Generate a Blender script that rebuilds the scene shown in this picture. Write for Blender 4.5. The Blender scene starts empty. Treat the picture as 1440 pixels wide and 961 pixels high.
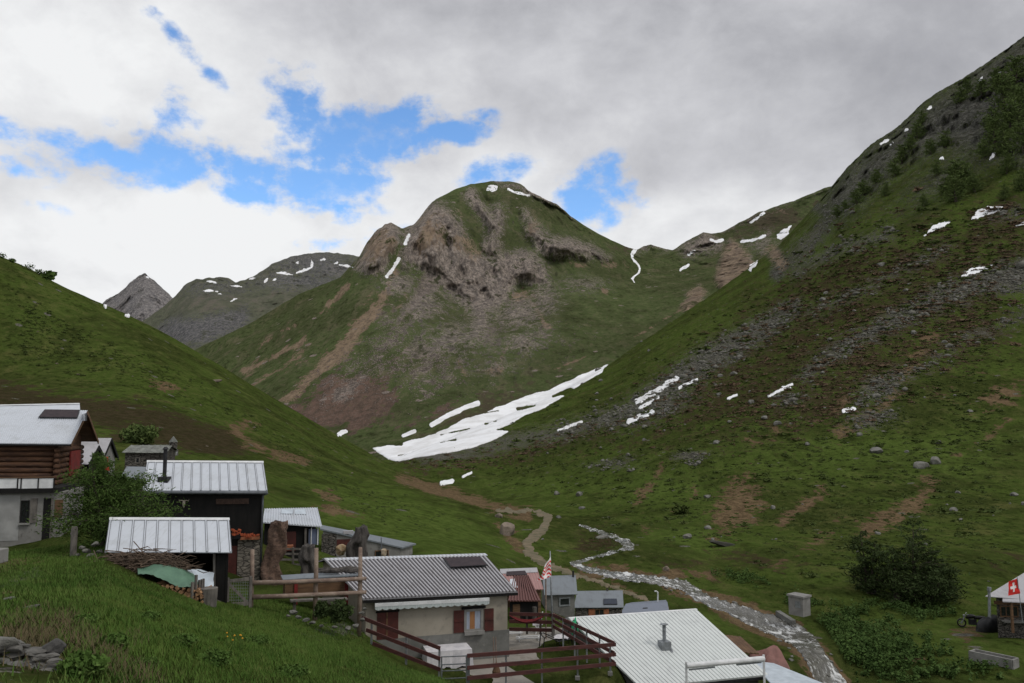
import bpy, math, random
import numpy as np
from mathutils import Vector
from mathutils.bvhtree import BVHTree

scene = bpy.context.scene
COL = scene.collection
random.seed(7)
RNG = np.random.default_rng(7)

# ------------------------------------------------------------------ camera
FOC = 1150.0                      # focal length in photo pixels (photo is 1440 x 961)
TH = math.atan(0.1)               # camera pitched up a little
cam_d = bpy.data.cameras.new('camera')
cam_d.sensor_width = 36.0
cam_d.lens = 36.0 * FOC / 1440.0
cam_d.clip_start = 0.1
cam_d.clip_end = 30000.0
cam = bpy.data.objects.new('camera', cam_d)
cam.location = (0, 0, 0)
cam.rotation_euler = (math.pi / 2 + TH, 0, 0)
COL.objects.link(cam)
scene.camera = cam

# ------------------------------------------------------------------ light + exposure
SUN_EL, SUN_AZ = math.radians(50), math.radians(118)     # azimuth clockwise from +Y
sun_d = bpy.data.lights.new('sun', 'SUN')
sun_d.energy = 1.1
sun_d.angle = math.radians(14)
sun_d.color = (1.0, 0.95, 0.87)
sun = bpy.data.objects.new('sun', sun_d)
sdir = Vector((math.sin(SUN_AZ) * math.cos(SUN_EL), math.cos(SUN_AZ) * math.cos(SUN_EL), math.sin(SUN_EL)))
sun.rotation_euler = sdir.to_track_quat('Z', 'Y').to_euler()
sun.location = sdir * 200
COL.objects.link(sun)

scene.view_settings.view_transform = 'Standard'
scene.view_settings.look = 'None'
scene.view_settings.exposure = 0.0
scene.view_settings.gamma = 1.0
scene.view_settings.use_curve_mapping = False
scene.render.resolution_x, scene.render.resolution_y = 1024, 683
scene.cycles.max_bounces = 6
scene.cycles.diffuse_bounces = 3


def P(px, py, d):
    """photo pixel + distance ahead -> world point"""
    cx = (px - 720.0) / FOC
    cy = (480.5 - py) / FOC
    Y = math.cos(TH) - math.sin(TH) * cy
    Z = math.sin(TH) + math.cos(TH) * cy
    return Vector((cx / Y * d, d, Z / Y * d))


def Pn(px, py, d):
    cx = (px - 720.0) / FOC
    cy = (480.5 - py) / FOC
    Y = math.cos(TH) - math.sin(TH) * cy
    Z = math.sin(TH) + math.cos(TH) * cy
    return np.stack([cx / Y * d, d + 0 * px, Z / Y * d], -1)


def proj(v):
    y = v[1] * math.cos(TH) + v[2] * math.sin(TH)
    z = -v[1] * math.sin(TH) + v[2] * math.cos(TH)
    return 720 + FOC * v[0] / y, 480.5 - FOC * z / y


# ------------------------------------------------------------------ world: nishita sky + cloud deck
def make_world():
    w = bpy.data.worlds.new('World')
    scene.world = w
    w.use_nodes = True
    nt = w.node_tree
    N, L = nt.nodes, nt.links
    N.clear()

    def nd(t, **kw):
        n = N.new(t)
        for k, v in kw.items():
            setattr(n, k, v)
        return n

    def val(sock, v):
        if hasattr(v, 'type') and hasattr(v, 'is_linked'):
            L.new(v, sock)
        else:
            sock.default_value = v

    def M(op, a, b=0.0, c=0.0, clamp=False):
        n = nd('ShaderNodeMath', operation=op, use_clamp=clamp)
        val(n.inputs[0], a); val(n.inputs[1], b); val(n.inputs[2], c)
        return n.outputs[0]

    def smooth(x, a, b, to0=0.0, to1=1.0):
        n = nd('ShaderNodeMapRange', interpolation_type='SMOOTHSTEP')
        val(n.inputs[0], x)
        for i, v in enumerate((a, b, to0, to1)):
            n.inputs[i + 1].default_value = v
        return n.outputs[0]

    tc = nd('ShaderNodeTexCoord')
    dirv = tc.outputs['Generated']
    sep = nd('ShaderNodeSeparateXYZ'); L.new(dirv, sep.inputs[0])
    az = M('ARCTAN2', sep.outputs[0], sep.outputs[1])
    el = M('ARCSINE', sep.outputs[2])
    comb = nd('ShaderNodeCombineXYZ'); L.new(az, comb.inputs[0]); L.new(el, comb.inputs[1])
    ae = comb.outputs[0]

    def noise(vec, scale, detail=6, rough=0.55, dist=0.0, off=(0, 0, 0), sc=(1, 1, 1)):
        m = nd('ShaderNodeMapping')
        m.inputs['Location'].default_value = off
        m.inputs['Scale'].default_value = sc
        L.new(vec, m.inputs[0])
        n = nd('ShaderNodeTexNoise')
        L.new(m.outputs[0], n.inputs['Vector'])
        n.inputs['Scale'].default_value = scale
        n.inputs['Detail'].default_value = detail
        n.inputs['Roughness'].default_value = rough
        n.inputs['Distortion'].default_value = dist
        return n
    # warp
    wn = noise(ae, 6.0, 5, 0.55, off=(3, 1, 0), sc=(1, 1.5, 1))
    wsub = nd('ShaderNodeVectorMath', operation='SUBTRACT')
    L.new(wn.outputs['Color'], wsub.inputs[0]); wsub.inputs[1].default_value = (0.5, 0.5, 0.5)
    wsc = nd('ShaderNodeVectorMath', operation='SCALE'); L.new(wsub.outputs[0], wsc.inputs[0]); wsc.inputs['Scale'].default_value = 0.07
    wadd = nd('ShaderNodeVectorMath', operation='ADD'); L.new(ae, wadd.inputs[0]); L.new(wsc.outputs[0], wadd.inputs[1])
    wae = wadd.outputs[0]

    def blob(px, py, rx, ry, rot=0.0, warp=True):
        v = P(px, py, 1.0).normalized()
        a, e = math.atan2(v.x, v.y), math.asin(v.z)
        sub = nd('ShaderNodeVectorMath', operation='SUBTRACT')
        L.new(wae if warp else ae, sub.inputs[0]); sub.inputs[1].default_value = (a, e, 0)
        m = nd('ShaderNodeMapping', vector_type='TEXTURE')
        m.inputs['Rotation'].default_value = (0, 0, math.radians(rot))
        m.inputs['Scale'].default_value = (rx * (1.12 if warp else 1) / FOC, ry * (1.12 if warp else 1) / FOC, 1)
        L.new(sub.outputs[0], m.inputs[0])
        ln = nd('ShaderNodeVectorMath', operation='LENGTH'); L.new(m.outputs[0], ln.inputs[0])
        return smooth(ln.outputs['Value'], 0.0, 1.6, 1.0, 0.0)

    def total(blobs):
        acc = None
        for b in blobs:
            k = 1.0
            if len(b) == 6:
                b, k = b[:5], b[5]
            o = M('MULTIPLY', blob(*b), k)
            acc = o if acc is None else M('ADD', acc, o)
        return acc
    holes = total([
        (412, 128, 34, 30, -20), (470, 200, 70, 42, -15), (545, 175, 70, 28, 10), (460, 268, 72, 34, 0),
        (395, 255, 70, 30, -20), (620, 205, 60, 22, 10), (655, 185, 40, 20, 25), (845, 272, 64, 40, 20, 1.15),
        (255, 222, 85, 28, -12), (130, 212, 95, 18, -8), (30, 235, 45, 16, 0, .7), (258, 72, 60, 12, -35, .72),
        (245, 155, 28, 20, -20, .85), (340, 280, 40, 14, -5, .9), (700, 245, 50, 18, 15, .7), (545, 330, 60, 14, 8, .5),
        (450, 345, 40, 12, 8, .45), (60, 290, 30, 10, 0, .3)])
    cn = noise(ae, 11.0, 9, 0.62, 0.25, off=(0.3, 2.1, 0), sc=(1, 1.35, 1)).outputs['Fac']
    cn2 = noise(ae, 30.0, 6, 0.6, 0.0, off=(1.3, 0.1, 0), sc=(1, 1.3, 1)).outputs['Fac']
    f = M('ADD', holes, M('MULTIPLY', M('SUBTRACT', cn, 0.5), 3.3))
    f = M('ADD', f, M('MULTIPLY', M('SUBTRACT', cn2, 0.5), 1.9))
    blue = M('MULTIPLY', M('MULTIPLY', smooth(f, 0.14, 1.12), smooth(cn2, 0.2, 0.55, 0.72, 1.0)), smooth(holes, 0.04, 0.3))
    # cloud brightness
    grey = total([(1130, 90, 560, 230, -10), (880, 60, 420, 120, 0, .5), (1250, 190, 260, 150, -35, .55), (330, -60, 700, 90, 0, .45),
                  (620, 150, 220, 60, 15, .25), (110, 205, 200, 40, -6, .28), (1010, 235, 160, 40, 0, .35)])
    bright = total([(100, 330, 420, 120, 0, .9), (1000, 300, 210, 60, -10, .8), (640, 100, 60, 50, 0, .6), (960, 330, 160, 40, 0, .6),
                    (350, 60, 300, 70, 0, .35), (720, 210, 160, 50, 0, .4), (100, 120, 250, 60, 0, .3), (250, 170, 120, 60, 0, .4)])
    bn = noise(ae, 4.5, 7, 0.55, 0.2, off=(4.3, 0.4, 0), sc=(1, 1.5, 1)).outputs['Fac']
    br = M('ADD', 0.772, M('MULTIPLY', M('SUBTRACT', bn, 0.5), 0.72))
    br = M('ADD', br, M('MULTIPLY', M('SUBTRACT', cn, 0.5), 0.34))
    br = M('ADD', br, M('MULTIPLY', M('MINIMUM', bright, 1.0), 0.135))
    br = M('SUBTRACT', br, M('MULTIPLY', M('MINIMUM', grey, 1.1), 0.24))
    br = M('MINIMUM', M('MAXIMUM', br, 0.30), 0.90)
    tint = nd('ShaderNodeValToRGB')
    L.new(br, tint.inputs[0])
    e = tint.color_ramp.elements
    e[0].position, e[0].color = 0.25, (0.335, 0.34, 0.37, 1)
    e[1].position, e[1].color = 0.90, (0.885, 0.895, 0.905, 1)
    m0 = tint.color_ramp.elements.new(0.42); m0.color = (0.43, 0.435, 0.465, 1)
    mid = tint.color_ramp.elements.new(0.62); mid.color = (0.60, 0.605, 0.635, 1)

    sky = nd('ShaderNodeTexSky', sky_type='NISHITA')
    sky.sun_disc = False
    sky.sun_elevation = SUN_EL
    sky.sun_rotation = SUN_AZ
    sky.altitude = 1900
    sky.air_density = 1.0
    sky.dust_density = 0.4
    sky.ozone_density = 1.6
    hsv = nd('ShaderNodeHueSaturation')
    hsv.inputs['Saturation'].default_value = 1.18
    hsv.inputs['Value'].default_value = 1.5
    L.new(sky.outputs[0], hsv.inputs['Color'])
    bg_sky = nd('ShaderNodeBackground'); bg_sky.inputs['Strength'].default_value = 0.15
    L.new(hsv.outputs[0], bg_sky.inputs['Color'])
    bg_cl = nd('ShaderNodeBackground'); bg_cl.inputs['Strength'].default_value = 1.0
    L.new(tint.outputs[0], bg_cl.inputs['Color'])
    mix = nd('ShaderNodeMixShader')
    L.new(M('MULTIPLY', blue, 0.97), mix.inputs[0])
    L.new(bg_cl.outputs[0], mix.inputs[1]); L.new(bg_sky.outputs[0], mix.inputs[2])
    out = nd('ShaderNodeOutputWorld'); L.new(mix.outputs[0], out.inputs['Surface'])


make_world()

# ------------------------------------------------------------------ numpy noise
_perm = np.random.default_rng(3).permutation(256)
_perm = np.concatenate([_perm, _perm, _perm])
_g = np.random.default_rng(5).normal(size=(256, 3)); _g /= np.linalg.norm(_g, axis=1)[:, None]


def pnoise(x, y, z):
    xi, yi, zi = np.floor(x).astype(int), np.floor(y).astype(int), np.floor(z).astype(int)
    xf, yf, zf = x - xi, y - yi, z - zi
    xi &= 255; yi &= 255; zi &= 255
    fx, fy, fz = [t * t * t * (t * (t * 6 - 15) + 10) for t in (xf, yf, zf)]
    r = 0
    for dx in (0, 1):
        for dy in (0, 1):
            for dz in (0, 1):
                h = _perm[_perm[_perm[xi + dx] + yi + dy] + zi + dz]
                g = _g[h]
                dot = g[..., 0] * (xf - dx) + g[..., 1] * (yf - dy) + g[..., 2] * (zf - dz)
                wgt = (fx if dx else 1 - fx) * (fy if dy else 1 - fy) * (fz if dz else 1 - fz)
                r = r + wgt * dot
    return r * 1.6


def fbm(x, y, z, octs=4, ridged=False, gain=0.5):
    r, a = 0, 1.0
    for i in range(octs):
        n = pnoise(x + 17.3 * i, y + 9.1 * i, z + 3.7 * i)
        if ridged:
            n = 1 - 2 * np.abs(n)
        r = r + a * n
        x, y, z, a = x * 2, y * 2, z * 2, a * gain
    return r


# ------------------------------------------------------------------ masks in photo space (where each patch of ground lies)
def m_poly(px, py, pts, w):
    pts = np.array(pts, float)
    inside = np.zeros(px.shape, bool)
    dist = np.full(px.shape, 1e9)
    n = len(pts)
    for i in range(n):
        a, b = pts[i], pts[(i + 1) % n]
        if a[1] != b[1]:
            c = ((a[1] > py) != (b[1] > py)) & (px < (b[0] - a[0]) * (py - a[1]) / (b[1] - a[1]) + a[0])
            inside ^= c
        e = b - a
        t = np.clip(((px - a[0]) * e[0] + (py - a[1]) * e[1]) / max(1e-9, e @ e), 0, 1)
        dist = np.minimum(dist, np.hypot(px - a[0] - t * e[0], py - a[1] - t * e[1]))
    sd = np.where(inside, dist, -dist)
    return np.clip(0.5 + 0.5 * sd / w, 0, 1)


def m_stroke(px, py, pts, w, soft=None):
    """pts: (x, y) or (x, y, halfwidth)"""
    best = np.zeros(px.shape)
    soft = soft or w
    for a, b in zip(pts[:-1], pts[1:]):
        wa = a[2] if len(a) > 2 else w
        wb = b[2] if len(b) > 2 else w
        ex, ey = b[0] - a[0], b[1] - a[1]
        t = np.clip(((px - a[0]) * ex + (py - a[1]) * ey) / max(1e-9, ex * ex + ey * ey), 0, 1)
        dd = np.hypot(px - a[0] - t * ex, py - a[1] - t * ey)
        ww = wa + t * (wb - wa)
        best = np.maximum(best, np.clip(0.5 + 0.5 * (ww - dd) / np.maximum(soft, 0.5), 0, 1))
    return best


def m_ell(px, py, cx, cy, rx, ry, rot=0):
    c, s = math.cos(math.radians(rot)), math.sin(math.radians(rot))
    u = ((px - cx) * c - (py - cy) * s) / rx
    v = ((px - cx) * s + (py - cy) * c) / ry
    return np.clip(1.0 - 0.5 * np.hypot(u, v), 0, 1)


SOFT = 1.7


def masks(px, py, spec):
    r = np.zeros(px.shape)
    for s in spec:
        k = 1.0
        if s[0] == 'p':
            m = m_poly(px, py, s[1], s[2] * SOFT); k = s[3] if len(s) > 3 else 1
        elif s[0] == 's':
            m = m_stroke(px, py, s[1], s[2], (s[3] if len(s) > 3 and s[3] else s[2]) * SOFT); k = s[4] if len(s) > 4 else 1
        else:
            m = m_ell(px, py, *s[1:6]); k = s[6] if len(s) > 6 else 1
        r = np.maximum(r, m * k)
    return r


# ------------------------------------------------------------------ objects
def link(name, me, parent=None, mat=None):
    o = bpy.data.objects.new(name, me)
    COL.objects.link(o)
    if parent is not None:
        o.parent = parent
    if mat is not None and me is not None:
        me.materials.append(mat)
    return o


def tag(o, label=None, cat=None, group=None, kind=None):
    if label: o['label'] = label
    if cat: o['category'] = cat
    if group: o['group'] = group
    if kind: o['kind'] = kind
    return o


# ------------------------------------------------------------------ node material helper
class NM:
    def __init__(s, name, rough=0.8, metallic=0.0, spec=0.3):
        s.m = bpy.data.materials.new(name)
        s.m.use_nodes = True
        s.nt = s.m.node_tree
        s.N, s.L = s.nt.nodes, s.nt.links
        s.b = s.N['Principled BSDF']
        s.b.inputs['Roughness'].default_value = rough
        s.b.inputs['Metallic'].default_value = metallic
        s.b.inputs['Specular IOR Level'].default_value = spec
        s.tc = s.N.new('ShaderNodeTexCoord')

    def val(s, sock, v):
        if hasattr(v, 'is_linked'):
            s.L.new(v, sock)
        elif isinstance(v, (tuple, list)) and len(v) == 3 and sock.type == 'RGBA':
            sock.default_value = (*v, 1)
        else:
            sock.default_value = v

    def math(s, op, a, b=0.0, clamp=False):
        n = s.N.new('ShaderNodeMath'); n.operation = op; n.use_clamp = clamp
        s.val(n.inputs[0], a); s.val(n.inputs[1], b)
        return n.outputs[0]

    def noise(s, scale, detail=5, rough=0.6, dist=0.0, sc=(1, 1, 1), off=(0, 0, 0), rot=(0, 0, 0), vec=None, col=False):
        m = s.N.new('ShaderNodeMapping')
        m.inputs['Scale'].default_value = sc
        m.inputs['Location'].default_value = off
        m.inputs['Rotation'].default_value = rot
        s.L.new(vec if vec is not None else s.tc.outputs['Object'], m.inputs[0])
        n = s.N.new('ShaderNodeTexNoise')
        s.L.new(m.outputs[0], n.inputs['Vector'])
        n.inputs['Scale'].default_value = scale
        n.inputs['Detail'].default_value = detail
        n.inputs['Roughness'].default_value = rough
        n.inputs['Distortion'].default_value = dist
        return n.outputs['Color' if col else 'Fac']

    def voro(s, scale, feature='F1', out='Distance', sc=(1, 1, 1), vec=None, rnd=1.0):
        m = s.N.new('ShaderNodeMapping')
        m.inputs['Scale'].default_value = sc
        s.L.new(vec if vec is not None else s.tc.outputs['Object'], m.inputs[0])
        n = s.N.new('ShaderNodeTexVoronoi'); n.feature = feature
        s.L.new(m.outputs[0], n.inputs['Vector'])
        n.inputs['Scale'].default_value = scale
        n.inputs['Randomness'].default_value = rnd
        return n.outputs[out]

    def step(s, x, a, b, t0=0.0, t1=1.0):
        n = s.N.new('ShaderNodeMapRange'); n.interpolation_type = 'SMOOTHSTEP'
        s.val(n.inputs[0], x)
        for i, v in enumerate((a, b, t0, t1)):
            n.inputs[i + 1].default_value = v
        return n.outputs[0]

    def mix(s, f, a, b, mode='MIX'):
        n = s.N.new('ShaderNodeMix'); n.data_type = 'RGBA'; n.blend_type = mode
        s.val(n.inputs[0], f); s.val(n.inputs[6], a); s.val(n.inputs[7], b)
        return n.outputs[2]

    def ramp(s, f, stops):
        n = s.N.new('ShaderNodeValToRGB')
        s.L.new(f, n.inputs[0])
        e = n.color_ramp.elements
        while len(e) < len(stops):
            e.new(0.5)
        for el, (p, c) in zip(e, stops):
            el.position = p; el.color = (*c, 1)
        return n.outputs[0]

    def attr(s, name):
        n = s.N.new('ShaderNodeAttribute'); n.attribute_name = name
        sp = s.N.new('ShaderNodeSeparateColor'); s.L.new(n.outputs['Color'], sp.inputs[0])
        return sp.outputs[0], sp.outputs[1], sp.outputs[2], n.outputs['Alpha']

    def bump(s, h, strength=0.5, dist=0.1):
        n = s.N.new('ShaderNodeBump')
        n.inputs['Strength'].default_value = strength
        n.inputs['Distance'].default_value = dist
        s.L.new(h, n.inputs['Height'])
        prev = s.b.inputs['Normal']
        if prev.is_linked:
            s.L.new(prev.links[0].from_socket, n.inputs['Normal'])
        s.L.new(n.outputs[0], s.b.inputs['Normal'])
        return n

    def color(s, c):
        s.val(s.b.inputs['Base Color'], c)


def pmat(name, c1, c2=None, scale=3.0, detail=5, rough=0.8, metallic=0.0, bump=0.0, bdist=0.02, sc=(1, 1, 1), lo=0.35, hi=0.65, spec=0.3, c3=None):
    k = NM(name, rough, metallic, spec)
    n = k.noise(scale, detail, 0.62, 0.2, sc)
    c2 = c2 or tuple(x * 0.7 for x in c1)
    col = k.mix(k.step(n, lo, hi), c1, c2)
    if c3:
        n3 = k.noise(scale * 3.7, detail, 0.6, 0, sc, off=(3, 5, 1))
        col = k.mix(k.step(n3, 0.55, 0.72), col, c3)
    k.color(col)
    if bump:
        k.bump(n, bump, bdist)
    return k.m


# ------------------------------------------------------------------ terrain lofts
def gsm(a, w):
    if w <= 0: return a
    n = int(w * 3)
    k = np.exp(-0.5 * (np.arange(-n, n + 1) / w) ** 2); k /= k.sum()
    return np.convolve(np.pad(a, n, mode='edge'), k, mode='valid')


def pchip(Y, ts):
    """Y: K x C knots at t = 0..K-1; monotone hermite"""
    K = len(Y)
    dl = Y[1:] - Y[:-1]
    m = np.zeros_like(Y)
    a, b = dl[:-1], dl[1:]
    same = (a * b) > 0
    m[1:-1] = np.where(same, 2 * a * b / np.where(same, a + b, 1), 0)
    m[0], m[-1] = dl[0], dl[-1]
    i = np.clip(np.floor(ts).astype(int), 0, K - 2)
    t = (ts - i)[:, None]
    h00, h10, h01, h11 = 2 * t**3 - 3 * t**2 + 1, t**3 - 2 * t**2 + t, -2 * t**3 + 3 * t**2, t**3 - t**2
    return h00 * Y[i] + h10 * m[i] + h01 * Y[i + 1] + h11 * m[i + 1]


def loft(curves, cols, nsub, smd=6, smp=6):
    D, Q = [], []
    for ci, c in enumerate(curves):
        c = np.array(sorted(c), float)
        sp = smp[ci] if isinstance(smp, (list, tuple)) else smp
        D.append(gsm(np.interp(cols, c[:, 0], np.log(c[:, 1])), smd))
        Q.append(gsm(np.interp(cols, c[:, 0], c[:, 2]), sp))
    ts = []
    for k, n in enumerate(nsub):
        ts.append(k + np.arange(n) / n)
    ts = np.concatenate(ts + [[len(curves) - 1.0]])
    d = np.exp(pchip(np.array(D), ts))
    q = pchip(np.array(Q), ts)
    return np.broadcast_to(cols, d.shape).copy(), q, d


def grid_mesh(name, V, mat, attrs=None, kind='structure', label=None):
    R, C = V.shape[:2]
    idx = np.arange(R * C).reshape(R, C)
    f = np.stack([idx[:-1, :-1], idx[:-1, 1:], idx[1:, 1:], idx[1:, :-1]], -1).reshape(-1, 4)
    me = bpy.data.meshes.new(name)
    me.vertices.add(R * C); me.vertices.foreach_set('co', V.reshape(-1).astype(np.float32))
    me.loops.add(len(f) * 4); me.loops.foreach_set('vertex_index', f.reshape(-1).astype(np.int32))
    me.polygons.add(len(f)); me.polygons.foreach_set('loop_start', np.arange(0, len(f) * 4, 4, dtype=np.int32))
    me.polygons.foreach_set('use_smooth', np.ones(len(f), bool))
    for an, arr in (attrs or {}).items():
        a = me.color_attributes.new(an, 'FLOAT_COLOR', 'POINT')
        a.data.foreach_set('color', arr.reshape(-1).astype(np.float32))
    me.update(); me.validate()
    o = link(name, me, None, mat)
    if kind: o['kind'] = kind
    return o, BVHTree.FromPolygons(V.reshape(-1, 3).tolist(), f.tolist())


def cols_for(lo, hi, step):
    inner = np.arange(-60, 1502, step)
    left = np.linspace(lo, -60 - step, 40) if lo < -60 else np.array([])
    right = np.linspace(1502 + step, hi, 40) if hi > 1502 else np.array([])
    return np.concatenate([left, inner[inner >= lo], right])


# ---- terrain material: grass, heath with painted slope shade, scree, rock, bare soil, snow; far haze tint
def terrain_mat(name, S, grass_a, grass_b, grass_c, rock_a, rock_b, heath_a, heath_b, soil, scree, haze_tint=0.0, stones=0.5, aniso=(1, 0.55, 1), amp=1.0, rs=1.0):
    """S = size in metres of the main patches"""
    k = NM(name, 1.0, 0, 0.0)

    def con(n, a):
        return k.math('ADD', k.math('MULTIPLY', k.math('SUBTRACT', n, 0.5), a), 0.5)
    big = con(k.noise(1.0 / S, 8, 0.62, 0.3), 2.6)
    med = con(k.noise(5.0 / S, 9, 0.66, 0.4, sc=aniso, off=(5, 2, 1)), 2.4)
    streak = con(k.noise(9.0 / S, 6, 0.6, 0.2, sc=(1, 0.16, 0.2), off=(7, 1, 4)), 2.4)
    fine = con(k.noise(26.0 / S, 8, 0.68, 0.0, sc=aniso, off=(1, 7, 3)), 2.8)
    vfine = con(k.noise(130.0 / S, 6, 0.7, sc=aniso), 2.8)
    A = k.attr('mA'); B = k.attr('mB')
    dark = tuple(x * 0.42 for x in grass_a)
    g = k.mix(k.step(big, 0.25, 0.75), grass_a, grass_b)
    g = k.mix(k.step(med, 0.55, 0.95, 0, .7), g, grass_c)
    g = k.mix(k.step(med, 0.42, 0.1, 0, .75), g, tuple(x * 0.7 for x in grass_a))
    g = k.mix(k.step(streak, 0.55, 1.0, 0, .35), g, grass_c)
    g = k.mix(k.step(fine, 0.5, 0.95, 0.0, 0.85), g, dark)
    g = k.mix(k.step(fine, 0.42, 0.05, 0.0, 0.45), g, grass_c)
    g = k.mix(k.step(vfine, 0.5, 1.0, 0.0, 0.55), g, dark)
    nz = k.math('ADD', k.math('MULTIPLY', k.math('SUBTRACT', med, 0.5), 0.95 * amp), k.math('MULTIPLY', k.math('SUBTRACT', fine, 0.5), 0.8 * amp))
    nz = k.math('ADD', nz, k.math('MULTIPLY', k.math('SUBTRACT', streak, 0.5), 0.7 * amp))
    nz2 = k.math('ADD', k.math('MULTIPLY', k.math('SUBTRACT', fine, 0.5), 1.0 * amp), k.math('ADD', k.math('MULTIPLY', k.math('SUBTRACT', vfine, 0.5), 0.9 * amp), k.math('MULTIPLY', k.math('SUBTRACT', med, 0.5), 0.8 * amp)))

    def msk(m, n, lo=0.42, hi=0.58):
        mm = k.math('SUBTRACT', k.math('MULTIPLY', m, 1.55), 0.33)
        return k.math('MULTIPLY', k.step(k.math('ADD', mm, n), lo, hi), k.step(m, 0.02, 0.12))
    c = k.mix(k.math('MULTIPLY', msk(B[0], nz, 0.2, 0.9), 0.75), g, k.mix(k.step(fine, 0.2, 0.9), tuple(x * 1.45 for x in grass_b), tuple(x * 0.85 for x in grass_b)))
    # heath (dwarf shrubs); on the ground sheet its dark tone also carries slope shade
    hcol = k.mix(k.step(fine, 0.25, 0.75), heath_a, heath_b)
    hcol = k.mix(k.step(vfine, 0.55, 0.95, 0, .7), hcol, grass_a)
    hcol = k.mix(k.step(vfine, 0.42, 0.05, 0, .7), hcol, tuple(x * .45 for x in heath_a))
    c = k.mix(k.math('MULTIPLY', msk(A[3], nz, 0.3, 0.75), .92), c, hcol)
    scol = k.mix(k.step(fine, 0.2, 0.8), soil, tuple(x * 0.55 for x in soil))
    scol = k.mix(k.step(vfine, 0.55, 0.9, 0, .7), scol, tuple(x * 1.35 for x in soil))
    c = k.mix(k.math('MULTIPLY', msk(A[1], nz), .9), c, scol)
    rcol = k.mix(k.step(fine, 0.2, 0.8), (0.15, 0.095, 0.078), (0.085, 0.06, 0.05))
    rcol = k.mix(k.step(vfine, 0.5, 0.95, 0, .6), rcol, (0.2, 0.16, 0.14))
    c = k.mix(k.math('MULTIPLY', msk(B[3], nz), .9), c, rcol)
    gcol = k.mix(k.step(fine, 0.25, 0.75), scree, tuple(x * 0.4 for x in scree))
    gcol = k.mix(k.step(vfine, 0.5, 0.9, 0, .8), gcol, tuple(x * 1.4 for x in scree))
    gcol = k.mix(k.step(vfine, 0.4, 0.1, 0, .8), gcol, tuple(x * 0.3 for x in scree))
    sm = msk(B[1], nz2, 0.45, 0.55)
    c = k.mix(sm, c, gcol)
    # loose stones, thicker where the scree is
    if stones:
        vn = k.N.new('ShaderNodeTexVoronoi'); vn.feature = 'F1'
        k.L.new(k.tc.outputs['Object'], vn.inputs['Vector']); vn.inputs['Scale'].default_value = 13.0 / S
        cs = k.N.new('ShaderNodeSeparateColor'); k.L.new(vn.outputs['Color'], cs.inputs[0])
        lim = k.math('ADD', 0.985 - 0.02 * stones, k.math('MULTIPLY', k.math('ADD', B[1], k.math('MULTIPLY', A[3], .35)), -0.22 * stones))
        pick = k.math('GREATER_THAN', cs.outputs[0], lim)
        rad = k.math('ADD', 0.16, k.math('MULTIPLY', cs.outputs[1], 0.25))
        st_m = k.math('MULTIPLY', pick, k.math('LESS_THAN', k.math('ADD', vn.outputs['Distance'], k.math('MULTIPLY', k.math('SUBTRACT', vfine, 0.5), 0.2)), rad))
        c = k.mix(st_m, c, k.mix(k.step(vfine, 0.2, 0.8), tuple(x * 1.25 for x in scree), tuple(x * .6 for x in scree)))
    # rock
    st = con(k.noise(7.0 * rs / S, 8, 0.68, 1.2, sc=(1.2, 0.5, 0.6), rot=(0.3, 0.45, 0)), 2.0)
    st2 = con(k.noise(18.0 * rs / S, 9, 0.72, 0.6, sc=(1.4, 0.6, 0.28), off=(9, 9, 9)), 2.2)
    rk = k.ramp(st, [(0.05, tuple(x * 0.7 for x in rock_b)), (0.35, rock_b), (0.5, rock_a), (0.62, tuple(x * 0.85 for x in rock_b)), (0.9, rock_a)])
    rk = k.mix(k.step(st2, 0.5, 0.95, 0, .8), rk, tuple(x * 0.5 for x in rock_b))
    rk = k.mix(k.step(st2, 0.45, 0.0, 0, .6), rk, tuple(min(1, x * 1.3) for x in rock_a))
    crk = k.voro(20.0 * rs / S, 'DISTANCE_TO_EDGE', 'Distance', sc=(1.3, .6, .55))
    rk = k.mix(k.step(crk, 0.07, 0.01, 0, .55), rk, tuple(x * 0.35 for x in rock_b))
    rk = k.mix(k.step(fine, 0.5, 0.9, 0, .75), rk, tuple(x * 0.45 for x in rock_b))
    rk = k.mix(k.step(fine, 0.45, 0.1, 0, .5), rk, tuple(min(1, x * 1.25) for x in rock_a))
    rk = k.mix(k.step(vfine, 0.5, 0.95, 0, .6), rk, tuple(x * 0.5 for x in rock_b))
    ochre = k.mix(k.step(st, 0.2, 0.8), (0.42, 0.315, 0.22), (0.22, 0.165, 0.125))
    ochre = k.mix(k.step(st2, 0.5, 0.9, 0, .7), ochre, (0.09, 0.07, 0.055))
    rk = k.mix(k.math('MULTIPLY', msk(B[2], nz, .3, .8), 0.85), rk, ochre)
    rk = k.mix(k.step(k.math('ADD', med, k.math('MULTIPLY', fine, .4)), 0.85, 1.05, 0, .85), rk, grass_a)
    rm = msk(A[0], nz2, 0.26, 0.50)
    c = k.mix(rm, c, rk)
    c = k.mix(msk(A[2], k.math('MULTIPLY', nz2, 0.6), 0.45, 0.52), c, (0.82, 0.84, 0.87))
    if haze_tint:
        c = k.mix(haze_tint, c, (0.30, 0.33, 0.38))  # blue-grey haze painted into the colour of distant slopes
    k.color(c)
    k.bump(k.math('ADD', fine, k.math('MULTIPLY', vfine, 0.35)), 0.55, S / 40.0)
    bn = k.bump(k.math('ADD', st, k.math('MULTIPLY', st2, 0.7)), 0.6, S / (20.0 * rs))
    k.L.new(k.math('MULTIPLY', rm, 0.8), bn.inputs['Strength'])
    return k.m


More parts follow.
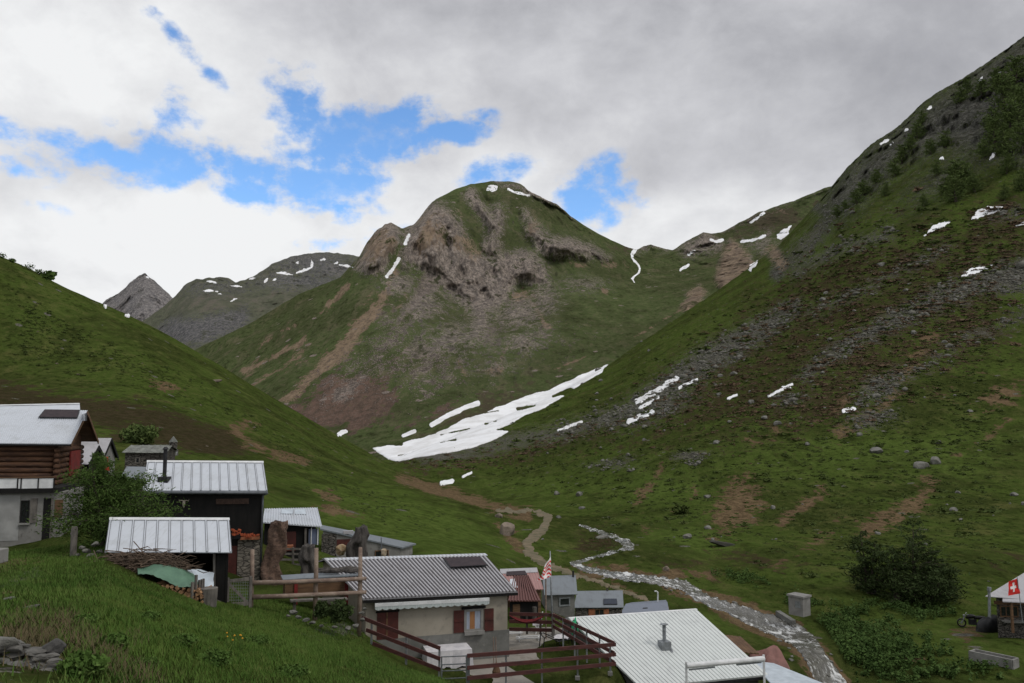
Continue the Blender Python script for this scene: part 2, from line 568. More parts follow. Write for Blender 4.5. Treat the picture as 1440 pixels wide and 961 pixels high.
# ================================================================== GROUND (foreground, village slope, left hillside, valley floor, right slope)
K0 = [(-700, 2, 1560), (0, 2, 1560), (500, 2, 1640), (1000, 2, 1700), (2100, 2, 1700)]
K1 = [(-700, 5, 975), (0, 6, 965), (150, 7, 963), (250, 9, 962), (320, 11, 962), (420, 13, 962), (500, 17, 962), (560, 19.5, 962), (620, 23, 964),
      (700, 25, 1035), (850, 26, 1055), (1000, 27, 1060), (1200, 30, 1080), (1440, 34, 1050), (2100, 38, 1020)]
K2 = [(-700, 36, 760), (0, 36, 765), (100, 32, 772), (150, 26, 793), (250, 25, 838), (320, 26.5, 860), (420, 28, 881), (500, 29.3, 900), (522, 29.5, 914), (571, 29.5, 939),
      (618, 29.2, 954), (660, 29, 968), (715, 30, 965), (790, 31, 950), (840, 31.5, 940), (866, 31.5, 945), (905, 34, 985), (1000, 36, 990), (1120, 42, 990), (1160, 49, 961), (1250, 50, 945),
      (1440, 52, 927), (2100, 60, 905)]
K2b = [(-700, 44, 700), (0, 43, 722), (100, 40, 727), (150, 38, 737), (250, 37, 772), (320, 37, 800), (350, 37, 812), (370, 37, 815), (420, 37, 823), (450, 37, 829), (500, 36.5, 840), (530, 36, 868),
       (570, 36, 885), (620, 36.5, 896), (715, 37, 896), (790, 38, 888), (866, 38.5, 905), (905, 41, 930), (1000, 45, 930), (1120, 50, 925), (1250, 56, 905), (1440, 57, 900), (2100, 66, 880)]
K3 = [(-700, 55, 640), (0, 52, 672), (120, 56, 668), (200, 60, 660), (300, 52, 692), (340, 48, 725), (370, 43, 762), (400, 42, 788), (450, 42, 801), (500, 45, 810), (540, 52, 796), (600, 55, 774),
      (700, 60, 797), (760, 60, 832), (800, 60, 860), (843, 62, 864), (900, 64, 862), (1000, 64, 868), (1100, 62, 892), (1200, 64, 885), (1440, 64, 880), (2100, 75, 850)]
K4 = [(-700, 90, 560), (0, 90, 600), (200, 90, 622), (300, 90, 648), (400, 90, 685), (500, 90, 715), (600, 95, 737), (700, 100, 760), (760, 95, 772),
      (800, 90, 792), (880, 100, 772), (1000, 90, 803), (1100, 82, 812), (1200, 80, 808), (1440, 88, 785), (2100, 105, 720)]
K5 = [(-700, 130, 420), (0, 150, 520), (200, 150, 560), (400, 150, 640), (500, 150, 682), (600, 145, 702), (660, 140, 716), (700, 138, 724), (760, 130, 732),
      (820, 128, 740), (900, 130, 737), (1000, 127, 732), (1200, 127, 720), (1440, 135, 690), (2100, 160, 600)]
K6 = [(-700, 170, 60), (-100, 190, 305), (0, 200, 359), (50, 207, 383), (100, 215, 408), (150, 225, 430), (200, 235, 452), (250, 245, 478), (300, 255, 506), (350, 262, 537),
      (400, 270, 569), (450, 280, 600), (500, 290, 628), (560, 290, 662), (620, 270, 684), (680, 230, 703), (740, 200, 708), (800, 190, 711),
      (900, 188, 690), (1000, 185, 672), (1200, 185, 645), (1440, 195, 600), (2100, 230, 450)]
K7 = [(-700, 260, 200), (0, 300, 450), (200, 330, 520), (300, 340, 565), (400, 350, 615), (500, 370, 652), (560, 350, 659), (600, 330, 658), (700, 300, 672),
      (800, 285, 652), (900, 275, 625), (1000, 270, 595), (1200, 275, 530), (1440, 290, 470), (2100, 330, 300)]
K8 = [(-700, 420, 330), (0, 450, 520), (200, 470, 570), (300, 480, 610), (400, 480, 640), (500, 470, 655), (560, 480, 645), (620, 500, 622), (700, 540, 592),
      (780, 600, 556), (855, 680, 514), (900, 690, 484), (960, 720, 444), (1020, 760, 402), (1060, 780, 372), (1095, 790, 346), (1165, 800, 268), (1192, 790, 236), (1230, 780, 200), (1262, 770, 180),
      (1300, 760, 143), (1330, 750, 124), (1352, 745, 112), (1385, 735, 92), (1440, 720, 52), (1700, 660, -120), (2100, 600, -380)]
K9 = [(-700, 900, 500), (0, 950, 600), (300, 950, 660), (500, 900, 700), (700, 900, 660), (855, 1000, 580), (960, 1100, 520), (1095, 1150, 430), (1300, 1150, 300), (1440, 1100, 250), (2100, 1000, 0)]
gcols = cols_for(-700, 2100, 2.0)
gpx, gpy, gd = loft([K0, K1, K2, K2b, K3, K4, K5, K6, K7, K8, K9], gcols, [14, 70, 26, 26, 40, 46, 54, 44, 60, 170, 14], smd=4, smp=[6, 5, 4, 4, 6, 6, 6, 3, 6, 1.0, 4])
GV = Pn(gpx, gpy, gd)
# relief
X, Y = GV[..., 0], GV[..., 1]
amp = np.clip((gd - 4) / 20, 0, 1)
h = 0
for lam, a in ((70, 0.018), (28, 0.022), (11, 0.026), (4.2, 0.03), (1.6, 0.035), (0.7, 0.035)):
    aa = np.minimum(a * lam, 0.0045 * gd)
    vis = np.clip(lam / (0.004 * gd), 0, 1)
    h = h + aa * vis * pnoise(X / lam, Y / lam, np.full_like(X, lam * 1.37))
# calm the ground under the village
vil = m_ell(gpx, gpy, 560, 880, 330, 150) * np.clip((70 - gd) / 10, 0, 1) * np.clip((gd - 20) / 5, 0, 1)
h = h * (1 - 0.75 * vil)
GV[..., 2] += h * amp
# crag relief on the upper right slope
crag_poly = [(1150, 300), (1165, 262), (1192, 230), (1262, 172), (1440, 40), (1700, -200), (1700, 150), (1440, 230), (1395, 225), (1330, 215), (1270, 235), (1225, 275), (1190, 310)]
cm = m_poly(gpx, gpy, crag_poly, 26)
Z = GV[..., 2]
cr = fbm(X / 34, Y / 60, Z / 70, 5, True, 0.55)
cr2 = fbm(X / 9, Y / 9, Z / 13, 3, True)
scale = 1 - (0.022 * cr + 0.011 * cr2 - .015) * np.clip(cm * 1.3, 0, 1)
GV *= scale[..., None]
# boulder-field roughness on the right slope
rs = np.clip((gpx - 820) / 100, 0, 1) * np.clip((gd - 120) / 60, 0, 1) * np.clip((900 - gd) / 50, 0, 1)
GV[..., 2] += rs * (1.1 * np.maximum(0, fbm(X / 16, Y / 16, Z / 16, 4)) + 0.5 * fbm(X / 5, Y / 5, Z / 5, 3))

g_heath_shade = [
    ('p', [(820, 600), (960, 470), (1100, 350), (1200, 310), (1330, 290), (1450, 250), (1450, 500), (1330, 560), (1200, 620), (1050, 640), (900, 640), (700, 660)], 40, .68),  # broad heath, also darkens the upper right slope in place of shade
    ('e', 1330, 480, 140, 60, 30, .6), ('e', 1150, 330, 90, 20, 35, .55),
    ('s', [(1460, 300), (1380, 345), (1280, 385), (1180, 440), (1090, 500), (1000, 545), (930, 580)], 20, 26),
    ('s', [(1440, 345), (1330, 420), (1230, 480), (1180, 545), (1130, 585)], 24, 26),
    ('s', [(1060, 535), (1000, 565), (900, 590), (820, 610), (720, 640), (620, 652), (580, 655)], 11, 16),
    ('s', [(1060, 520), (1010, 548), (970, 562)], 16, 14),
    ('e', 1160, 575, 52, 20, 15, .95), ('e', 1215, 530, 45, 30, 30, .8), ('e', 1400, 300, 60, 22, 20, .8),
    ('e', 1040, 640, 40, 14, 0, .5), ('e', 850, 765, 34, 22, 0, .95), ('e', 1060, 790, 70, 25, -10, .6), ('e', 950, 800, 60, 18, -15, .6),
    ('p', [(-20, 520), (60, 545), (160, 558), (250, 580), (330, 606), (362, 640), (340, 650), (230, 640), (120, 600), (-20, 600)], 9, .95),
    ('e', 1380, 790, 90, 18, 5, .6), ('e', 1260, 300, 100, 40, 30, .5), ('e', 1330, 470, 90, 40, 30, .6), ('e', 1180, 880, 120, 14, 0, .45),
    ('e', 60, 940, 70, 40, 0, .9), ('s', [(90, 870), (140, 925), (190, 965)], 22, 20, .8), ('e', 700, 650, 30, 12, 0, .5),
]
g_soil = [
    ('s', [(1310, 470), (1270, 530), (1240, 575), (1180, 610)], 9, 12, .9), ('s', [(1250, 520), (1160, 590), (1050, 620)], 4, 8, .75),
    ('e', 1040, 708, 34, 30, 30, 1.0), ('e', 1025, 735, 36, 24, 30, .8), ('s', [(1155, 690), (1125, 715), (1100, 730)], 7, 8), ('s', [(1310, 685), (1265, 720), (1220, 745)], 12, 12),
    ('s', [(1420, 590), (1380, 620), (1340, 640)], 3, 5, .8), ('e', 1405, 560, 34, 14, 20, .85), ('s', [(930, 660), (905, 700), (885, 720)], 4, 6, .8),
    ('s', [(1180, 740), (1100, 790), (1090, 800)], 6, 10, .6), ('e', 950, 810, 40, 10, 0, .8), ('e', 870, 800, 18, 8, 0, .8),
    ('s', [(565, 672), (600, 688), (650, 700), (700, 716), (740, 722)], 8, 7), ('s', [(328, 605), (345, 625), (380, 640), (430, 650)], 6, 7, .95),
    ('e', 350, 600, 30, 8, -10, .7), ('e', 232, 548, 24, 7, -15, .85), ('e', 620, 690, 34, 9, -20, .9), ('e', 470, 718, 34, 7, -10, .8), ('e', 460, 700, 24, 9, -20, .7),
    ('e', 1370, 890, 34, 9, 0, .75), ('s', [(-10, 800), (40, 790), (95, 778), (100, 772)], 5, 8, .85), ('e', 0, 830, 40, 20, 0, .6), ('e', 1290, 925, 30, 10, 10, .8),
    ('e', 140, 960, 60, 16, 0, .6), ('s', [(700, 740), (735, 770)], 8, 8, .8), ('s', [(800, 800), (880, 830), (960, 862), (1010, 885)], 4, 5, .8),
    ('e', 560, 945, 30, 8, 0, .4), ('s', [(806, 794, 6), (855, 808, 8), (934, 819, 11), (980, 837, 12), (1052, 868, 16), (1118, 893, 21), (1148, 927, 22), (1172, 962, 26)], 8, 6, .85), ('s', [(1440, 480), (1380, 520), (1330, 560)], 5, 10, .6), ('s', [(980, 690), (960, 720), (900, 745)], 5, 9, .7),
]
g_scree = [
    ('s', [(1120, 432, 8), (1060, 470, 16), (1000, 505, 18), (940, 545, 16), (880, 580, 10), (800, 605, 9), (700, 625, 9), (600, 642, 7)], 12, 13),
    ('s', [(1440, 385, 22), (1370, 400, 16), (1300, 430, 12), (1200, 480, 10), (1130, 530, 7)], 14, 14, .95),
    ('s', [(1250, 330), (1180, 350), (1120, 380)], 10, 12, .8), ('e', 1240, 545, 36, 18, 30, .9), ('e', 1225, 590, 40, 14, 10, .7),
    ('s', [(1180, 290), (1150, 330), (1110, 370)], 12, 14, .9), ('s', [(1330, 350), (1230, 400), (1140, 440)], 8, 12, .75),
    ('e', 1420, 300, 40, 12, 10, .6), ('s', [(960, 430), (900, 470), (860, 505)], 3, 5, .6), ('e', 970, 645, 30, 8, 0, .75), ('e', 860, 655, 34, 10, 0, .7), ('e', 1110, 565, 30, 12, 10, .6),
    ('s', [(1440, 440), (1350, 480), (1280, 530)], 8, 16, .7), ('e', 620, 640, 70, 8, 0, .9), ('e', 920, 570, 70, 22, 20, .75),
    ('e', 10, 960, 40, 30, 0, .7), ('s', [(-10, 825), (50, 808)], 6, 6, .85), ('e', 480, 885, 40, 12, 0, .6),
]
g_rock = [('p', crag_poly, 24, .84), ('s', [(1080, 345), (1100, 372), (1092, 385)], 9, 7), ('s', [(1150, 292), (1165, 305)], 10, 10, .8), ('e', 1330, 250, 100, 30, 30, .55),
          ('e', 1380, 180, 60, 50, 0, .75)]
g_lush = [('e', 560, 740, 190, 55, -10, 1), ('e', 1180, 640, 170, 40, 5, .9), ('e', 930, 690, 140, 30, 0, .8), ('e', 980, 755, 90, 30, 0, .95), ('e', 300, 880, 240, 70, -12, .95),
          ('e', 1330, 640, 140, 50, 0, .8), ('e', 760, 690, 160, 35, 0, .7), ('e', 960, 870, 120, 30, 0, .9), ('e', 1330, 900, 110, 30, 0, .7), ('e', 300, 540, 110, 40, -30, .5), ('e', 120, 470, 120, 40, -25, .55),
          ('e', 1000, 460, 90, 25, 25, .7), ('e', 1190, 350, 100, 18, 25, .7)]


def pack(px, py, a, b, c, d):
    return np.stack([masks(px, py, a), masks(px, py, b), masks(px, py, c), masks(px, py, d)], -1)


gA = pack(gpx, gpy, g_rock, g_soil, [], g_heath_shade)
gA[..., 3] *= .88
gB = pack(gpx, gpy, g_lush, g_scree, [('s', [(1080, 345), (1100, 372)], 9, 7)], [])
# nearby rows only keep the near masks
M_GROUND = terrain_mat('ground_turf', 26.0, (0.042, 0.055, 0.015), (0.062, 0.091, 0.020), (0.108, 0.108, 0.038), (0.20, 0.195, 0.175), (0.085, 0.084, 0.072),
                       (0.033, 0.026, 0.0145), (0.060, 0.044, 0.027), (0.17, 0.115, 0.07), (0.125, 0.12, 0.10), rs=0.28)  # heath browns darkened to paint in the right slope's shade
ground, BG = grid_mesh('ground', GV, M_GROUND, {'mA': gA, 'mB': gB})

# ================================================================== CENTRAL MOUNTAIN
crest = [(-200, 1250, 560), (150, 1250, 545), (240, 1250, 512), (280, 1260, 489), (320, 1270, 470), (350, 1290, 456), (390, 1310, 432), (420, 1330, 414), (450, 1360, 402), (480, 1400, 390), (500, 1440, 372), (508, 1450, 356),
         (516, 1460, 342), (530, 1470, 324), (540, 1475, 315), (549, 1480, 312), (558, 1490, 318), (566, 1500, 323), (574, 1520, 319), (582, 1540, 316), (592, 1570, 304), (600, 1600, 294), (607, 1620, 284), (620, 1660, 277),
         (640, 1720, 266), (660, 1780, 260), (690, 1850, 255), (715, 1880, 255), (732, 1880, 259), (745, 1880, 268), (765, 1880, 279), (782, 1880, 287), (800, 1890, 302), (820, 1900, 316), (840, 1910, 328), (860, 1930, 338), (880, 1960, 347), (895, 1980, 352),
         (905, 1980, 347), (916, 1980, 344), (930, 1985, 349), (946, 1990, 352), (960, 1980, 343), (975, 1970, 334), (990, 1960, 326), (1000, 1960, 330), (1015, 1950, 327), (1035, 1930, 316), (1055, 1900, 305), (1068, 1880, 298), (1075, 1870, 297), (1090, 1850, 291), (1120, 1800, 281), (1160, 1750, 264), (1260, 1700, 245), (1400, 1700, 250), (1800, 1700, 300)]
cb = [(-200, 1000, 610), (240, 1020, 560), (300, 1040, 535), (400, 1090, 480), (470, 1130, 430), (520, 1200, 392), (560, 1260, 378), (600, 1320, 372), (640, 1360, 392), (700, 1400, 398), (740, 1420, 402), (790, 1440, 385), (840, 1520, 372), (900, 1640, 385), (960, 1640, 380), (1010, 1600, 372), (1060, 1560, 350), (1120, 1500, 330), (1260, 1450, 300), (1800, 1450, 320)]
ct = [(-200, 1080, 590), (240, 1080, 540), (300, 1090, 515), (400, 1140, 458), (470, 1200, 412), (520, 1280, 362), (548, 1320, 335), (575, 1350, 340), (600, 1390, 322), (640, 1430, 320), (680, 1470, 345), (720, 1500, 355), (760, 1520, 350), (800, 1560, 345), (840, 1620, 355), (900, 1760, 370), (960, 1780, 362), (1010, 1760, 352), (1060, 1700, 332), (1120, 1640, 312), (1260, 1580, 285), (1800, 1580, 310)]
cu = [(-200, 1180, 572), (240, 1180, 524), (300, 1190, 500), (400, 1240, 444), (470, 1310, 400), (520, 1400, 345), (548, 1420, 318), (575, 1450, 325), (600, 1500, 300), (640, 1560, 284), (680, 1600, 300), (720, 1640, 305), (760, 1680, 308), (800, 1720, 325), (840, 1780, 342), (900, 1880, 361), (960, 1880, 351), (1010, 1860, 338), (1060, 1800, 314), (1120, 1720, 295), (1260, 1640, 262), (1800, 1640, 304)]
cm1 = [(-200, 760, 640), (240, 800, 610), (300, 800, 590), (400, 820, 545), (470, 840, 520), (560, 860, 500), (640, 900, 490), (700, 920, 488), (780, 960, 470), (860, 1060, 450), (960, 1180, 420), (1060, 1200, 390), (1260, 1200, 350), (1800, 1200, 350)]
cm0 = [(-200, 600, 680), (300, 620, 650), (400, 630, 610), (500, 600, 615), (560, 620, 600), (640, 660, 575), (740, 720, 555), (855, 840, 500), (960, 960, 455), (1060, 1000, 420), (1260, 1000, 400), (1800, 1000, 400)]
cmb = [(-200, 480, 720), (300, 480, 690), (400, 440, 680), (500, 430, 670), (560, 450, 665), (640, 480, 635), (740, 540, 610), (855, 640, 560), (960, 760, 500), (1060, 860, 460), (1260, 860, 440), (1800, 860, 440)]
back = [(x, d * 1.25, y + 90) for x, d, y in crest]
mcols = cols_for(-200, 1800, 1.8)
mpx, mpy, md = loft([cmb, cm0, cm1, cb, ct, cu, crest, back], mcols, [24, 70, 80, 46, 40, 34, 14], smd=8, smp=[8, 10, 10, 6, 5, 3, 0.7, 3])
m_rockspec = [
    ('p', [(500, 378), (512, 345), (530, 316), (547, 309), (560, 320), (566, 334), (548, 362), (540, 385), (515, 385)], 8),
    ('p', [(566, 332), (580, 314), (592, 300), (607, 282), (626, 290), (640, 300), (652, 325), (662, 352), (690, 362), (740, 352), (765, 372), (772, 400), (730, 398), (706, 430), (676, 446), (640, 420), (612, 392), (590, 380), (566, 372)], 11),
    ('p', [(734, 292), (758, 318), (772, 332), (800, 335), (832, 345), (858, 365), (820, 362), (790, 362), (760, 358), (740, 330)], 9, .92),
    ('s', [(662, 274), (680, 300), (694, 318)], 8, 7, .95), ('s', [(700, 300), (695, 330), (690, 350)], 12, 10, .85), ('s', [(742, 266), (768, 280), (786, 287), (806, 303)], 4, 4, .95),
    ('s', [(700, 258), (725, 262), (745, 272)], 5, 6, .7),
    ('s', [(690, 400, 22), (676, 450, 16), (660, 490, 9)], 18, 16, .85), ('e', 730, 440, 34, 26, 0, .7), ('e', 640, 480, 50, 26, 0, .68), ('e', 600, 430, 40, 26, 30, .66), ('e', 820, 400, 40, 14, 0, .5), ('e', 735, 480, 36, 20, 0, .62), ('e', 765, 420, 26, 30, 0, .6), ('e', 560, 400, 24, 16, 0, .7),
    ('s', [(896, 354), (916, 344), (935, 350)], 7, 6, .6), ('p', [(950, 350), (990, 325), (1010, 332), (1020, 350), (990, 358), (965, 362)], 8, .8),
    ('p', [(1006, 392), (1014, 362), (1026, 336), (1040, 345), (1056, 362), (1062, 376), (1044, 392), (1016, 412)], 5), ('p', [(958, 432), (968, 412), (984, 402), (994, 412), (980, 430), (966, 440)], 5, .95),
    ('e', 1075, 345, 22, 16, 0, .6), ('s', [(1010, 330), (1075, 297), (1165, 264)], 5, 8, .5), ('s', [(1040, 350), (1080, 330)], 8, 8, .6), ('e', 690, 510, 46, 20, 0, .45),
]
m_scree = [('p', [(598, 376), (640, 374), (632, 398), (600, 425), (572, 452), (540, 478), (556, 446), (576, 420)], 9), ('s', [(570, 450), (530, 480), (500, 510), (470, 550)], 12, 18, .7),
           ('s', [(640, 420), (600, 460), (560, 500), (520, 530)], 9, 16, .65), ('e', 610, 500, 70, 50, 20, .72), ('e', 690, 470, 60, 40, 0, .66), ('e', 560, 460, 40, 30, 30, .7), ('e', 760, 470, 50, 30, 0, .55), ('e', 480, 540, 60, 30, 20, .5), ('e', 700, 380, 60, 20, 0, .5)]
m_scree += [('s', [(598, 425), (560, 470), (520, 515), (478, 560)], 9, 12, .95), ('s', [(660, 480), (640, 520), (600, 560)], 5, 8, .8), ('s', [(725, 425), (750, 450), (772, 480)], 4, 6, .85), ('s', [(690, 460), (700, 500), (690, 540)], 4, 7, .75)]
m_soil = [('s', [(556, 384, 3), (540, 415, 6), (520, 445, 9), (490, 480, 12), (460, 508, 10), (440, 530, 9), (415, 552, 8), (380, 575, 6)], 10, 8), ('s', [(488, 402), (476, 415), (462, 428)], 4, 4, .95),
          ('s', [(430, 478), (400, 495), (370, 510), (345, 522)], 4, 6, .95), ('s', [(440, 445), (410, 460), (385, 475), (350, 490)], 2.5, 6, .7), ('s', [(470, 430), (430, 452)], 2, 5, .7), ('s', [(420, 500), (385, 525), (350, 545)], 6, 9, .75),
          ('s', [(730, 400), (750, 430), (770, 460)], 5, 7, .8), ('e', 730, 415, 24, 12, 0, .75), ('s', [(640, 500), (655, 530)], 4, 6, .8), ('s', [(715, 485), (700, 510)], 4, 6, .7), ('e', 700, 520, 24, 10, 0, .6), ('e', 560, 430, 30, 20, 40, .5),
          ('e', 810, 372, 30, 6, -15, .6), ('s', [(780, 520), (900, 470), (985, 420)], 1.2, 2.5, .8), ('e', 860, 372, 30, 10, 0, .55), ('e', 850, 410, 9, 6, 0, .8), ('s', [(1030, 320), (1100, 295)], 10, 14, .55)]
m_red = [('p', [(395, 588), (425, 560), (450, 530), (500, 520), (548, 535), (560, 560), (530, 592), (505, 612), (470, 606), (430, 600)], 16), ('s', [(640, 560), (600, 590), (560, 600)], 5, 8, .8), ('e', 560, 500, 50, 30, 30, .5), ('e', 440, 590, 50, 20, 0, .8)]
m_snow = [('s', [(668, 266), (712, 262)], 1, 2, 0)]
m_heath = [('e', 720, 560, 90, 24, 20, .6), ('e', 620, 610, 60, 14, 20, .6), ('e', 420, 560, 70, 30, 30, .4), ('s', [(640, 560), (720, 600)], 8, 14, .6), ('e', 1090, 310, 60, 20, 15, .9), ('e', 660, 262, 40, 8, 10, .3), ('e', 880, 350, 26, 6, 0, .7)]
m_ochre = [('p', [(1000, 396), (1012, 360), (1028, 330), (1046, 345), (1064, 376), (1044, 396), (1014, 416)], 5, 1.0), ('s', [(1085, 350), (1100, 375)], 9, 5), ('p', [(952, 436), (968, 408), (990, 398), (998, 412), (980, 434), (964, 444)], 4, 1.0), ('e', 530, 345, 26, 26, 0, .95), ('e', 605, 335, 22, 26, 0, .9), ('e', 660, 350, 22, 14, -40, .9), ('e', 1022, 385, 26, 26, 0, .85), ('e', 640, 300, 40, 10, 0, .6), ('e', 975, 418, 20, 16, 0, .6), ('e', 750, 320, 14, 20, 0, .7)]
mA = pack(mpx, mpy, m_rockspec, m_soil, m_snow, m_heath)
mB = pack(mpx, mpy, [('e', 640, 268, 60, 8, 10, .8), ('e', 860, 430, 120, 50, -10, .6)], m_scree, m_ochre, m_red)
# relief, moved along the line of sight's depth so that outlines keep their place
MV = Pn(mpx, mpy, md)
X, Y, Z = MV[..., 0], MV[..., 1], MV[..., 2]
rk = np.clip(mA[..., 0] * 1.6 - 0.4, 0, 1)
r1 = fbm(X / 105 + 3, Y / 420, Z / 300, 5, True, 0.55)
r2 = fbm(X / 34, Y / 190, Z / 150, 4, True, 0.55)
gul = fbm(X / 150 + 0.25 * Z / 150, Y / 700, Z / 900, 5, True, 0.55)
calm = np.clip((crest_y := np.interp(mcols, [c[0] for c in crest], [c[2] for c in crest]))[None, :] * 0 + 1, 0, 1)
sc = 1 - rk * (0.024 * r1 + 0.013 * r2 - .02) + (1 - rk) * (0.017 * gul + 0.003 * fbm(X / 30, Y / 30, Z / 30, 3))
sc = sc * (1 - 0.012 * m_ell(mpx, mpy, 632, 352, 14, 18, 20) * -1)          # the dark cave-like hollow in the cliff
MV *= sc[..., None]
# ragged crest
jag = fbm(mcols / 14.0, mcols * 0 + 1.7, mcols * 0, 4, False, 0.6)
wj = np.clip(masks(mcols, np.interp(mcols, [c[0] for c in crest], [c[2] for c in crest]) + 3, m_rockspec), 0.12, 1)
MV[..., 2] += (jag * wj * 4.5)[None, :] * np.clip(1 - np.abs(mpy - crest_y[None, :]) / 30, 0, 1)
M_MOUNT = terrain_mat('mountain_slope', 150.0, (0.066, 0.078, 0.034), (0.078, 0.100, 0.040), (0.15, 0.13, 0.085), (0.48, 0.405, 0.35), (0.27, 0.235, 0.212),
                      (0.06, 0.05, 0.035), (0.085, 0.068, 0.048), (0.26, 0.19, 0.135), (0.215, 0.18, 0.158), aniso=(1, 0.45, 0.7), rs=0.8)
mountain, BM = grid_mesh('mountain', MV, M_MOUNT, {'mA': mA, 'mB': mB})


# ================================================================== FAR MOUNTAINS
def far_mountain(name, crest, dspan, base_drop, rows, step, lam, amp, mat_args, spec_rock, spec_other, jag_amp):
    crest = sorted(crest)
    xs = np.array([c[0] for c in crest]); lo, hi = xs[0], xs[-1]
    cols = np.arange(lo, hi + .1, step)
    c0 = [(x, d - dspan, y + base_drop) for x, d, y in crest]
    c1 = [(x, d - dspan * 0.55, y + base_drop * 0.5) for x, d, y in crest]
    c2 = [(x, d - dspan * 0.25, y + base_drop * 0.2) for x, d, y in crest]
    cb_ = [(x, d * 1.2, y + 60) for x, d, y in crest]
    px, py, d = loft([c0, c1, c2, crest, cb_], cols, rows, smd=3, smp=[12, 6, 3, 0.6, 2])
    V = Pn(px, py, d)
    X, Y, Z = V[..., 0], V[..., 1], V[..., 2]
    r = fbm(X / lam, Y / lam / 1.5, Z / lam / 1.6, 6, True, 0.55)
    V *= (1 - amp * (r - .8))[..., None]
    cy = np.interp(cols, xs, [c[2] for c in crest])
    V[..., 2] += (fbm(cols / 9.0, cols * 0 + 2.2, cols * 0, 4) * jag_amp)[None, :] * np.clip(1 - np.abs(py - cy[None]) / 25, 0, 1)
    A = pack(px, py, spec_rock, spec_other.get('soil', []), spec_other.get('snow', []), spec_other.get('heath', []))
    B = pack(px, py, spec_other.get('lush', []), spec_other.get('scree', []), spec_other.get('ochre', []), [])
    return grid_mesh(name, V, terrain_mat('%s_rock' % name, *mat_args), {'mA': A, 'mB': B})


far_crest = [(60, 2300, 560), (160, 2350, 500), (200, 2400, 452), (232, 2450, 430), (248, 2470, 414), (262, 2490, 399), (275, 2500, 393), (300, 2520, 390), (320, 2540, 390), (332, 2560, 397), (345, 2600, 394), (362, 2680, 385),
             (385, 2800, 370), (410, 2900, 361), (432, 2960, 357), (452, 2980, 355), (475, 2980, 356), (500, 2960, 360), (530, 2940, 364), (600, 2900, 380), (700, 2900, 420)]
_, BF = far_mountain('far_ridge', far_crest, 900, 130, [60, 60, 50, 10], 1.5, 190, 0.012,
    (200.0, (0.085, 0.088, 0.052), (0.10, 0.105, 0.06), (0.16, 0.145, 0.105), (0.26, 0.245, 0.235), (0.12, 0.118, 0.118), (0.12, 0.10, 0.075), (0.145, 0.125, 0.095), (0.22, 0.18, 0.14), (0.22, 0.20, 0.19), 0.07, 0, (1, 0.55, 1), 1.0, 1.6),  # grass and rock lightened to stand in for haze
    [('p', [(215, 470), (240, 450), (300, 445), (345, 432), (352, 452), (320, 470), (285, 482), (240, 486)], 9, 1), ('e', 300, 405, 70, 14, 0, .55), ('e', 440, 370, 60, 22, 0, .8), ('e', 420, 395, 80, 14, 0, .7)],
    {'scree': [('e', 470, 378, 50, 18, 0, .8), ('e', 400, 385, 50, 12, 10, .7)], 'heath': [('e', 300, 425, 90, 16, 0, .6), ('e', 400, 412, 60, 10, 10, .5)]}, 3.0)
peak_crest = [(60, 4800, 520), (110, 4900, 455), (142, 5000, 430), (150, 5000, 421), (162, 5000, 416), (172, 5000, 409), (182, 5000, 399), (192, 5000, 390), (204, 5000, 384), (211, 5000, 390), (220, 5000, 397), (230, 5000, 407), (243, 5000, 419), (262, 5000, 440), (300, 5000, 470), (360, 5000, 520)]
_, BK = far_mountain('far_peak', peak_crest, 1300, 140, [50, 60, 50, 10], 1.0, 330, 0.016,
    (300.0, (0.14, 0.13, 0.115), (0.16, 0.145, 0.13), (0.19, 0.175, 0.16), (0.40, 0.36, 0.335), (0.20, 0.185, 0.18), (0.12, 0.11, 0.1), (0.14, 0.13, 0.12), (0.2, 0.17, 0.15), (0.22, 0.2, 0.19), 0.12, 0),  # pale colours, with the haze of distance painted in
    [('p', [(120, 460), (204, 375), (290, 460)], 10, 1)], {'snow': [], 'scree': [('e', 200, 440, 60, 14, 0, .6)]}, 8.0)


def ray(px, py, trees=None):
    v = P(px, py, 1.0).normalized()
    best = None
    for b in (trees or (BG, BM, BF, BK)):
        loc, n, i, dist = b.ray_cast(Vector((0, 0, 0)), v)
        if loc is not None and (best is None or dist < best[2]):
            best = (loc, n, dist)
    return best


def gz(x, y):
    loc, n, i, d = BG.ray_cast(Vector((x, y, 2000)), Vector((0, 0, -1)))
    return loc.z if loc is not None else -10.0


def gp(px, py):
    """ground point seen at a photo pixel"""
    r = ray(px, py, (BG,))
    return r[0] if r else P(px, py, 60)


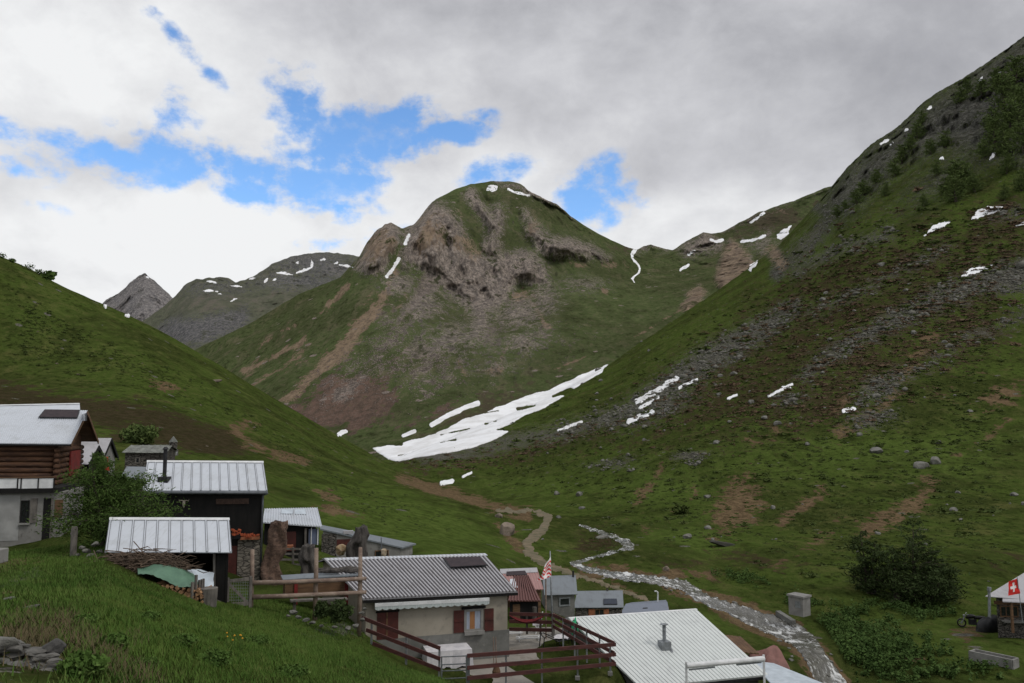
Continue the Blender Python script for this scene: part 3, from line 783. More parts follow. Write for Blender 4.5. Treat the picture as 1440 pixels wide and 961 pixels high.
# sheets that lie on the ground: snow, track, stream
def drape(name, spec, bbox, step, off, mat, rough=0.25, lam=14.0, trees=None, edge=-0.3, thr=0.5, zwave=0.0, jump=1.12):
    x0, y0, x1, y1 = bbox
    xs = np.arange(x0, x1 + step, step); ys = np.arange(y0, y1 + step, step)
    px, py = np.meshgrid(xs, ys)
    m = masks(px, py, spec)
    if rough:
        m = m + rough * fbm(px / lam, py / (lam * 0.45), px * 0 + len(name), 4) * np.clip(m * 4, 0, 1)
    idx = -np.ones(px.shape, int)
    verts = []
    lo = thr - 0.12
    jx = RNG.uniform(-.22, .22, px.shape) * step; jy = RNG.uniform(-.22, .22, px.shape) * step
    px = px + jx; py = py + jy
    for i in range(px.shape[0]):
        for j in range(px.shape[1]):
            if m[i, j] > lo:
                r = ray(px[i, j], py[i, j], trees)
                if r is None: continue
                k = min(1.0, max(0.0, (m[i, j] - lo) / 0.2))
                o = edge + (off - edge) * k
                v = r[0] + Vector((0, 0, o))
                if zwave:
                    v.z += zwave * random.uniform(-1, 1)
                idx[i, j] = len(verts); verts.append((v, r[2], k))
    faces = []
    for i in range(px.shape[0] - 1):
        for j in range(px.shape[1] - 1):
            q = [idx[i, j], idx[i, j + 1], idx[i + 1, j + 1], idx[i + 1, j]]
            if sum(a < 0 for a in q) > 1: continue
            q = [a for a in q if a >= 0]
            ds = [verts[a][1] for a in q]
            if max(ds) > min(ds) * jump: continue
            faces.append(q[::-1])
    used = sorted({a for q in faces for a in q})
    rm = {a: i for i, a in enumerate(used)}
    me = bpy.data.meshes.new(name)
    if used:
        base = verts[used[0]][0].copy()
        for a in used: base = base if base.z < verts[a][0].z else verts[a][0].copy()
    else:
        base = Vector((0, 0, 0))
    me.from_pydata([verts[a][0] - base for a in used], [], [[rm[a] for a in q] for q in faces])
    me.polygons.foreach_set('use_smooth', np.ones(len(me.polygons), bool))
    if used:
        ea = me.attributes.new('inner', 'FLOAT', 'POINT')
        ea.data.foreach_set('value', [verts[a][2] for a in used])
    o = link(name, me, None, mat)
    o.location = base
    return o


k = NM('snow', 0.7, 0, 0.3)
n1 = k.noise(0.05, 7, 0.6); n2 = k.noise(0.22, 8, 0.7, .4)

ai = k.N.new('ShaderNodeAttribute'); ai.attribute_name = 'inner'
cl = k.mix(k.step(n2, 0.56, 0.74, 0, .5), k.mix(k.step(n1, 0.4, 0.65), (0.84, 0.85, 0.88), (0.68, 0.68, 0.69)), (0.42, 0.38, 0.33))
k.color(k.mix(k.step(k.math('ADD', ai.outputs['Fac'], k.math('MULTIPLY', k.math('SUBTRACT', n2, .5), .8)), 0.2, 1.0), (0.30, 0.275, 0.24), cl))
k.bump(n2, 0.4, 0.5)
M_SNOW = k.m
# ================================================================== MESH HELPERS
Zu = Vector((0, 0, 1))


class MB:
    def __init__(s):
        s.v, s.f, s.mi = [], [], []

    def add(s, pts, faces, mi=0):
        o = len(s.v)
        s.v += [Vector(p) for p in pts]
        s.f += [[o + i for i in f] for f in faces]
        s.mi += [mi] * len(faces)
        return s

    def poly(s, pts, mi=0):
        return s.add(pts, [list(range(len(pts)))], mi)

    def hexa(s, p, mi=0):
        """p: 4 bottom then 4 top, same order"""
        return s.add(p, [(3, 2, 1, 0), (4, 5, 6, 7), (0, 1, 5, 4), (1, 2, 6, 5), (2, 3, 7, 6), (3, 0, 4, 7)], mi)

    def box(s, c, ux, uy, uz, mi=0):
        """centre and three half-axis vectors"""
        c = Vector(c)
        b = [c - ux - uy - uz, c + ux - uy - uz, c + ux + uy - uz, c - ux + uy - uz]
        return s.hexa(b + [p + 2 * uz for p in b], mi)

    def bar(s, a, b, w, h, mi=0, side=None):
        """rectangular bar from a to b"""
        a, b = Vector(a), Vector(b)
        d = (b - a)
        dn = d.normalized()
        sd = side or (dn.cross(Zu) if abs(dn.z) < 0.95 else Vector((1, 0, 0)))
        sd = (sd - dn * sd.dot(dn)).normalized()
        up = sd.cross(dn).normalized()
        return s.box((a + b) / 2, d / 2, sd * w / 2, up * h / 2, mi)

    def tube(s, pts, radii, n=8, caps=True, mi=0, wob=0.0):
        pts = [Vector(p) for p in pts]
        if not hasattr(radii, '__len__'): radii = [radii] * len(pts)
        o = len(s.v)
        ref = None
        for i, p in enumerate(pts):
            d = (pts[min(i + 1, len(pts) - 1)] - pts[max(i - 1, 0)]).normalized()
            if ref is None: ref = Vector((1, 0, 0)) if abs(d.x) < 0.8 else Vector((0, 1, 0))
            a = (ref - d * ref.dot(d)).normalized(); ref = a
            b = d.cross(a)
            for k in range(n):
                t = 2 * math.pi * k / n
                r = radii[i] * (1 + wob * random.uniform(-1, 1))
                s.v.append(p + (a * math.cos(t) + b * math.sin(t)) * r)
        for i in range(len(pts) - 1):
            for k in range(n):
                s.f.append([o + i * n + k, o + i * n + (k + 1) % n, o + (i + 1) * n + (k + 1) % n, o + (i + 1) * n + k]); s.mi.append(mi)
        if caps:
            s.f.append([o + k for k in reversed(range(n))]); s.mi.append(mi)
            s.f.append([o + (len(pts) - 1) * n + k for k in range(n)]); s.mi.append(mi)
        return s

    def lathe(s, c, prof, n=16, mi=0):
        c = Vector(c)
        return s.tube([c + Zu * z for z, r in prof], [r for z, r in prof], n, True, mi)

    def build(s, name, mats, parent=None, base=None, smooth=False):
        me = bpy.data.meshes.new(name)
        if base is None:
            base = parent['_b'] if parent is not None and '_b' in BASE.get(parent.name, {}) else BASE.get(parent.name, {}).get('b') if parent is not None else None
        if base is None:
            base = Vector((0, 0, 0))
            if s.v:
                zmin = min(p.z for p in s.v)
                base = Vector((sum(p.x for p in s.v) / len(s.v), sum(p.y for p in s.v) / len(s.v), zmin))
        me.from_pydata([p - base for p in s.v], [], s.f)
        mats = mats if isinstance(mats, (list, tuple)) else [mats]
        for m in mats: me.materials.append(m)
        if len(mats) > 1: me.polygons.foreach_set('material_index', s.mi)
        if smooth: me.polygons.foreach_set('use_smooth', [True] * len(me.polygons))
        me.update()
        o = bpy.data.objects.new(name, me)
        COL.objects.link(o)
        if parent is not None:
            o.parent = parent
            BASE[o.name] = {'b': base}
        else:
            o.location = base
            BASE[o.name] = {'b': base}
        return o


BASE = {}


def thing(name, label, cat, base, group=None):
    o = bpy.data.objects.new(name, None)
    o.empty_display_size = 0.5
    COL.objects.link(o)
    o.location = Vector(base)
    BASE[o.name] = {'b': Vector(base)}
    return tag(o, label, cat, group)


def bev(o, w=0.01):
    m = o.modifiers.new('bevel', 'BEVEL'); m.width = w; m.segments = 1; m.limit_method = 'ANGLE'
    return o


# ------------------------------------------------------------------ materials
def metal_roof(name, col, dirt, rough=0.5, metallic=0.0, streak=0.55):
    k = NM(name, rough, metallic, 0.28)
    n = k.noise(1.3, 6, 0.65, 0.3)
    s = k.noise(5.0, 4, 0.6, 0, sc=(2.2, 0.25, 0.25))
    c = k.mix(k.step(n, 0.45, 0.75, 0, .55), col, dirt)
    c = k.mix(k.step(s, 0.52, 0.75, 0, streak), c, dirt)
    sp = k.noise(9.0, 5, 0.7)
    c = k.mix(k.step(sp, 0.62, 0.72, 0, .5), c, tuple(x * .6 for x in dirt))
    k.color(c)
    k.bump(k.noise(2.0, 4), 0.15, 0.03)
    return k.m


M_WHITEROOF = metal_roof('painted_sheet_white', (0.50, 0.53, 0.58), (0.36, 0.375, 0.39))
M_WHITEROOF2 = metal_roof('painted_sheet_bright', (0.58, 0.61, 0.60), (0.42, 0.44, 0.44), streak=0.35)
M_GREYROOF = metal_roof('zinc_sheet', (0.165, 0.185, 0.205), (0.095, 0.10, 0.108))
M_LIGHTROOF = metal_roof('galvanised_sheet', (0.36, 0.355, 0.375), (0.22, 0.205, 0.205))
M_RIBSHADE = metal_roof('galvanised_rib_shade', (0.05, 0.04, 0.04), (0.03, 0.024, 0.023))  # dark tone paints the shade between ribs into the sheet
M_SEAMLINE = metal_roof('seam_grey_line', (0.20, 0.21, 0.23), (0.15, 0.15, 0.16))  # darker grey than the sheet, on seam sides and rib edges
M_REDROOF = metal_roof('brown_red_sheet', (0.125, 0.055, 0.05), (0.075, 0.038, 0.035))
M_PINKROOF = metal_roof('faded_red_sheet', (0.33, 0.19, 0.18), (0.24, 0.13, 0.12))
M_RUST = metal_roof('rusty_edge', (0.22, 0.12, 0.10), (0.3, 0.26, 0.25))
M_SLAB = pmat('stone_slab_roof', (0.20, 0.21, 0.19), (0.11, 0.115, 0.105), 2.2, 6, 0.9, bump=0.6, bdist=0.05, c3=(0.27, 0.27, 0.24))
M_PLASTER = pmat('grey_plaster', (0.32, 0.29, 0.24), (0.24, 0.215, 0.178), 0.7, 7, 0.95, bump=0.25, bdist=0.02, c3=(0.20, 0.182, 0.155))
M_CEMENT = pmat('rough_cement', (0.17, 0.17, 0.16), (0.12, 0.12, 0.112), 1.6, 7, 0.95, bump=0.3, bdist=0.02, c3=(0.21, 0.2, 0.185))
M_CONCRETE = pmat('pale_concrete', (0.24, 0.235, 0.225), (0.17, 0.165, 0.155), 1.2, 7, 0.9, bump=0.15, c3=(0.12, 0.115, 0.105))
M_PATIO = pmat('patio_concrete', (0.27, 0.25, 0.22), (0.20, 0.185, 0.165), 0.7, 7, 0.9, bump=0.15, c3=(0.16, 0.14, 0.115))
M_LOG = pmat('old_larch_logs', (0.095, 0.046, 0.024), (0.036, 0.018, 0.012), 2.2, 7, 0.8, bump=0.5, bdist=0.02, sc=(0.35, 1, 3.2), c3=(0.15, 0.085, 0.045))
M_DARKWOOD = pmat('blackened_boards', (0.0085, 0.0075, 0.007), (0.004, 0.004, 0.004), 3, 5, 0.85, bump=0.4, sc=(3, 3, .4))
M_BROWNWOOD = pmat('brown_boards', (0.15, 0.085, 0.045), (0.085, 0.048, 0.027), 3, 6, 0.8, bump=0.3, sc=(.5, .5, 4))
M_GREYWOOD = pmat('weathered_grey_wood', (0.16, 0.145, 0.13), (0.085, 0.078, 0.07), 4, 6, 0.9, bump=0.5, bdist=0.02, sc=(1.5, 1.5, .6))
M_RAIL = pmat('peeled_pole', (0.25, 0.19, 0.15), (0.15, 0.105, 0.085), 3, 6, 0.85, bump=0.3, sc=(.5, 1, 1), c3=(0.30, 0.25, 0.21))
M_REDWOOD = pmat('dark_red_paint', (0.085, 0.022, 0.018), (0.05, 0.016, 0.013), 3, 5, 0.65, bump=0.15)
M_FENCERED = pmat('red_brown_stain', (0.10, 0.036, 0.032), (0.06, 0.024, 0.022), 4, 5, 0.75, bump=0.2, sc=(.6, .6, 3))
M_RED = pmat('red_paint', (0.20, 0.022, 0.02), (0.12, 0.016, 0.015), 4, 4, 0.6)
M_BRIGHTRED = pmat('red_cloth', (0.62, 0.03, 0.025), (0.45, 0.025, 0.02), 6, 4, 0.9)
M_WHITE = pmat('white_paint', (0.68, 0.69, 0.70), (0.55, 0.56, 0.57), 3, 5, 0.6)
M_CLOTHW = pmat('white_cloth', (0.66, 0.64, 0.66), (0.50, 0.49, 0.52), 2.5, 5, 0.9, bump=0.3)
M_STEEL = pmat('galvanised_steel', (0.30, 0.32, 0.34), (0.19, 0.20, 0.21), 5, 5, 0.5, 0.5)
M_DARKSTEEL = pmat('dark_metal', (0.03, 0.03, 0.033), (0.015, 0.015, 0.017), 5, 4, 0.5, 0.3)
M_GUTTER = pmat('grey_gutter', (0.13, 0.14, 0.155), (0.09, 0.1, 0.11), 5, 4, 0.5, 0.3)
M_SOLAR = pmat('solar_cells', (0.045, 0.032, 0.036), (0.03, 0.022, 0.026), 6, 3, 0.6, 0.0, spec=0.2)
M_SOLARB = pmat('solar_cells_blue', (0.03, 0.038, 0.055), (0.02, 0.025, 0.04), 6, 3, 0.55, 0.0, spec=0.25)
M_PANE = pmat('dark_glass', (0.012, 0.014, 0.016), (0.022, 0.024, 0.027), 4, 3, 0.12, 0.0, spec=0.6)
M_BLUE = pmat('blue_curtain', (0.08, 0.11, 0.19), (0.16, 0.18, 0.24), 14, 2, 0.9, sc=(6, 6, .1), lo=.45, hi=.55)
M_ORANGE = pmat('orange_flowers', (0.42, 0.10, 0.04), (0.22, 0.05, 0.025), 16, 4, 0.9)
M_TERRA = pmat('orange_clay', (0.32, 0.12, 0.06), (0.2, 0.08, 0.04), 6, 4, 0.85)
M_TARPG = pmat('green_tarp', (0.105, 0.20, 0.135), (0.075, 0.145, 0.10), 2.2, 5, 0.55, bump=0.4, bdist=0.04)
M_TARPB = pmat('brown_tarp', (0.23, 0.115, 0.10), (0.16, 0.08, 0.07), 2.5, 5, 0.7, bump=0.4, bdist=0.05)
M_SHEETB = pmat('pale_blue_sheet', (0.50, 0.56, 0.62), (0.40, 0.45, 0.5), 2.5, 5, 0.4)
M_HAMMOCK = pmat('red_hammock', (0.15, 0.012, 0.014), (0.04, 0.006, 0.008), 18, 3, 0.9, sc=(.2, .2, 4))
M_GREENCL = pmat('green_cloth', (0.05, 0.42, 0.20), (0.03, 0.3, 0.14), 5, 4, 0.8)
M_BLACK = pmat('black_plastic', (0.012, 0.012, 0.013), (0.006, 0.006, 0.007), 6, 4, 0.45, bump=0.2)
M_CUTWOOD = pmat('split_firewood', (0.36, 0.21, 0.11), (0.18, 0.10, 0.055), 7, 5, 0.85, bump=0.3, c3=(0.09, 0.05, 0.03))
M_BRUSH = pmat('dry_brushwood', (0.13, 0.092, 0.066), (0.07, 0.05, 0.037), 5, 4, 0.9, c3=(0.2, 0.15, 0.11))
M_BARK = pmat('bark', (0.075, 0.06, 0.047), (0.04, 0.032, 0.026), 6, 6, 0.95, bump=0.8, bdist=0.03)
M_STUMP = pmat('grey_dead_trunk', (0.10, 0.09, 0.083), (0.045, 0.04, 0.037), 3, 7, 0.95, bump=1.0, bdist=0.08, sc=(2.5, 2.5, .5), c3=(0.15, 0.14, 0.13))
M_TWIST = pmat('brown_twisted_trunk', (0.165, 0.105, 0.078), (0.075, 0.048, 0.038), 3, 7, 0.95, bump=1.0, bdist=0.08, sc=(1.2, 1.2, 2.0), c3=(0.24, 0.18, 0.14))
M_AWN = pmat('awning_cloth', (0.48, 0.52, 0.52), (0.35, 0.40, 0.40), 10, 3, 0.85, sc=(4, 4, .4))
M_ORANGEC = pmat('orange_curtain', (0.34, 0.17, 0.075), (0.24, 0.11, 0.045), 14, 3, 0.9, sc=(6, 6, .2))
M_LACE = pmat('pale_curtain', (0.38, 0.42, 0.50), (0.24, 0.27, 0.34), 14, 3, 0.9, sc=(6, 6, .2))


def stone_wall_mat(name, c1, c2, joint, scale=3.2):
    k = NM(name, 0.95, 0, 0.1)
    d = k.voro(scale, 'DISTANCE_TO_EDGE', 'Distance', sc=(1, 1, 2.2))
    cc = k.voro(scale, 'F1', 'Color', sc=(1, 1, 2.2))
    sp = k.N.new('ShaderNodeSeparateColor'); k.L.new(cc, sp.inputs[0])
    n = k.noise(6, 6, 0.65)
    c = k.mix(sp.outputs[0], c1, c2)
    c = k.mix(k.step(n, 0.45, 0.7, 0, .7), c, tuple(x * 0.5 for x in c2))
    e = k.step(d, 0.02, 0.09)
    k.color(k.mix(e, joint, c))
    k.bump(k.math('ADD', e, k.math('MULTIPLY', n, 0.5)), 0.9, 0.06)
    return k.m


M_STONEW = stone_wall_mat('dry_stone', (0.27, 0.24, 0.20), (0.16, 0.145, 0.125), (0.10, 0.09, 0.08))
M_STONED = stone_wall_mat('dark_dry_stone', (0.16, 0.145, 0.13), (0.09, 0.083, 0.075), (0.02, 0.02, 0.018), 4.0)


# ------------------------------------------------------------------ planes and walls
class Plane:
    def __init__(s, a, b):
        """vertical plane through a and b, facing the camera"""
        s.a, s.b = Vector(a), Vector(b)
        s.u = Vector((b.x - a.x, b.y - a.y, 0)).normalized()
        s.n = Vector((s.u.y, -s.u.x, 0))
        if s.n.dot(-s.a) < 0: s.n = -s.n

    def hit(s, px, py):
        v = P(px, py, 1.0)
        return v * (s.a.dot(s.n) / v.dot(s.n))

    def rect(s, x0, y0, x1, y1):
        xm, ym = (x0 + x1) / 2, (y0 + y1) / 2
        l, r, t, b = s.hit(x0, ym), s.hit(x1, ym), s.hit(xm, y0), s.hit(xm, y1)
        return l, r, b.z, t.z


def panel(t, name, mat, pl, x0, y0, x1, y1, out=0.03, inn=0.04, label=None, base=None):
    l, r, zb, zt = pl.rect(x0, y0, x1, y1)
    mb = MB()
    c = (l + r) / 2; c.z = (zb + zt) / 2
    c += pl.n * (out - inn) / 2
    h = (r - l) / 2; h.z = 0
    mb.box(c, h, pl.n * (out + inn) / 2, Zu * (zt - zb) / 2)
    o = mb.build(name, mat, t, base)
    if label: o['label'] = label
    return o


def window(t, pl, x0, y0, x1, y1, frame=None, pane=None, fw=0.06, mull=1, out=0.04):
    frame = frame or M_GREYWOOD; pane = pane or M_PANE
    l, r, zb, zt = pl.rect(x0, y0, x1, y1)
    mb = MB(); n = pl.n
    l0 = Vector((l.x, l.y, 0)); r0 = Vector((r.x, r.y, 0)); u = (r0 - l0).normalized(); w = (r0 - l0).length

    def bx(a0, a1, z0, z1, o0=-0.03, o1=out):
        c = l0 + u * (a0 + a1) / 2 + Zu * (z0 + z1) / 2 + n * (o0 + o1) / 2
        mb.box(c, u * (a1 - a0) / 2, n * (o1 - o0) / 2, Zu * (z1 - z0) / 2)
    bx(0, w, zt - fw, zt); bx(0, w, zb, zb + fw)
    bx(0, fw, zb + fw, zt - fw); bx(w - fw, w, zb + fw, zt - fw)
    for i in range(mull):
        a = w * (i + 1) / (mull + 1)
        bx(a - fw * .35, a + fw * .35, zb + fw, zt - fw, -0.025, out * .8)
    fr = mb.build('window', frame, t)
    p = MB()
    c = l0 + u * w / 2 + Zu * (zb + zt) / 2 + n * 0.008
    p.box(c, u * (w / 2 - fw * .9), n * 0.004, Zu * ((zt - zb) / 2 - fw * .9))
    p.build('pane', pane, fr)
    return fr


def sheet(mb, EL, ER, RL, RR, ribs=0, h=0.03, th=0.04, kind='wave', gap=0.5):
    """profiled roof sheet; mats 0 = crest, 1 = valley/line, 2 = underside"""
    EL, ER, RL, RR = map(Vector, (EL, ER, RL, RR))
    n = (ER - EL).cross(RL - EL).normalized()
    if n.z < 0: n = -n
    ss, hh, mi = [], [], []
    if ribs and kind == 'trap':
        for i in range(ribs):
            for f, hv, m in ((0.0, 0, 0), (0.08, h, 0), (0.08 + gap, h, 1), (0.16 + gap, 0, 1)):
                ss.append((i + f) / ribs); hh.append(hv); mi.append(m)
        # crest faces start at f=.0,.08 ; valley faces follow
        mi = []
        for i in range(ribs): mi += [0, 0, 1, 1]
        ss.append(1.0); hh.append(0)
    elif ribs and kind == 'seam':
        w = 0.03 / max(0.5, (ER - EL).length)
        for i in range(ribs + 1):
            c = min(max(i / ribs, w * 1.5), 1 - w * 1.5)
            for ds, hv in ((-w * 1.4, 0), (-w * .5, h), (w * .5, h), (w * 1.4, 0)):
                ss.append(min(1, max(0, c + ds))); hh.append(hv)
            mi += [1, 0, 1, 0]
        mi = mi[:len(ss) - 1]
    elif ribs:
        N = ribs * 6
        for i in range(N + 1):
            ss.append(i / N); hh.append(h * (0.5 + 0.5 * math.cos(2 * math.pi * i / 6)))
        mi = [0] * N
    else:
        ss, hh, mi = [0, 1], [0, 0], [0]
    top = []
    for s_, hv in zip(ss, hh):
        top.append((EL.lerp(ER, s_) + n * (th + hv), RL.lerp(RR, s_) + n * (th + hv)))
    for i in range(len(ss) - 1):
        mb.add([top[i][0], top[i + 1][0], top[i + 1][1], top[i][1]], [(0, 1, 2, 3)], mi[i])
        a, b = EL.lerp(ER, ss[i]), EL.lerp(ER, ss[i + 1])
        mb.add([a, b, top[i + 1][0], top[i][0]], [(0, 1, 2, 3)], 0)
    mb.add([EL, ER, RR, RL], [(3, 2, 1, 0)], 2)
    mb.add([EL, top[0][0], top[0][1], RL], [(0, 1, 2, 3)], 0)
    mb.add([ER, top[-1][0], top[-1][1], RR], [(3, 2, 1, 0)], 0)


def gable(t, EL, ER, RL, RR, base_z, roof, wall, oa=0.05, oa2=None, ob=0.12, ribs=0, rh=0.03, kind='wave', gap=.5, under=None, cap=None, valley=None, wall_name='wall', backz=None, capw=0.16, bf=1.0):
    oa2 = oa if oa2 is None else oa2
    BL = Vector((2 * RL.x - EL.x, 2 * RL.y - EL.y, EL.z if backz is None else backz)); BR = Vector((2 * RR.x - ER.x, 2 * RR.y - ER.y, ER.z if backz is None else backz))
    BL = RL.lerp(BL, bf); BR = RR.lerp(BR, bf)
    mb = MB()
    sheet(mb, EL, ER, RL, RR, ribs, rh, 0.035, kind, gap)
    sheet(mb, BR, BL, RR, RL, ribs, rh, 0.035, kind, gap)
    rf = mb.build('roof', [roof, valley or roof, under or M_DARKWOOD], t)
    if cap:
        c = MB()
        nrm = (RR - RL).normalized()
        f1 = (EL - RL).normalized() * capw; f2 = (BL - RL).normalized() * capw
        for fv in (f1, f2):
            a, b = RL + Zu * 0.085, RR + Zu * 0.085
            c.hexa([a - Zu * .02, b - Zu * .02, b + fv - Zu * .02, a + fv - Zu * .02, a, b, b + fv, a + fv])
        c.build('ridge_cap', cap, rf)

    def at(a, b):
        """a along, b across: 0 front eave, 1 ridge, 2 back eave"""
        if b <= 1: p = EL.lerp(ER, a).lerp(RL.lerp(RR, a), b)
        else: p = RL.lerp(RR, a).lerp(BL.lerp(BR, a), b - 1)
        return p - Zu * 0.02
    a0, a1 = oa, 1 - oa2
    top = [at(a0, ob), at(a1, ob), at(a1, 1), at(a1, 2 - ob), at(a0, 2 - ob), at(a0, 1)]
    bot = [Vector((p.x, p.y, base_z)) for p in top]
    w = MB()
    w.add(top + bot, [(6, 7, 1, 0), (7, 8, 9, 3, 2, 1), (9, 10, 4, 3), (10, 11, 6, 0, 5, 4)][0:1])
    w.add(top + bot, [(7, 9, 3, 2, 1), (9, 10, 4, 3), (10, 6, 0, 5, 4)])
    wo = w.build(wall_name, wall, t)
    return dict(front=Plane(bot[0], bot[1]), right=Plane(bot[1], bot[3]), left=Plane(bot[0], bot[4]), top=top, bot=bot, EL=EL, ER=ER, RL=RL, RR=RR, BL=BL, BR=BR, roof=rf)


def roof_uv(g, px, py):
    """point and normal of the (slightly twisted) front slope seen at a pixel"""
    f = lambda a, b: g['EL'].lerp(g['ER'], a).lerp(g['RL'].lerp(g['RR'], a), b)
    a, b = .5, .5
    for _ in range(12):
        x0, y0 = proj(f(a, b)); xa, ya = proj(f(a + .01, b)); xb, yb = proj(f(a, b + .01))
        J = np.array([[(xa - x0) / .01, (xb - x0) / .01], [(ya - y0) / .01, (yb - y0) / .01]])
        da, db = np.linalg.solve(J, np.array([px - x0, py - y0]))
        a += da; b += db
    n = (f(a + .01, b) - f(a, b)).cross(f(a, b + .01) - f(a, b)).normalized()
    return f(a, b), (n if n.z > 0 else -n)


def on_roof(g, px, py):
    return roof_uv(g, px, py)[0]


def roof_panel(t, g, quad, mat, off=0.12, th=0.04, name='solar_panel', frame=None, legs=True):
    q = [roof_uv(g, *p) for p in quad]
    n = sum((x[1] for x in q), Vector()).normalized()
    q = [x[0] + x[1] * off for x in q]
    mb = MB()
    mb.hexa([p - n * th for p in q] + q)
    o = mb.build(name, frame or M_DARKSTEEL, t)
    c = sum(q, Vector()) / 4
    q2 = [c + (p - c) * 0.95 + n * 0.004 for p in q]
    f = MB(); f.hexa([p - n * 0.003 for p in q2] + q2); f.build('cells', mat, o)
    if legs:
        for p in q:
            l = MB(); l.bar(p.lerp(c, .15) - n * (off - 0.03), p.lerp(c, .15) - n * th * .8, 0.03, 0.03)
            l.build('bracket', M_STEEL, o)
    return o


# ================================================================== BUILDINGS
# ---- log house at the left edge
t = thing('log_house', 'brown log house with pale corrugated roof over a grey concrete annex, at the left edge', 'house', P(20, 770, 37))
g = gable(t, P(-90, 624, 35.2), P(100, 625.5, 37), P(-70, 577, 38.0), P(123, 578.5, 39.9), P(0, 760, 36)[2], M_WHITEROOF, M_LOG, oa=0.03, oa2=0.115, ob=0.15, ribs=64, rh=0.022, under=M_BROWNWOOD, wall_name='log_wall')
fp, rp = g['front'], g['right']
lg = MB()
for i in range(7):                                     # round logs along the front
    y = 631 + i * 7.6
    a, b = fp.hit(-92, y), fp.hit(82 + (2 if i % 2 else 0), y)
    lg.tube([a, a.lerp(b, .35), a.lerp(b, .7), b], [0.125, .128, .122, 0.118], 10, wob=.03)
lg.build('front_logs', M_LOG, t, smooth=True)
lg = MB()
for i in range(8):
    z = fp.hit(40, 634 + i * 7.6).z
    a = g['bot'][1].copy(); b = g['bot'][3].copy()
    a.z = b.z = z
    d = (b - a).normalized()
    lg.tube([a - d * .25, a.lerp(b, .5), b + d * .2], [0.12, .115, 0.12], 10, wob=.03)
lg.build('gable_logs', M_LOG, t, smooth=True)
panel(t, 'shutter', M_RED, rp, 93.5, 634, 107, 668, 0.19, -0.12, 'red wooden shutter')
mb = MB(); mb.bar(rp.hit(97, 662), rp.hit(104, 640), 0.05, 0.06)
roof_panel(t, g, [(54, 590.5), (109, 591), (112.5, 580), (63, 579.5)], M_SOLAR, 0.14)
mb = MB()
for a, b in ((g['ER'], g['RR']), (g['RR'], g['BR'])): mb.bar(a - Zu * .05, b - Zu * .05, 0.04, 0.16)
mb.build('barge_board', M_BROWNWOOD, t)
mb = MB()
a, b = g['EL'] - Zu * .03, g['ER'] - Zu * .03
mb.bar(a, b, 0.08, 0.07); mb.build('fascia', M_DARKWOOD, t)
pl = Plane(P(-80, 720, 34.6), P(88, 720, 35.6))
zt, zb = pl.hit(40, 693).z, pl.hit(40, 800).z
A, B = pl.hit(-95, 700), pl.hit(88, 700)
back = -pl.n * 3.2
mb = MB(); mb.hexa([Vector((p.x, p.y, zb)) for p in (A, B, B + back, A + back)] + [Vector((p.x, p.y, zt)) for p in (A, B, B + back, A + back)])
mb.build('annex_wall', M_CONCRETE, t)
pr = Plane(B, B + back)
mb = MB(); A2, B2 = pl.hit(-95, 700) + pl.n * .25, pl.hit(83, 700) + pl.n * .25
mb.hexa([Vector((p.x, p.y, zt)) for p in (A2, B2, B2 + back, A2 + back)] + [Vector((p.x, p.y, zt + .19)) for p in (A2, B2, B2 + back, A2 + back)])
mb.build('annex_slab', M_DARKWOOD, t)
ps = Plane(A2 - pl.n * .05, B2 - pl.n * .05)
panel(t, 'balcony_sheet', M_WHITE, ps, -90, 673, 24.5, 687.5, .012, .012)
panel(t, 'balcony_sheet', M_WHITE, ps, 25.5, 673.5, 53.5, 687.5, .012, .012)
panel(t, 'balcony_sheet', M_WHITE, ps, 54.5, 673, 75.5, 687.5, .012, .012)
panel(t, 'balcony_rail', M_BROWNWOOD, ps, -90, 671.4, 76, 673, .05, .06)
for x in (-30, 25, 30, 54, 76):
    panel(t, 'balcony_post', M_DARKWOOD, ps, x - .8, 673, x + .8, 688, .04, .02)
panel(t, 'white_render', pmat('limewash', (0.34, 0.34, 0.335), (0.25, 0.25, 0.245), 1.2, 7, .9, bump=.15), pl, -94, 697, 27, 762, .015, .02, 'whitewashed left part of the annex wall')
window(t, pl, 29, 704, 41, 735, M_DARKWOOD, M_PANE, .05)
panel(t, 'sill', M_CONCRETE, pl, 27.5, 735.5, 42.5, 738, .12, 0)
panel(t, 'shutter', M_GREYWOOD, pl, 42.5, 701, 52, 735.5, .04)
panel(t, 'door', M_DARKWOOD, pl, 60, 701, 71, 768, .02, .03)
panel(t, 'door_frame', M_GREYWOOD, pl, 71, 700, 73, 768, .05, .03)
panel(t, 'shutter', M_BROWNWOOD, pl, 77, 703, 88, 728, .035)

# ---- house behind it
t = thing('white_roofed_house', 'house whose pale roof ridge shows just above the log house roof', 'house', P(60, 660, 46))
g = gable(t, P(-20, 593, 43.0), P(114, 591, 44.4), P(-6, 571.5, 45.6), P(112, 569, 47), P(60, 680, 46)[2], M_WHITEROOF, M_CEMENT, oa=0.03, ob=0.14, ribs=0, cap=M_WHITE)
panel(t, 'window', M_PANE, g['right'], 116, 582, 121, 592, .03)

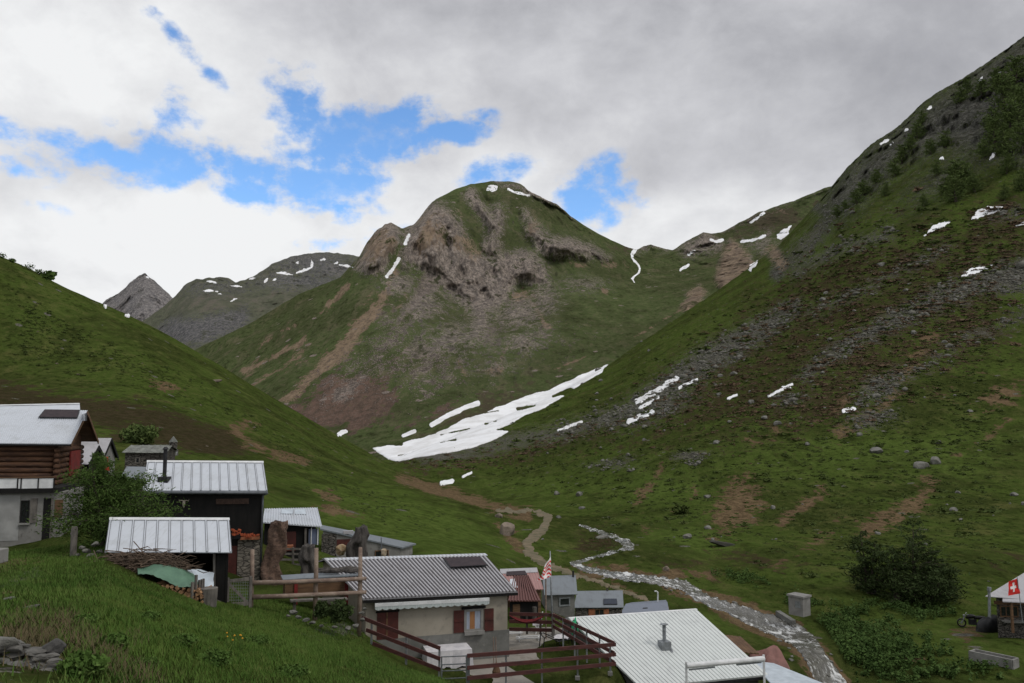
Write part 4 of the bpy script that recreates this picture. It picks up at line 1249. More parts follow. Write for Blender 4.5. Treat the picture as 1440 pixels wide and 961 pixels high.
# ---- grey chalet with hanging flag
t = thing('grey_chalet', 'small grey plastered chalet with red flag on its gable, right of the log house', 'house', P(145, 668, 48))
g = gable(t, P(98, 649, 46.0), P(143, 650, 46.8), P(112, 617, 48.6), P(157, 617, 49.6), P(145, 690, 48)[2], M_LIGHTROOF, M_CONCRETE, oa=0.05, oa2=.08, ob=0.12)
mb = MB()
for a, b in ((g['ER'], g['RR']), (g['RR'], g['BR'])): mb.bar(a - Zu * .07, b - Zu * .07, 0.05, 0.2)
mb.build('barge_board', M_DARKWOOD, t)
rp = g['right']
t = thing('dark_gabled_shed', 'little shed with a pitch-dark gable tucked between log house and grey chalet', 'shed', P(128, 668, 44))
g = gable(t, P(92, 652, 42.6), P(124, 654, 43.3), P(104, 628, 44.4), P(139, 627, 45.4), P(128, 690, 44)[2], M_LIGHTROOF, M_DARKWOOD, oa=0.05, ob=0.1)
mb = MB()
for a, b in ((g['ER'], g['RR']), (g['RR'], g['BR'])): mb.bar(a - Zu * .08, b - Zu * .08, 0.05, 0.22)
mb.build('barge_board', M_DARKWOOD, t)


def flag(name, label, tl, tr, bl, br, pattern, mats, nu=22, nv=22, wave=.05, group=None):
    """tl..br corners; pattern(u, v) -> material index"""
    mb = MB()
    n = (tr - tl).cross(bl - tl).normalized()
    pts = []
    for j in range(nv + 1):
        for i in range(nu + 1):
            u, v = i / nu, j / nv
            p = tl.lerp(tr, u).lerp(bl.lerp(br, u), v)
            p = p + n * wave * math.sin(u * 7 + v * 4) * (0.2 + u) + n * wave * .4 * math.sin(v * 9 - u * 3)
            pts.append(p)
    mb.v = pts
    for j in range(nv):
        for i in range(nu):
            a = j * (nu + 1) + i
            mb.f.append([a, a + 1, a + nu + 2, a + nu + 1]); mb.mi.append(pattern((i + .5) / nu, (j + .5) / nv))
    return mb


def swiss(u, v):
    x, y = abs(u - .5), abs(v - .5)
    return 1 if (x < .1 and y < .31) or (y < .1 and x < .31) else 0


M_CLOTHWHITE = pmat('flag_white', (0.75, 0.73, 0.72), (0.62, 0.6, 0.6), 6, 4, 0.9)
fl = [rp.hit(144.5, 642) + rp.n * .08, rp.hit(150.5, 643) + rp.n * .08, rp.hit(145, 661) + rp.n * .1, rp.hit(151, 662) + rp.n * .1]
o = flag('f', '', *fl, swiss, None, wave=.03).build('hanging_flag', [M_BRIGHTRED, M_CLOTHWHITE])
tag(o, 'red flag with white cross hanging on the wall of the grey chalet', 'flag')

# ---- chapel
t = thing('stone_chapel', 'small stone chapel with slab roof and tiny bell turret on the slope', 'chapel', P(215, 660, 60))
g = gable(t, P(171, 637, 57.5), P(234, 637.5, 58.5), P(184, 627, 60.3), P(243, 626.5, 61.3), P(215, 690, 60)[2], M_SLAB, M_STONED, oa=0.06, ob=0.1, ribs=7, kind='seam', rh=.03, valley=M_SLAB)
window(t, g['front'], 190, 643, 197, 652, M_GREYWOOD, M_PANE, .08, 0)
window(t, g['right'], 246, 634, 250, 641, M_GREYWOOD, M_PANE, .08, 0)
c = P(243.5, 627, 61.2)
mb = MB(); mb.box(c + Zu * .05, Vector((.22, 0, 0)), Vector((0, .22, 0)), Zu * .22); tw = mb.build('bell_turret', M_STONED, t)
mb = MB(); mb.tube([c + Zu * .27, c + Zu * .30, c + Zu * .66, c + Zu * .70], [.33, .33, .05, .01], 4); mb.build('turret_roof', M_SLAB, tw)
# ---- low grey roof
t = thing('low_stone_shed', 'low shed with a flat-pitched grey roof behind the dark larch', 'shed', P(185, 690, 46))
gable(t, P(166, 678, 43.0), P(222, 680, 43.5), P(178, 657, 46), P(232, 658, 46.5), P(185, 720, 45)[2], M_GREYROOF, M_STONED, oa=.05)

# ---- black barn
t = thing('black_barn', 'tall blackened wooden barn with bright standing-seam roof and stone base', 'barn', P(290, 815, 36.5))
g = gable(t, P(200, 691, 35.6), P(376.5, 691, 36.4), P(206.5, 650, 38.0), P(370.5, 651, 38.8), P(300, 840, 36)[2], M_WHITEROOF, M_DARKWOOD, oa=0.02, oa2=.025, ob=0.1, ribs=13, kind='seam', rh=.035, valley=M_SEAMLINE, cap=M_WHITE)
fp = g['front']
mb = MB(); mb.tube([g['EL'] + fp.n * .07 - Zu * .06, g['ER'] + fp.n * .07 - Zu * .06], .065, 8); gt = mb.build('gutter', M_GUTTER, t, smooth=True)
a = fp.hit(370, 700) + fp.n * .08
mb = MB(); mb.tube([g['ER'] + fp.n * .06 - Zu * .08, a + Zu * .1, a - Zu * .1, Vector((a.x, a.y, fp.hit(369, 820).z))], .045, 8); mb.build('downpipe', M_GUTTER, t, smooth=True)
panel(t, 'stone_base', M_STONEW, fp, 334, 757, 366, 822, .06, .1)
panel(t, 'door', M_REDWOOD, fp, 320, 768, 333, 812, .03, .03)
panel(t, 'sign_board', pmat('dark_sign_wood', (0.055, 0.032, 0.024), (0.035, 0.021, 0.016), 8, 5, .8, c3=(.10, .065, .05)), fp, 304, 701.5, 350, 709, .05)
fb = panel(t, 'flower_box', M_TERRA, fp, 339, 754, 365.5, 758, .28, -.08)
mb = MB()
for i in range(34):
    p = fp.hit(random.uniform(340, 365), random.uniform(750.5, 755)) + fp.n * random.uniform(.12, .3)
    r = random.uniform(.03, .06)
    mb.box(p, Vector((r, 0, random.uniform(-.02, .02))), Vector((0, r, 0)), Zu * r * .7)
mb.build('flowers', M_ORANGE, fb)
fb = panel(t, 'flower_box', M_BLACK, fp, 327, 750, 340, 757, .3, -.08)
mb = MB()
for i in range(22):
    p = fp.hit(random.uniform(327, 339), random.uniform(743.5, 751)) + fp.n * random.uniform(.12, .3)
    r = random.uniform(.03, .06)
    mb.box(p, Vector((r, 0, random.uniform(-.02, .02))), Vector((0, r, 0)), Zu * r * .7)
mb.build('flowers', M_ORANGE, fb)
n = (g['ER'] - g['EL']).cross(g['RL'] - g['EL']).normalized(); n = n if n.z > 0 else -n
c = on_roof(g, 231, 677)
mb = MB(); mb.box(c + Zu * .06, Vector((.22, 0, 0)), Vector((0, .2, 0)), Zu * .14); ch = mb.build('chimney', M_DARKSTEEL, t)
top = Vector((c.x, c.y, fp.hit(231, 633).z))
mb = MB(); mb.tube([c + Zu * .15, top], .085, 10); mb.tube([top, top + Zu * .03, top + Zu * .12], [.13, .13, .06], 10); mb.build('flue', M_DARKSTEEL, ch, smooth=False)
# antler skull trophy on the wall
c = fp.hit(259, 707) + fp.n * .06
mb = MB(); mb.tube([c + Zu * .1, c, c - Zu * .14, c - Zu * .22], [.05, .07, .045, .02], 8)
for s_ in (-1, 1):
    u = fp.u * s_
    mb.tube([c + Zu * .08, c + u * .1 + Zu * .1, c + u * .19 + Zu * .07, c + u * .21 + Zu * .15], [.025, .022, .016, .006], 6)
o = mb.build('horned_skull', pmat('bone', (0.42, 0.38, 0.31), (0.28, 0.25, 0.2), 8), smooth=True)
tag(o, 'pale horned animal skull mounted on the black barn wall', 'trophy')

# ---- open shed with pale seam roof
t = thing('open_shed', 'low open-fronted shed with pale seamed roof, in front of the black barn', 'shed', P(235, 840, 28.5))
EL, ER, RL, RR = P(147, 777.5, 27.4), P(326.4, 778, 28.0), P(153.8, 730.5, 29.5), P(322.6, 731, 30.1)
BL, BR = RL + (RL - EL) * .35, RR + (RR - ER) * .35; BL.z = RL.z - .4; BR.z = RR.z - .4
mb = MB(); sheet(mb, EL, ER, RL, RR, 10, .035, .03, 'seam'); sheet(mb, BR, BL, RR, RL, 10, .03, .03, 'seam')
rf = mb.build('roof', [M_WHITEROOF, M_SEAMLINE, M_DARKWOOD], t)
mb = MB(); f1 = (EL - RL).normalized() * .18
a, b = RL + Zu * .075, RR + Zu * .075
mb.hexa([a - Zu * .02, b - Zu * .02, b + f1 - Zu * .02, a + f1 - Zu * .02, a, b, b + f1, a + f1]); mb.build('ridge_cap', M_WHITE, rf)
zb = P(235, 870, 28.5).z
mb = MB(); q = [BL.lerp(BR, .03), BL.lerp(BR, .97)]
q = [p + (RL - EL) * -.1 for p in q]
dn = (RL - EL); dn.z = 0; dn = dn.normalized()
mb.hexa([Vector((p.x, p.y, zb)) for p in (q[0], q[1], q[1] + dn * .06, q[0] + dn * .06)] + [Vector((p.x, p.y, RL.z - .35)) for p in (q[0], q[1], q[1] + dn * .06, q[0] + dn * .06)])
mb.build('back_wall', M_DARKWOOD, t)
for s_, e_ in ((0.03, 0), (0.96, 0)):
    mb = MB(); a = EL.lerp(ER, s_) + dn * .25; b = q[0] if s_ < .5 else q[1]
    sd = (ER - EL).normalized() * .04
    mb.hexa([Vector((p.x, p.y, zb)) for p in (a, b, b + sd, a + sd)] + [Vector((a.x, a.y, EL.z)), Vector((b.x, b.y, RL.z - .4)), Vector((b.x + sd.x, b.y + sd.y, RL.z - .4)), Vector((a.x + sd.x, a.y + sd.y, EL.z))])
    mb.build('side_wall', M_DARKWOOD, t)
pls = Plane(EL + dn * .3, ER + dn * .3)
panel(t, 'front_boarding', M_DARKWOOD, pls, 303.5, 780, 320, 850, .02, .03)
mb = MB(); a = pls.hit(301.5, 779); b = pls.hit(301.5, 830); mb.bar(a, b, .07, .07); mb.build('post', M_GREYWOOD, t)

# ---- porch hut with skylights
t = thing('porch_hut', 'small hut with pale corrugated roof, two skylights and a dark porch', 'hut', P(410, 800, 43))
g = gable(t, P(369, 736, 42.2), P(452.5, 742, 43.0), P(372, 717, 44.6), P(446, 715.5, 45.4), P(410, 830, 43)[2], M_WHITEROOF, M_DARKWOOD, oa=0.03, oa2=.09, ob=0.1, ribs=22, rh=.05)
roof_panel(t, g, [(394.5, 724.5), (411.5, 725), (412.5, 718.5), (396, 718.5)], M_SHEETB, .08, .04, 'skylight', M_STEEL, False)
roof_panel(t, g, [(413.5, 725), (430.5, 725.5), (430, 718), (414, 718.5)], M_SHEETB, .08, .04, 'skylight', M_STEEL, False)
fp, rp = g['front'], g['right']
panel(t, 'door', M_REDWOOD, fp, 398, 748, 416, 775, .03)
panel(t, 'post', M_GREYWOOD, fp, 428, 743, 431, 772, .1)
panel(t, 'curtain', M_BLUE, fp, 434, 744, 448, 766, .06, label='blue striped door curtain')
panel(t, 'post', M_WHITE, fp, 437, 742, 438.2, 768, .12); panel(t, 'post', M_WHITE, fp, 446, 742, 447.4, 766, .12)
pb = Plane(P(392, 780, 41.2), P(430, 780, 41.6))
rl = MB()
for y in (772, 779, 787, 794):
    rl.bar(pb.hit(392, y), pb.hit(430, y + .5), .05, .09)
for x in (394, 412, 429): rl.bar(pb.hit(x, 770), pb.hit(x, 815), .09, .09)
rl.build('balustrade', M_GREYWOOD, t)
panel(t, 'bench', M_TERRA, pb, 396, 769, 413, 775, -.3, .7)
mb = MB(); mb.hexa([p for p in (Vector((pb.hit(388, 798).x, pb.hit(388, 798).y, pb.hit(388, 830).z)), Vector((pb.hit(436, 798).x, pb.hit(436, 798).y, pb.hit(388, 830).z)), Vector((pb.hit(436, 798).x - .4, pb.hit(436, 798).y + 1.6, pb.hit(388, 830).z)), Vector((pb.hit(388, 798).x - .4, pb.hit(388, 798).y + 1.6, pb.hit(388, 830).z)))] +
            [Vector((p.x, p.y, pb.hit(388, 798).z)) for p in (pb.hit(388, 798), pb.hit(436, 798), pb.hit(436, 798) + Vector((-.4, 1.6, 0)), pb.hit(388, 798) + Vector((-.4, 1.6, 0)))])
mb.build('porch_floor', M_CEMENT, t)

# ---- long low shed
t = thing('long_low_shed', 'long low grey shed with a slanting flat roof on the grassy slope', 'shed', P(510, 785, 52))
q = [P(450, 745.5, 50), P(566, 772, 51.5), P(585, 766.5, 54.8), P(450, 740, 53)]
mb = MB(); mb.hexa([p for p in q] + [p + Zu * .09 for p in q]); mb.build('roof', M_GREYROOF, t)
c = sum(q, Vector()) / 4
w = [c + (p - c) * .93 for p in q]
zb = P(510, 815, 52).z
mb = MB(); mb.hexa([Vector((p.x, p.y, zb)) for p in w] + [p - Zu * .02 for p in w]); mb.build('wall', M_CONCRETE, t)
pl = Plane(w[0], w[1])
panel(t, 'stone_front', M_STONED, pl, 452, 751, 473, 790, .05)
panel(t, 'door', M_REDWOOD, pl, 473.5, 758.5, 493, 775, .04)
window(t, pl, 527, 774, 546.5, 784, M_BROWNWOOD, M_PANE, .06, 1)
mb = MB(); mb.bar(pl.hit(536, 756), pl.hit(536, 782) + pl.n * .3, .05, .05); mb.build('vent_pipe', M_GUTTER, t)
panel(t, 'rooflight', M_LIGHTROOF, Plane(q[0], q[1]), 483, 747, 497, 751, .0, .3)

# ---- grey plastered house on the terrace
t = thing('plastered_house', 'grey plastered house with striped corrugated roof, solar panel and red shutters', 'house', P(620, 918, 33))
g = gable(t, P(510.3, 844.5, 31.4), P(728, 833.5, 33.2), P(455.5, 788, 34.5), P(682, 781, 36.3), P(620, 935, 33)[2], M_LIGHTROOF, M_PLASTER, oa=0.035, oa2=.055, ob=0.06, ribs=42, rh=.05, kind='trap', gap=.42, valley=M_RIBSHADE, cap=M_WHITEROOF, capw=.22, bf=.2)
fp, rp = g['front'], g['right']
roof_panel(t, g, [(632.8, 804), (685.5, 801), (674, 789), (622.5, 790.6)], M_SOLAR, .2)
panel(t, 'plinth', M_CEMENT, fp, 516.5, 893, 716, 940, .015, .05, 'darker unpainted lower wall')
dr = panel(t, 'door', M_REDWOOD, fp, 530, 861, 560, 899, .02, .04)
panel(t, 'door_frame', M_DARKWOOD, fp, 528.5, 858.5, 561.5, 861, .05)
panel(t, 'door_leaf_board', M_BROWNWOOD, fp, 543, 861, 545, 899, .03)
wn = window(t, fp, 652.5, 856, 679, 888, M_CONCRETE, M_LACE, .1, 0)
panel(wn, 'curtain', M_ORANGEC, fp, 660.5, 859, 667.5, 886, .022, -.01)
panel(wn, 'sill', M_CONCRETE, fp, 652, 886.5, 680, 891.5, .2, 0)
panel(t, 'lintel', M_DARKWOOD, fp, 649, 852.6, 682.5, 856, .07, .02)
for x0, x1, y0, y1 in ((638, 652, 858.5, 889.5), (681, 693.8, 856, 887)):
    sh = panel(t, 'shutter', M_REDWOOD, fp, x0, y0, x1, y1, .05, 0)
    panel(sh, 'brace', M_REDWOOD, fp, x0 + 1, y0 + 14, x1 - 1, y0 + 16, .075, -.05)
# rolled awning with scalloped valance
A, B = fp.hit(526, 849) + fp.n * .2, fp.hit(685.5, 841) + fp.n * .2
mb = MB(); mb.bar(A, B, .22, .12); aw = mb.build('awning', M_WHITE, t)
mb = MB(); N = 96
L = (B - A)
for i in range(N):
    u0, u1 = i / N, (i + 1) / N
    d0, d1 = [.11 + .05 * abs(math.sin(math.pi * u * 16)) for u in (u0, u1)]
    a, b = A.lerp(B, u0) + fp.n * .1 - Zu * .04, A.lerp(B, u1) + fp.n * .1 - Zu * .04
    mb.hexa([a - Zu * d0 - fp.n * .01, b - Zu * d1 - fp.n * .01, b - Zu * d1, a - Zu * d0, a - fp.n * .01, b - fp.n * .01, b, a])
mb.build('valance', M_AWN, aw)
mb = MB(); mb.bar(g['EL'] - Zu * .05 + fp.n * .02, g['ER'] - Zu * .05 + fp.n * .02, .05, .1); mb.build('fascia', M_DARKWOOD, t)

# ---- pair of red huts
t = thing('faded_red_hut', 'hut with a faded pink sheet roof and grey ridge, behind the dark red one', 'hut', P(735, 850, 46))
g = gable(t, P(706, 831, 44.2), P(764, 830, 45.0), P(703, 802.5, 46.2), P(755, 800.5, 47.0), P(735, 875, 45)[2], M_PINKROOF, M_BROWNWOOD, oa=.04, ribs=14, rh=.035, cap=M_LIGHTROOF, capw=.5)
roof_panel(t, g, [(711.5, 811.5), (741, 810.5), (738, 804.5), (712, 806)], M_SOLAR, .09)
t = thing('dark_red_hut', 'hut with dark red-brown ribbed roof beside the plastered house', 'hut', P(738, 862, 41))
g = gable(t, P(714, 846.5, 40.4), P(760.5, 846.5, 41.0), P(722, 812, 42.3), P(743.6, 811, 42.9), P(738, 885, 41)[2], M_REDROOF, M_DARKWOOD, oa=.04, ribs=11, rh=.05, kind='trap')
roof_panel(t, g, [(716, 829), (727.5, 828), (723, 815.5), (716.5, 816)], M_WHITEROOF, .07, .03, 'rooflight', M_WHITE, False)
fp = g['front']
panel(t, 'door', M_BROWNWOOD, fp, 721, 850, 731, 872, .03)
mb = MB(); a = fp.hit(748, 852) + fp.n * .3; mb.tube([a, Vector((a.x, a.y, fp.hit(748, 880).z))], .12, 8); mb.build('post', M_STUMP, t)

# ---- grey huts further down
t = thing('grey_window_hut', 'grey board hut with zinc roof and one framed window, right of the flagpole', 'hut', P(785, 868, 50))
g = gable(t, P(765.5, 838, 48.8), P(812, 836.5, 49.4), P(762.5, 811, 51.2), P(809.5, 809.5, 51.8), P(785, 885, 50)[2], M_GREYROOF, M_CEMENT, oa=.03, oa2=.08, ob=.08)
window(t, g['front'], 786, 840, 801.6, 852.5, M_STEEL, M_PANE, .08, 0)
c = P(806, 810, 51.5); mb = MB(); mb.tube([c - Zu * .2, c + Zu * .3], .06, 8); mb.build('flue', M_DARKSTEEL, t)
t = thing('stone_hut', 'low stone hut with mottled zinc roof and a small solar panel', 'hut', P(843, 868, 56))
g = gable(t, P(806.5, 855.5, 54.6), P(877, 855, 55.4), P(811.8, 832, 57), P(875.6, 831, 57.8), P(843, 885, 56)[2], M_GREYROOF, M_STONED, oa=.03, ob=.06)
roof_panel(t, g, [(848.5, 851.8), (868, 851.6), (867, 844), (848.3, 844)], M_SOLARB, .1)
window(t, g['front'], 836, 856.5, 849.5, 867, M_BROWNWOOD, M_PANE, .06, 1)
panel(t, 'shutter', M_TERRA, g['front'], 827.5, 856.5, 836, 868, .04); panel(t, 'shutter', M_TERRA, g['front'], 849.5, 856.5, 856, 868, .04)
c = P(854, 833, 57.5); mb = MB(); mb.tube([c - Zu * .2, c + Zu * .25], .07, 8); mb.build('flue', M_STONED, t)
t = thing('blue_grey_shed', 'shed with plain blue-grey roof by the track, beyond the white roof', 'shed', P(905, 870, 62))
gable(t, P(871, 866, 60.4), P(941, 862, 61.2), P(880, 850, 62.5), P(938.5, 847.5, 63.3), P(905, 885, 62)[2], M_SOLARB if False else metal_roof('blue_grey_sheet', (0.16, 0.18, 0.225), (0.12, 0.135, 0.165)), M_CEMENT, oa=.04)

# ---- big white-roofed house, bottom right
t = thing('white_roof_house', 'house seen from above by its wide ribbed white roof with a short chimney', 'house', P(960, 990, 33))
EL, ER, RL, RR = P(900, 969, 31.2), P(1080.5, 951, 32.9), P(799, 871, 35.8), P(979, 858.5, 37.6)
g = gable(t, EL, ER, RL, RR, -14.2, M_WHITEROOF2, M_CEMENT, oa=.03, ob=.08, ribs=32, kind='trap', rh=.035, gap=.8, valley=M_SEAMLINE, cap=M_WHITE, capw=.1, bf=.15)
c = on_roof(g, 934.5, 914)
mb = MB(); mb.box(c + Zu * .12, Vector((.2, .05, 0)), Vector((-.05, .2, 0)), Zu * .22); ch = mb.build('chimney', M_STEEL, t)
tp = c + Zu * .95
mb = MB(); mb.tube([c + Zu * .33, tp], .075, 12); mb.build('flue', M_STEEL, ch, smooth=False)
mb = MB(); mb.tube([tp + Zu * .04, tp + Zu * .06], .17, 12)
for dx in (-.06, .06): mb.bar(tp + Vector((dx, 0, -.02)), tp + Vector((dx, 0, .05)), .015, .015)
mb.build('chimney_cap', M_STEEL, ch)
n = (ER - EL).cross(RL - EL).normalized(); n = n if n.z > 0 else -n
mb = MB(); f = [c + n * .05 + v for v in (Vector((-.3, -.32, -.09)), Vector((.3, -.28, -.07)), Vector((.28, .3, .1)), Vector((-.3, .26, .09)))]
mb.hexa([p - n * .02 for p in f] + f); mb.build('flashing', M_STEEL, ch)
mb = MB(); mb.bar(g['ER'] - Zu * .06, g['EL'] - Zu * .06, .08, .09); mb.build('gutter', M_DARKSTEEL, t)

t = thing('awning_frame', 'white rolled awning carried on two white posts at the eave of the white roof', 'awning', P(1020, 990, 29.5))
A, B = P(965, 936.5, 30.7), P(1074, 926.5, 31.8)
mb = MB(); mb.tube([A, B], .1, 12); mb.build('cassette', M_WHITE, t, smooth=False)
mb = MB(); mb.bar(A - Zu * .14 + Vector((0.1, 0, 0)), A.lerp(B, .36) - Zu * .14, .05, .05); mb.build('arm', M_STEEL, t); mb = MB(); mb.bar(A.lerp(B, .64) - Zu * .13, B - Zu * .13 - Vector((.1, 0, 0)), .05, .05); mb.build('arm', M_STEEL, t)
for p in (A, B):
    mb = MB(); mb.bar(p + Zu * .14, Vector((p.x, p.y, -13)), .07, .07); mb.build('post', M_WHITE, t)
t = thing('lean_to', 'flat grey translucent lean-to roof at the corner of the white-roofed house', 'lean-to', P(1110, 990, 31))
q = [P(1092, 972, 31), P(1185, 974, 31.6), P(1088, 934.5, 34.6), P(1056, 931, 34.8)]
mb = MB(); mb.hexa(q + [p + Zu * .05 for p in q]); mb.build('roof', M_SHEETB, t)
for p in (q[0], q[1], q[2]):
    mb = MB(); p = p.lerp(sum(q, Vector()) / 4, .1); mb.bar(p - Zu * .02, Vector((p.x, p.y, -14)), .08, .08); mb.build('post', M_GREYWOOD, t)

# ---- cabin on the right bank
t = thing('riverside_cabin', 'cabin with pale roof and brown porch at the right edge, behind two black vehicles', 'cabin', P(1430, 888, 59))
g = gable(t, P(1385, 839.5, 57.4), P(1560, 852, 56.6), P(1452, 799, 60.6), P(1620, 806, 60), P(1430, 905, 59)[2], M_LIGHTROOF, M_STONED, oa=.04, ob=.12)
fp = g['front']
window(t, fp, 1406, 852, 1432, 868, M_BROWNWOOD, M_PANE, .08, 2)
panel(t, 'boarding', M_BROWNWOOD, fp, 1398, 846, 1500, 851, .05)
mb = MB(); q = [P(1410, 847, 56), P(1500, 851, 55.8), P(1500, 846, 57), P(1410, 843, 57)]
mb.hexa(q + [p + Zu * .06 for p in q]); mb.build('porch_roof', M_LIGHTROOF, t)
mb = MB(); a = P(1422, 848, 56.1); mb.bar(a, Vector((a.x, a.y, P(1422, 890, 56.1).z)), .14, .14); mb.build('porch_post', M_BROWNWOOD, t)
c = P(1391.5, 868, 57.2); mb = MB(); mb.tube([c, P(1391, 828, 57.2)], .09, 10); mb.tube([P(1391, 831, 57.2), P(1391, 826, 57.2)], .13, 10); mb.build('flue', M_STEEL, t)
panel(t, 'bench', M_CONCRETE, fp, 1408, 872, 1440, 874, .5, 0)

# ---- small block by the stream
t = thing('block_hut', 'tiny concrete block hut with a flat slab and grey hatch beside the stream', 'hut', P(1119, 859, 64))
pl = Plane(P(1108.5, 850, 64.5), P(1129, 850, 63.5))
l, r, zb, zt = pl.rect(1109, 840, 1129, 866)
bk = -pl.n * 1.0
mb = MB(); q = [l, r, r + bk, l + bk]; mb.hexa([Vector((p.x, p.y, zb)) for p in q] + [Vector((p.x, p.y, zt)) for p in q]); mb.build('wall', M_CONCRETE, t)
ctr = sum(q, Vector()) / 4; q = [ctr + (p - ctr) * 1.15 for p in q]
mb = MB(); mb.hexa([Vector((p.x, p.y, zt)) for p in q] + [Vector((p.x, p.y, zt + .14)) for p in q]); mb.build('slab', M_CONCRETE, t)
panel(t, 'hatch', M_STEEL, pl, 1118.5, 846, 1125.5, 855, .03)
# ================================================================== TRACK, STREAM, SNOW
tag(drape('track', [('s', [(700, 718, 2.5), (740, 719, 3), (762, 722, 4), (771, 728, 5), (768, 740, 6), (752, 755, 6.5), (741, 765, 6.5), (744, 777, 6.5), (760, 790, 5.5), (790, 803, 3.5), (840, 818, 2.6), (890, 838, 2.6), (940, 855, 2.6)], 6, 3)],
          (690, 705, 960, 870), 1.0, .10, pmat('track_gravel', (0.175, 0.135, 0.088), (0.085, 0.078, 0.042), .9, 8, 0.95, bump=0.3, bdist=.05, c3=(0.06, 0.085, 0.03)), .4, 12, (BG,), -.15), kind='structure')
k = NM('stream_water', 0.18, 0, 0.5)
n1 = k.noise(0.8, 6, 0.6, 1.2, sc=(1.5, .6, 1)); n2 = k.noise(2.6, 5, 0.6, 0.8, sc=(1.6, .5, 1)); n3 = k.noise(0.35, 4, .6)
f = k.math('ADD', k.math('MULTIPLY', n1, 0.6), k.math('ADD', k.math('MULTIPLY', n2, 0.45), k.math('MULTIPLY', n3, .35)))
foam = k.step(f, 0.70, 0.84)
k.color(k.mix(foam, k.mix(k.step(n2, 0.35, 0.65), (0.065, 0.062, 0.052), (0.125, 0.12, 0.105)), (0.60, 0.61, 0.61)))
k.L.new(k.step(foam, 0, 1, .22, .8), k.b.inputs['Roughness'])
k.bump(f, 0.8, 0.12)
tag(drape('stream', [('s', [(816, 739, 2.0), (840, 747, 3.2), (860, 754, 4), (879, 763, 5), (889, 768, 5), (874, 774, 3), (845, 781, 2.5), (823, 788, 3), (806, 793, 4), (820, 800, 4.5), (855, 807, 5.5), (893, 813, 6), (934, 818, 7), (962, 824, 7.5), (980, 836, 8), (1000, 847, 8), (1025, 855, 9), (1052, 867, 11),
                          (1087, 879, 14), (1118, 892, 15), (1137, 908, 15), (1148, 926, 15), (1158, 944, 17), (1172, 965, 19)], 6, 2.5)],
          (800, 730, 1210, 970), 1.5, .07, k.m, .25, 12, (BG,), -.25, zwave=.015), kind='structure')

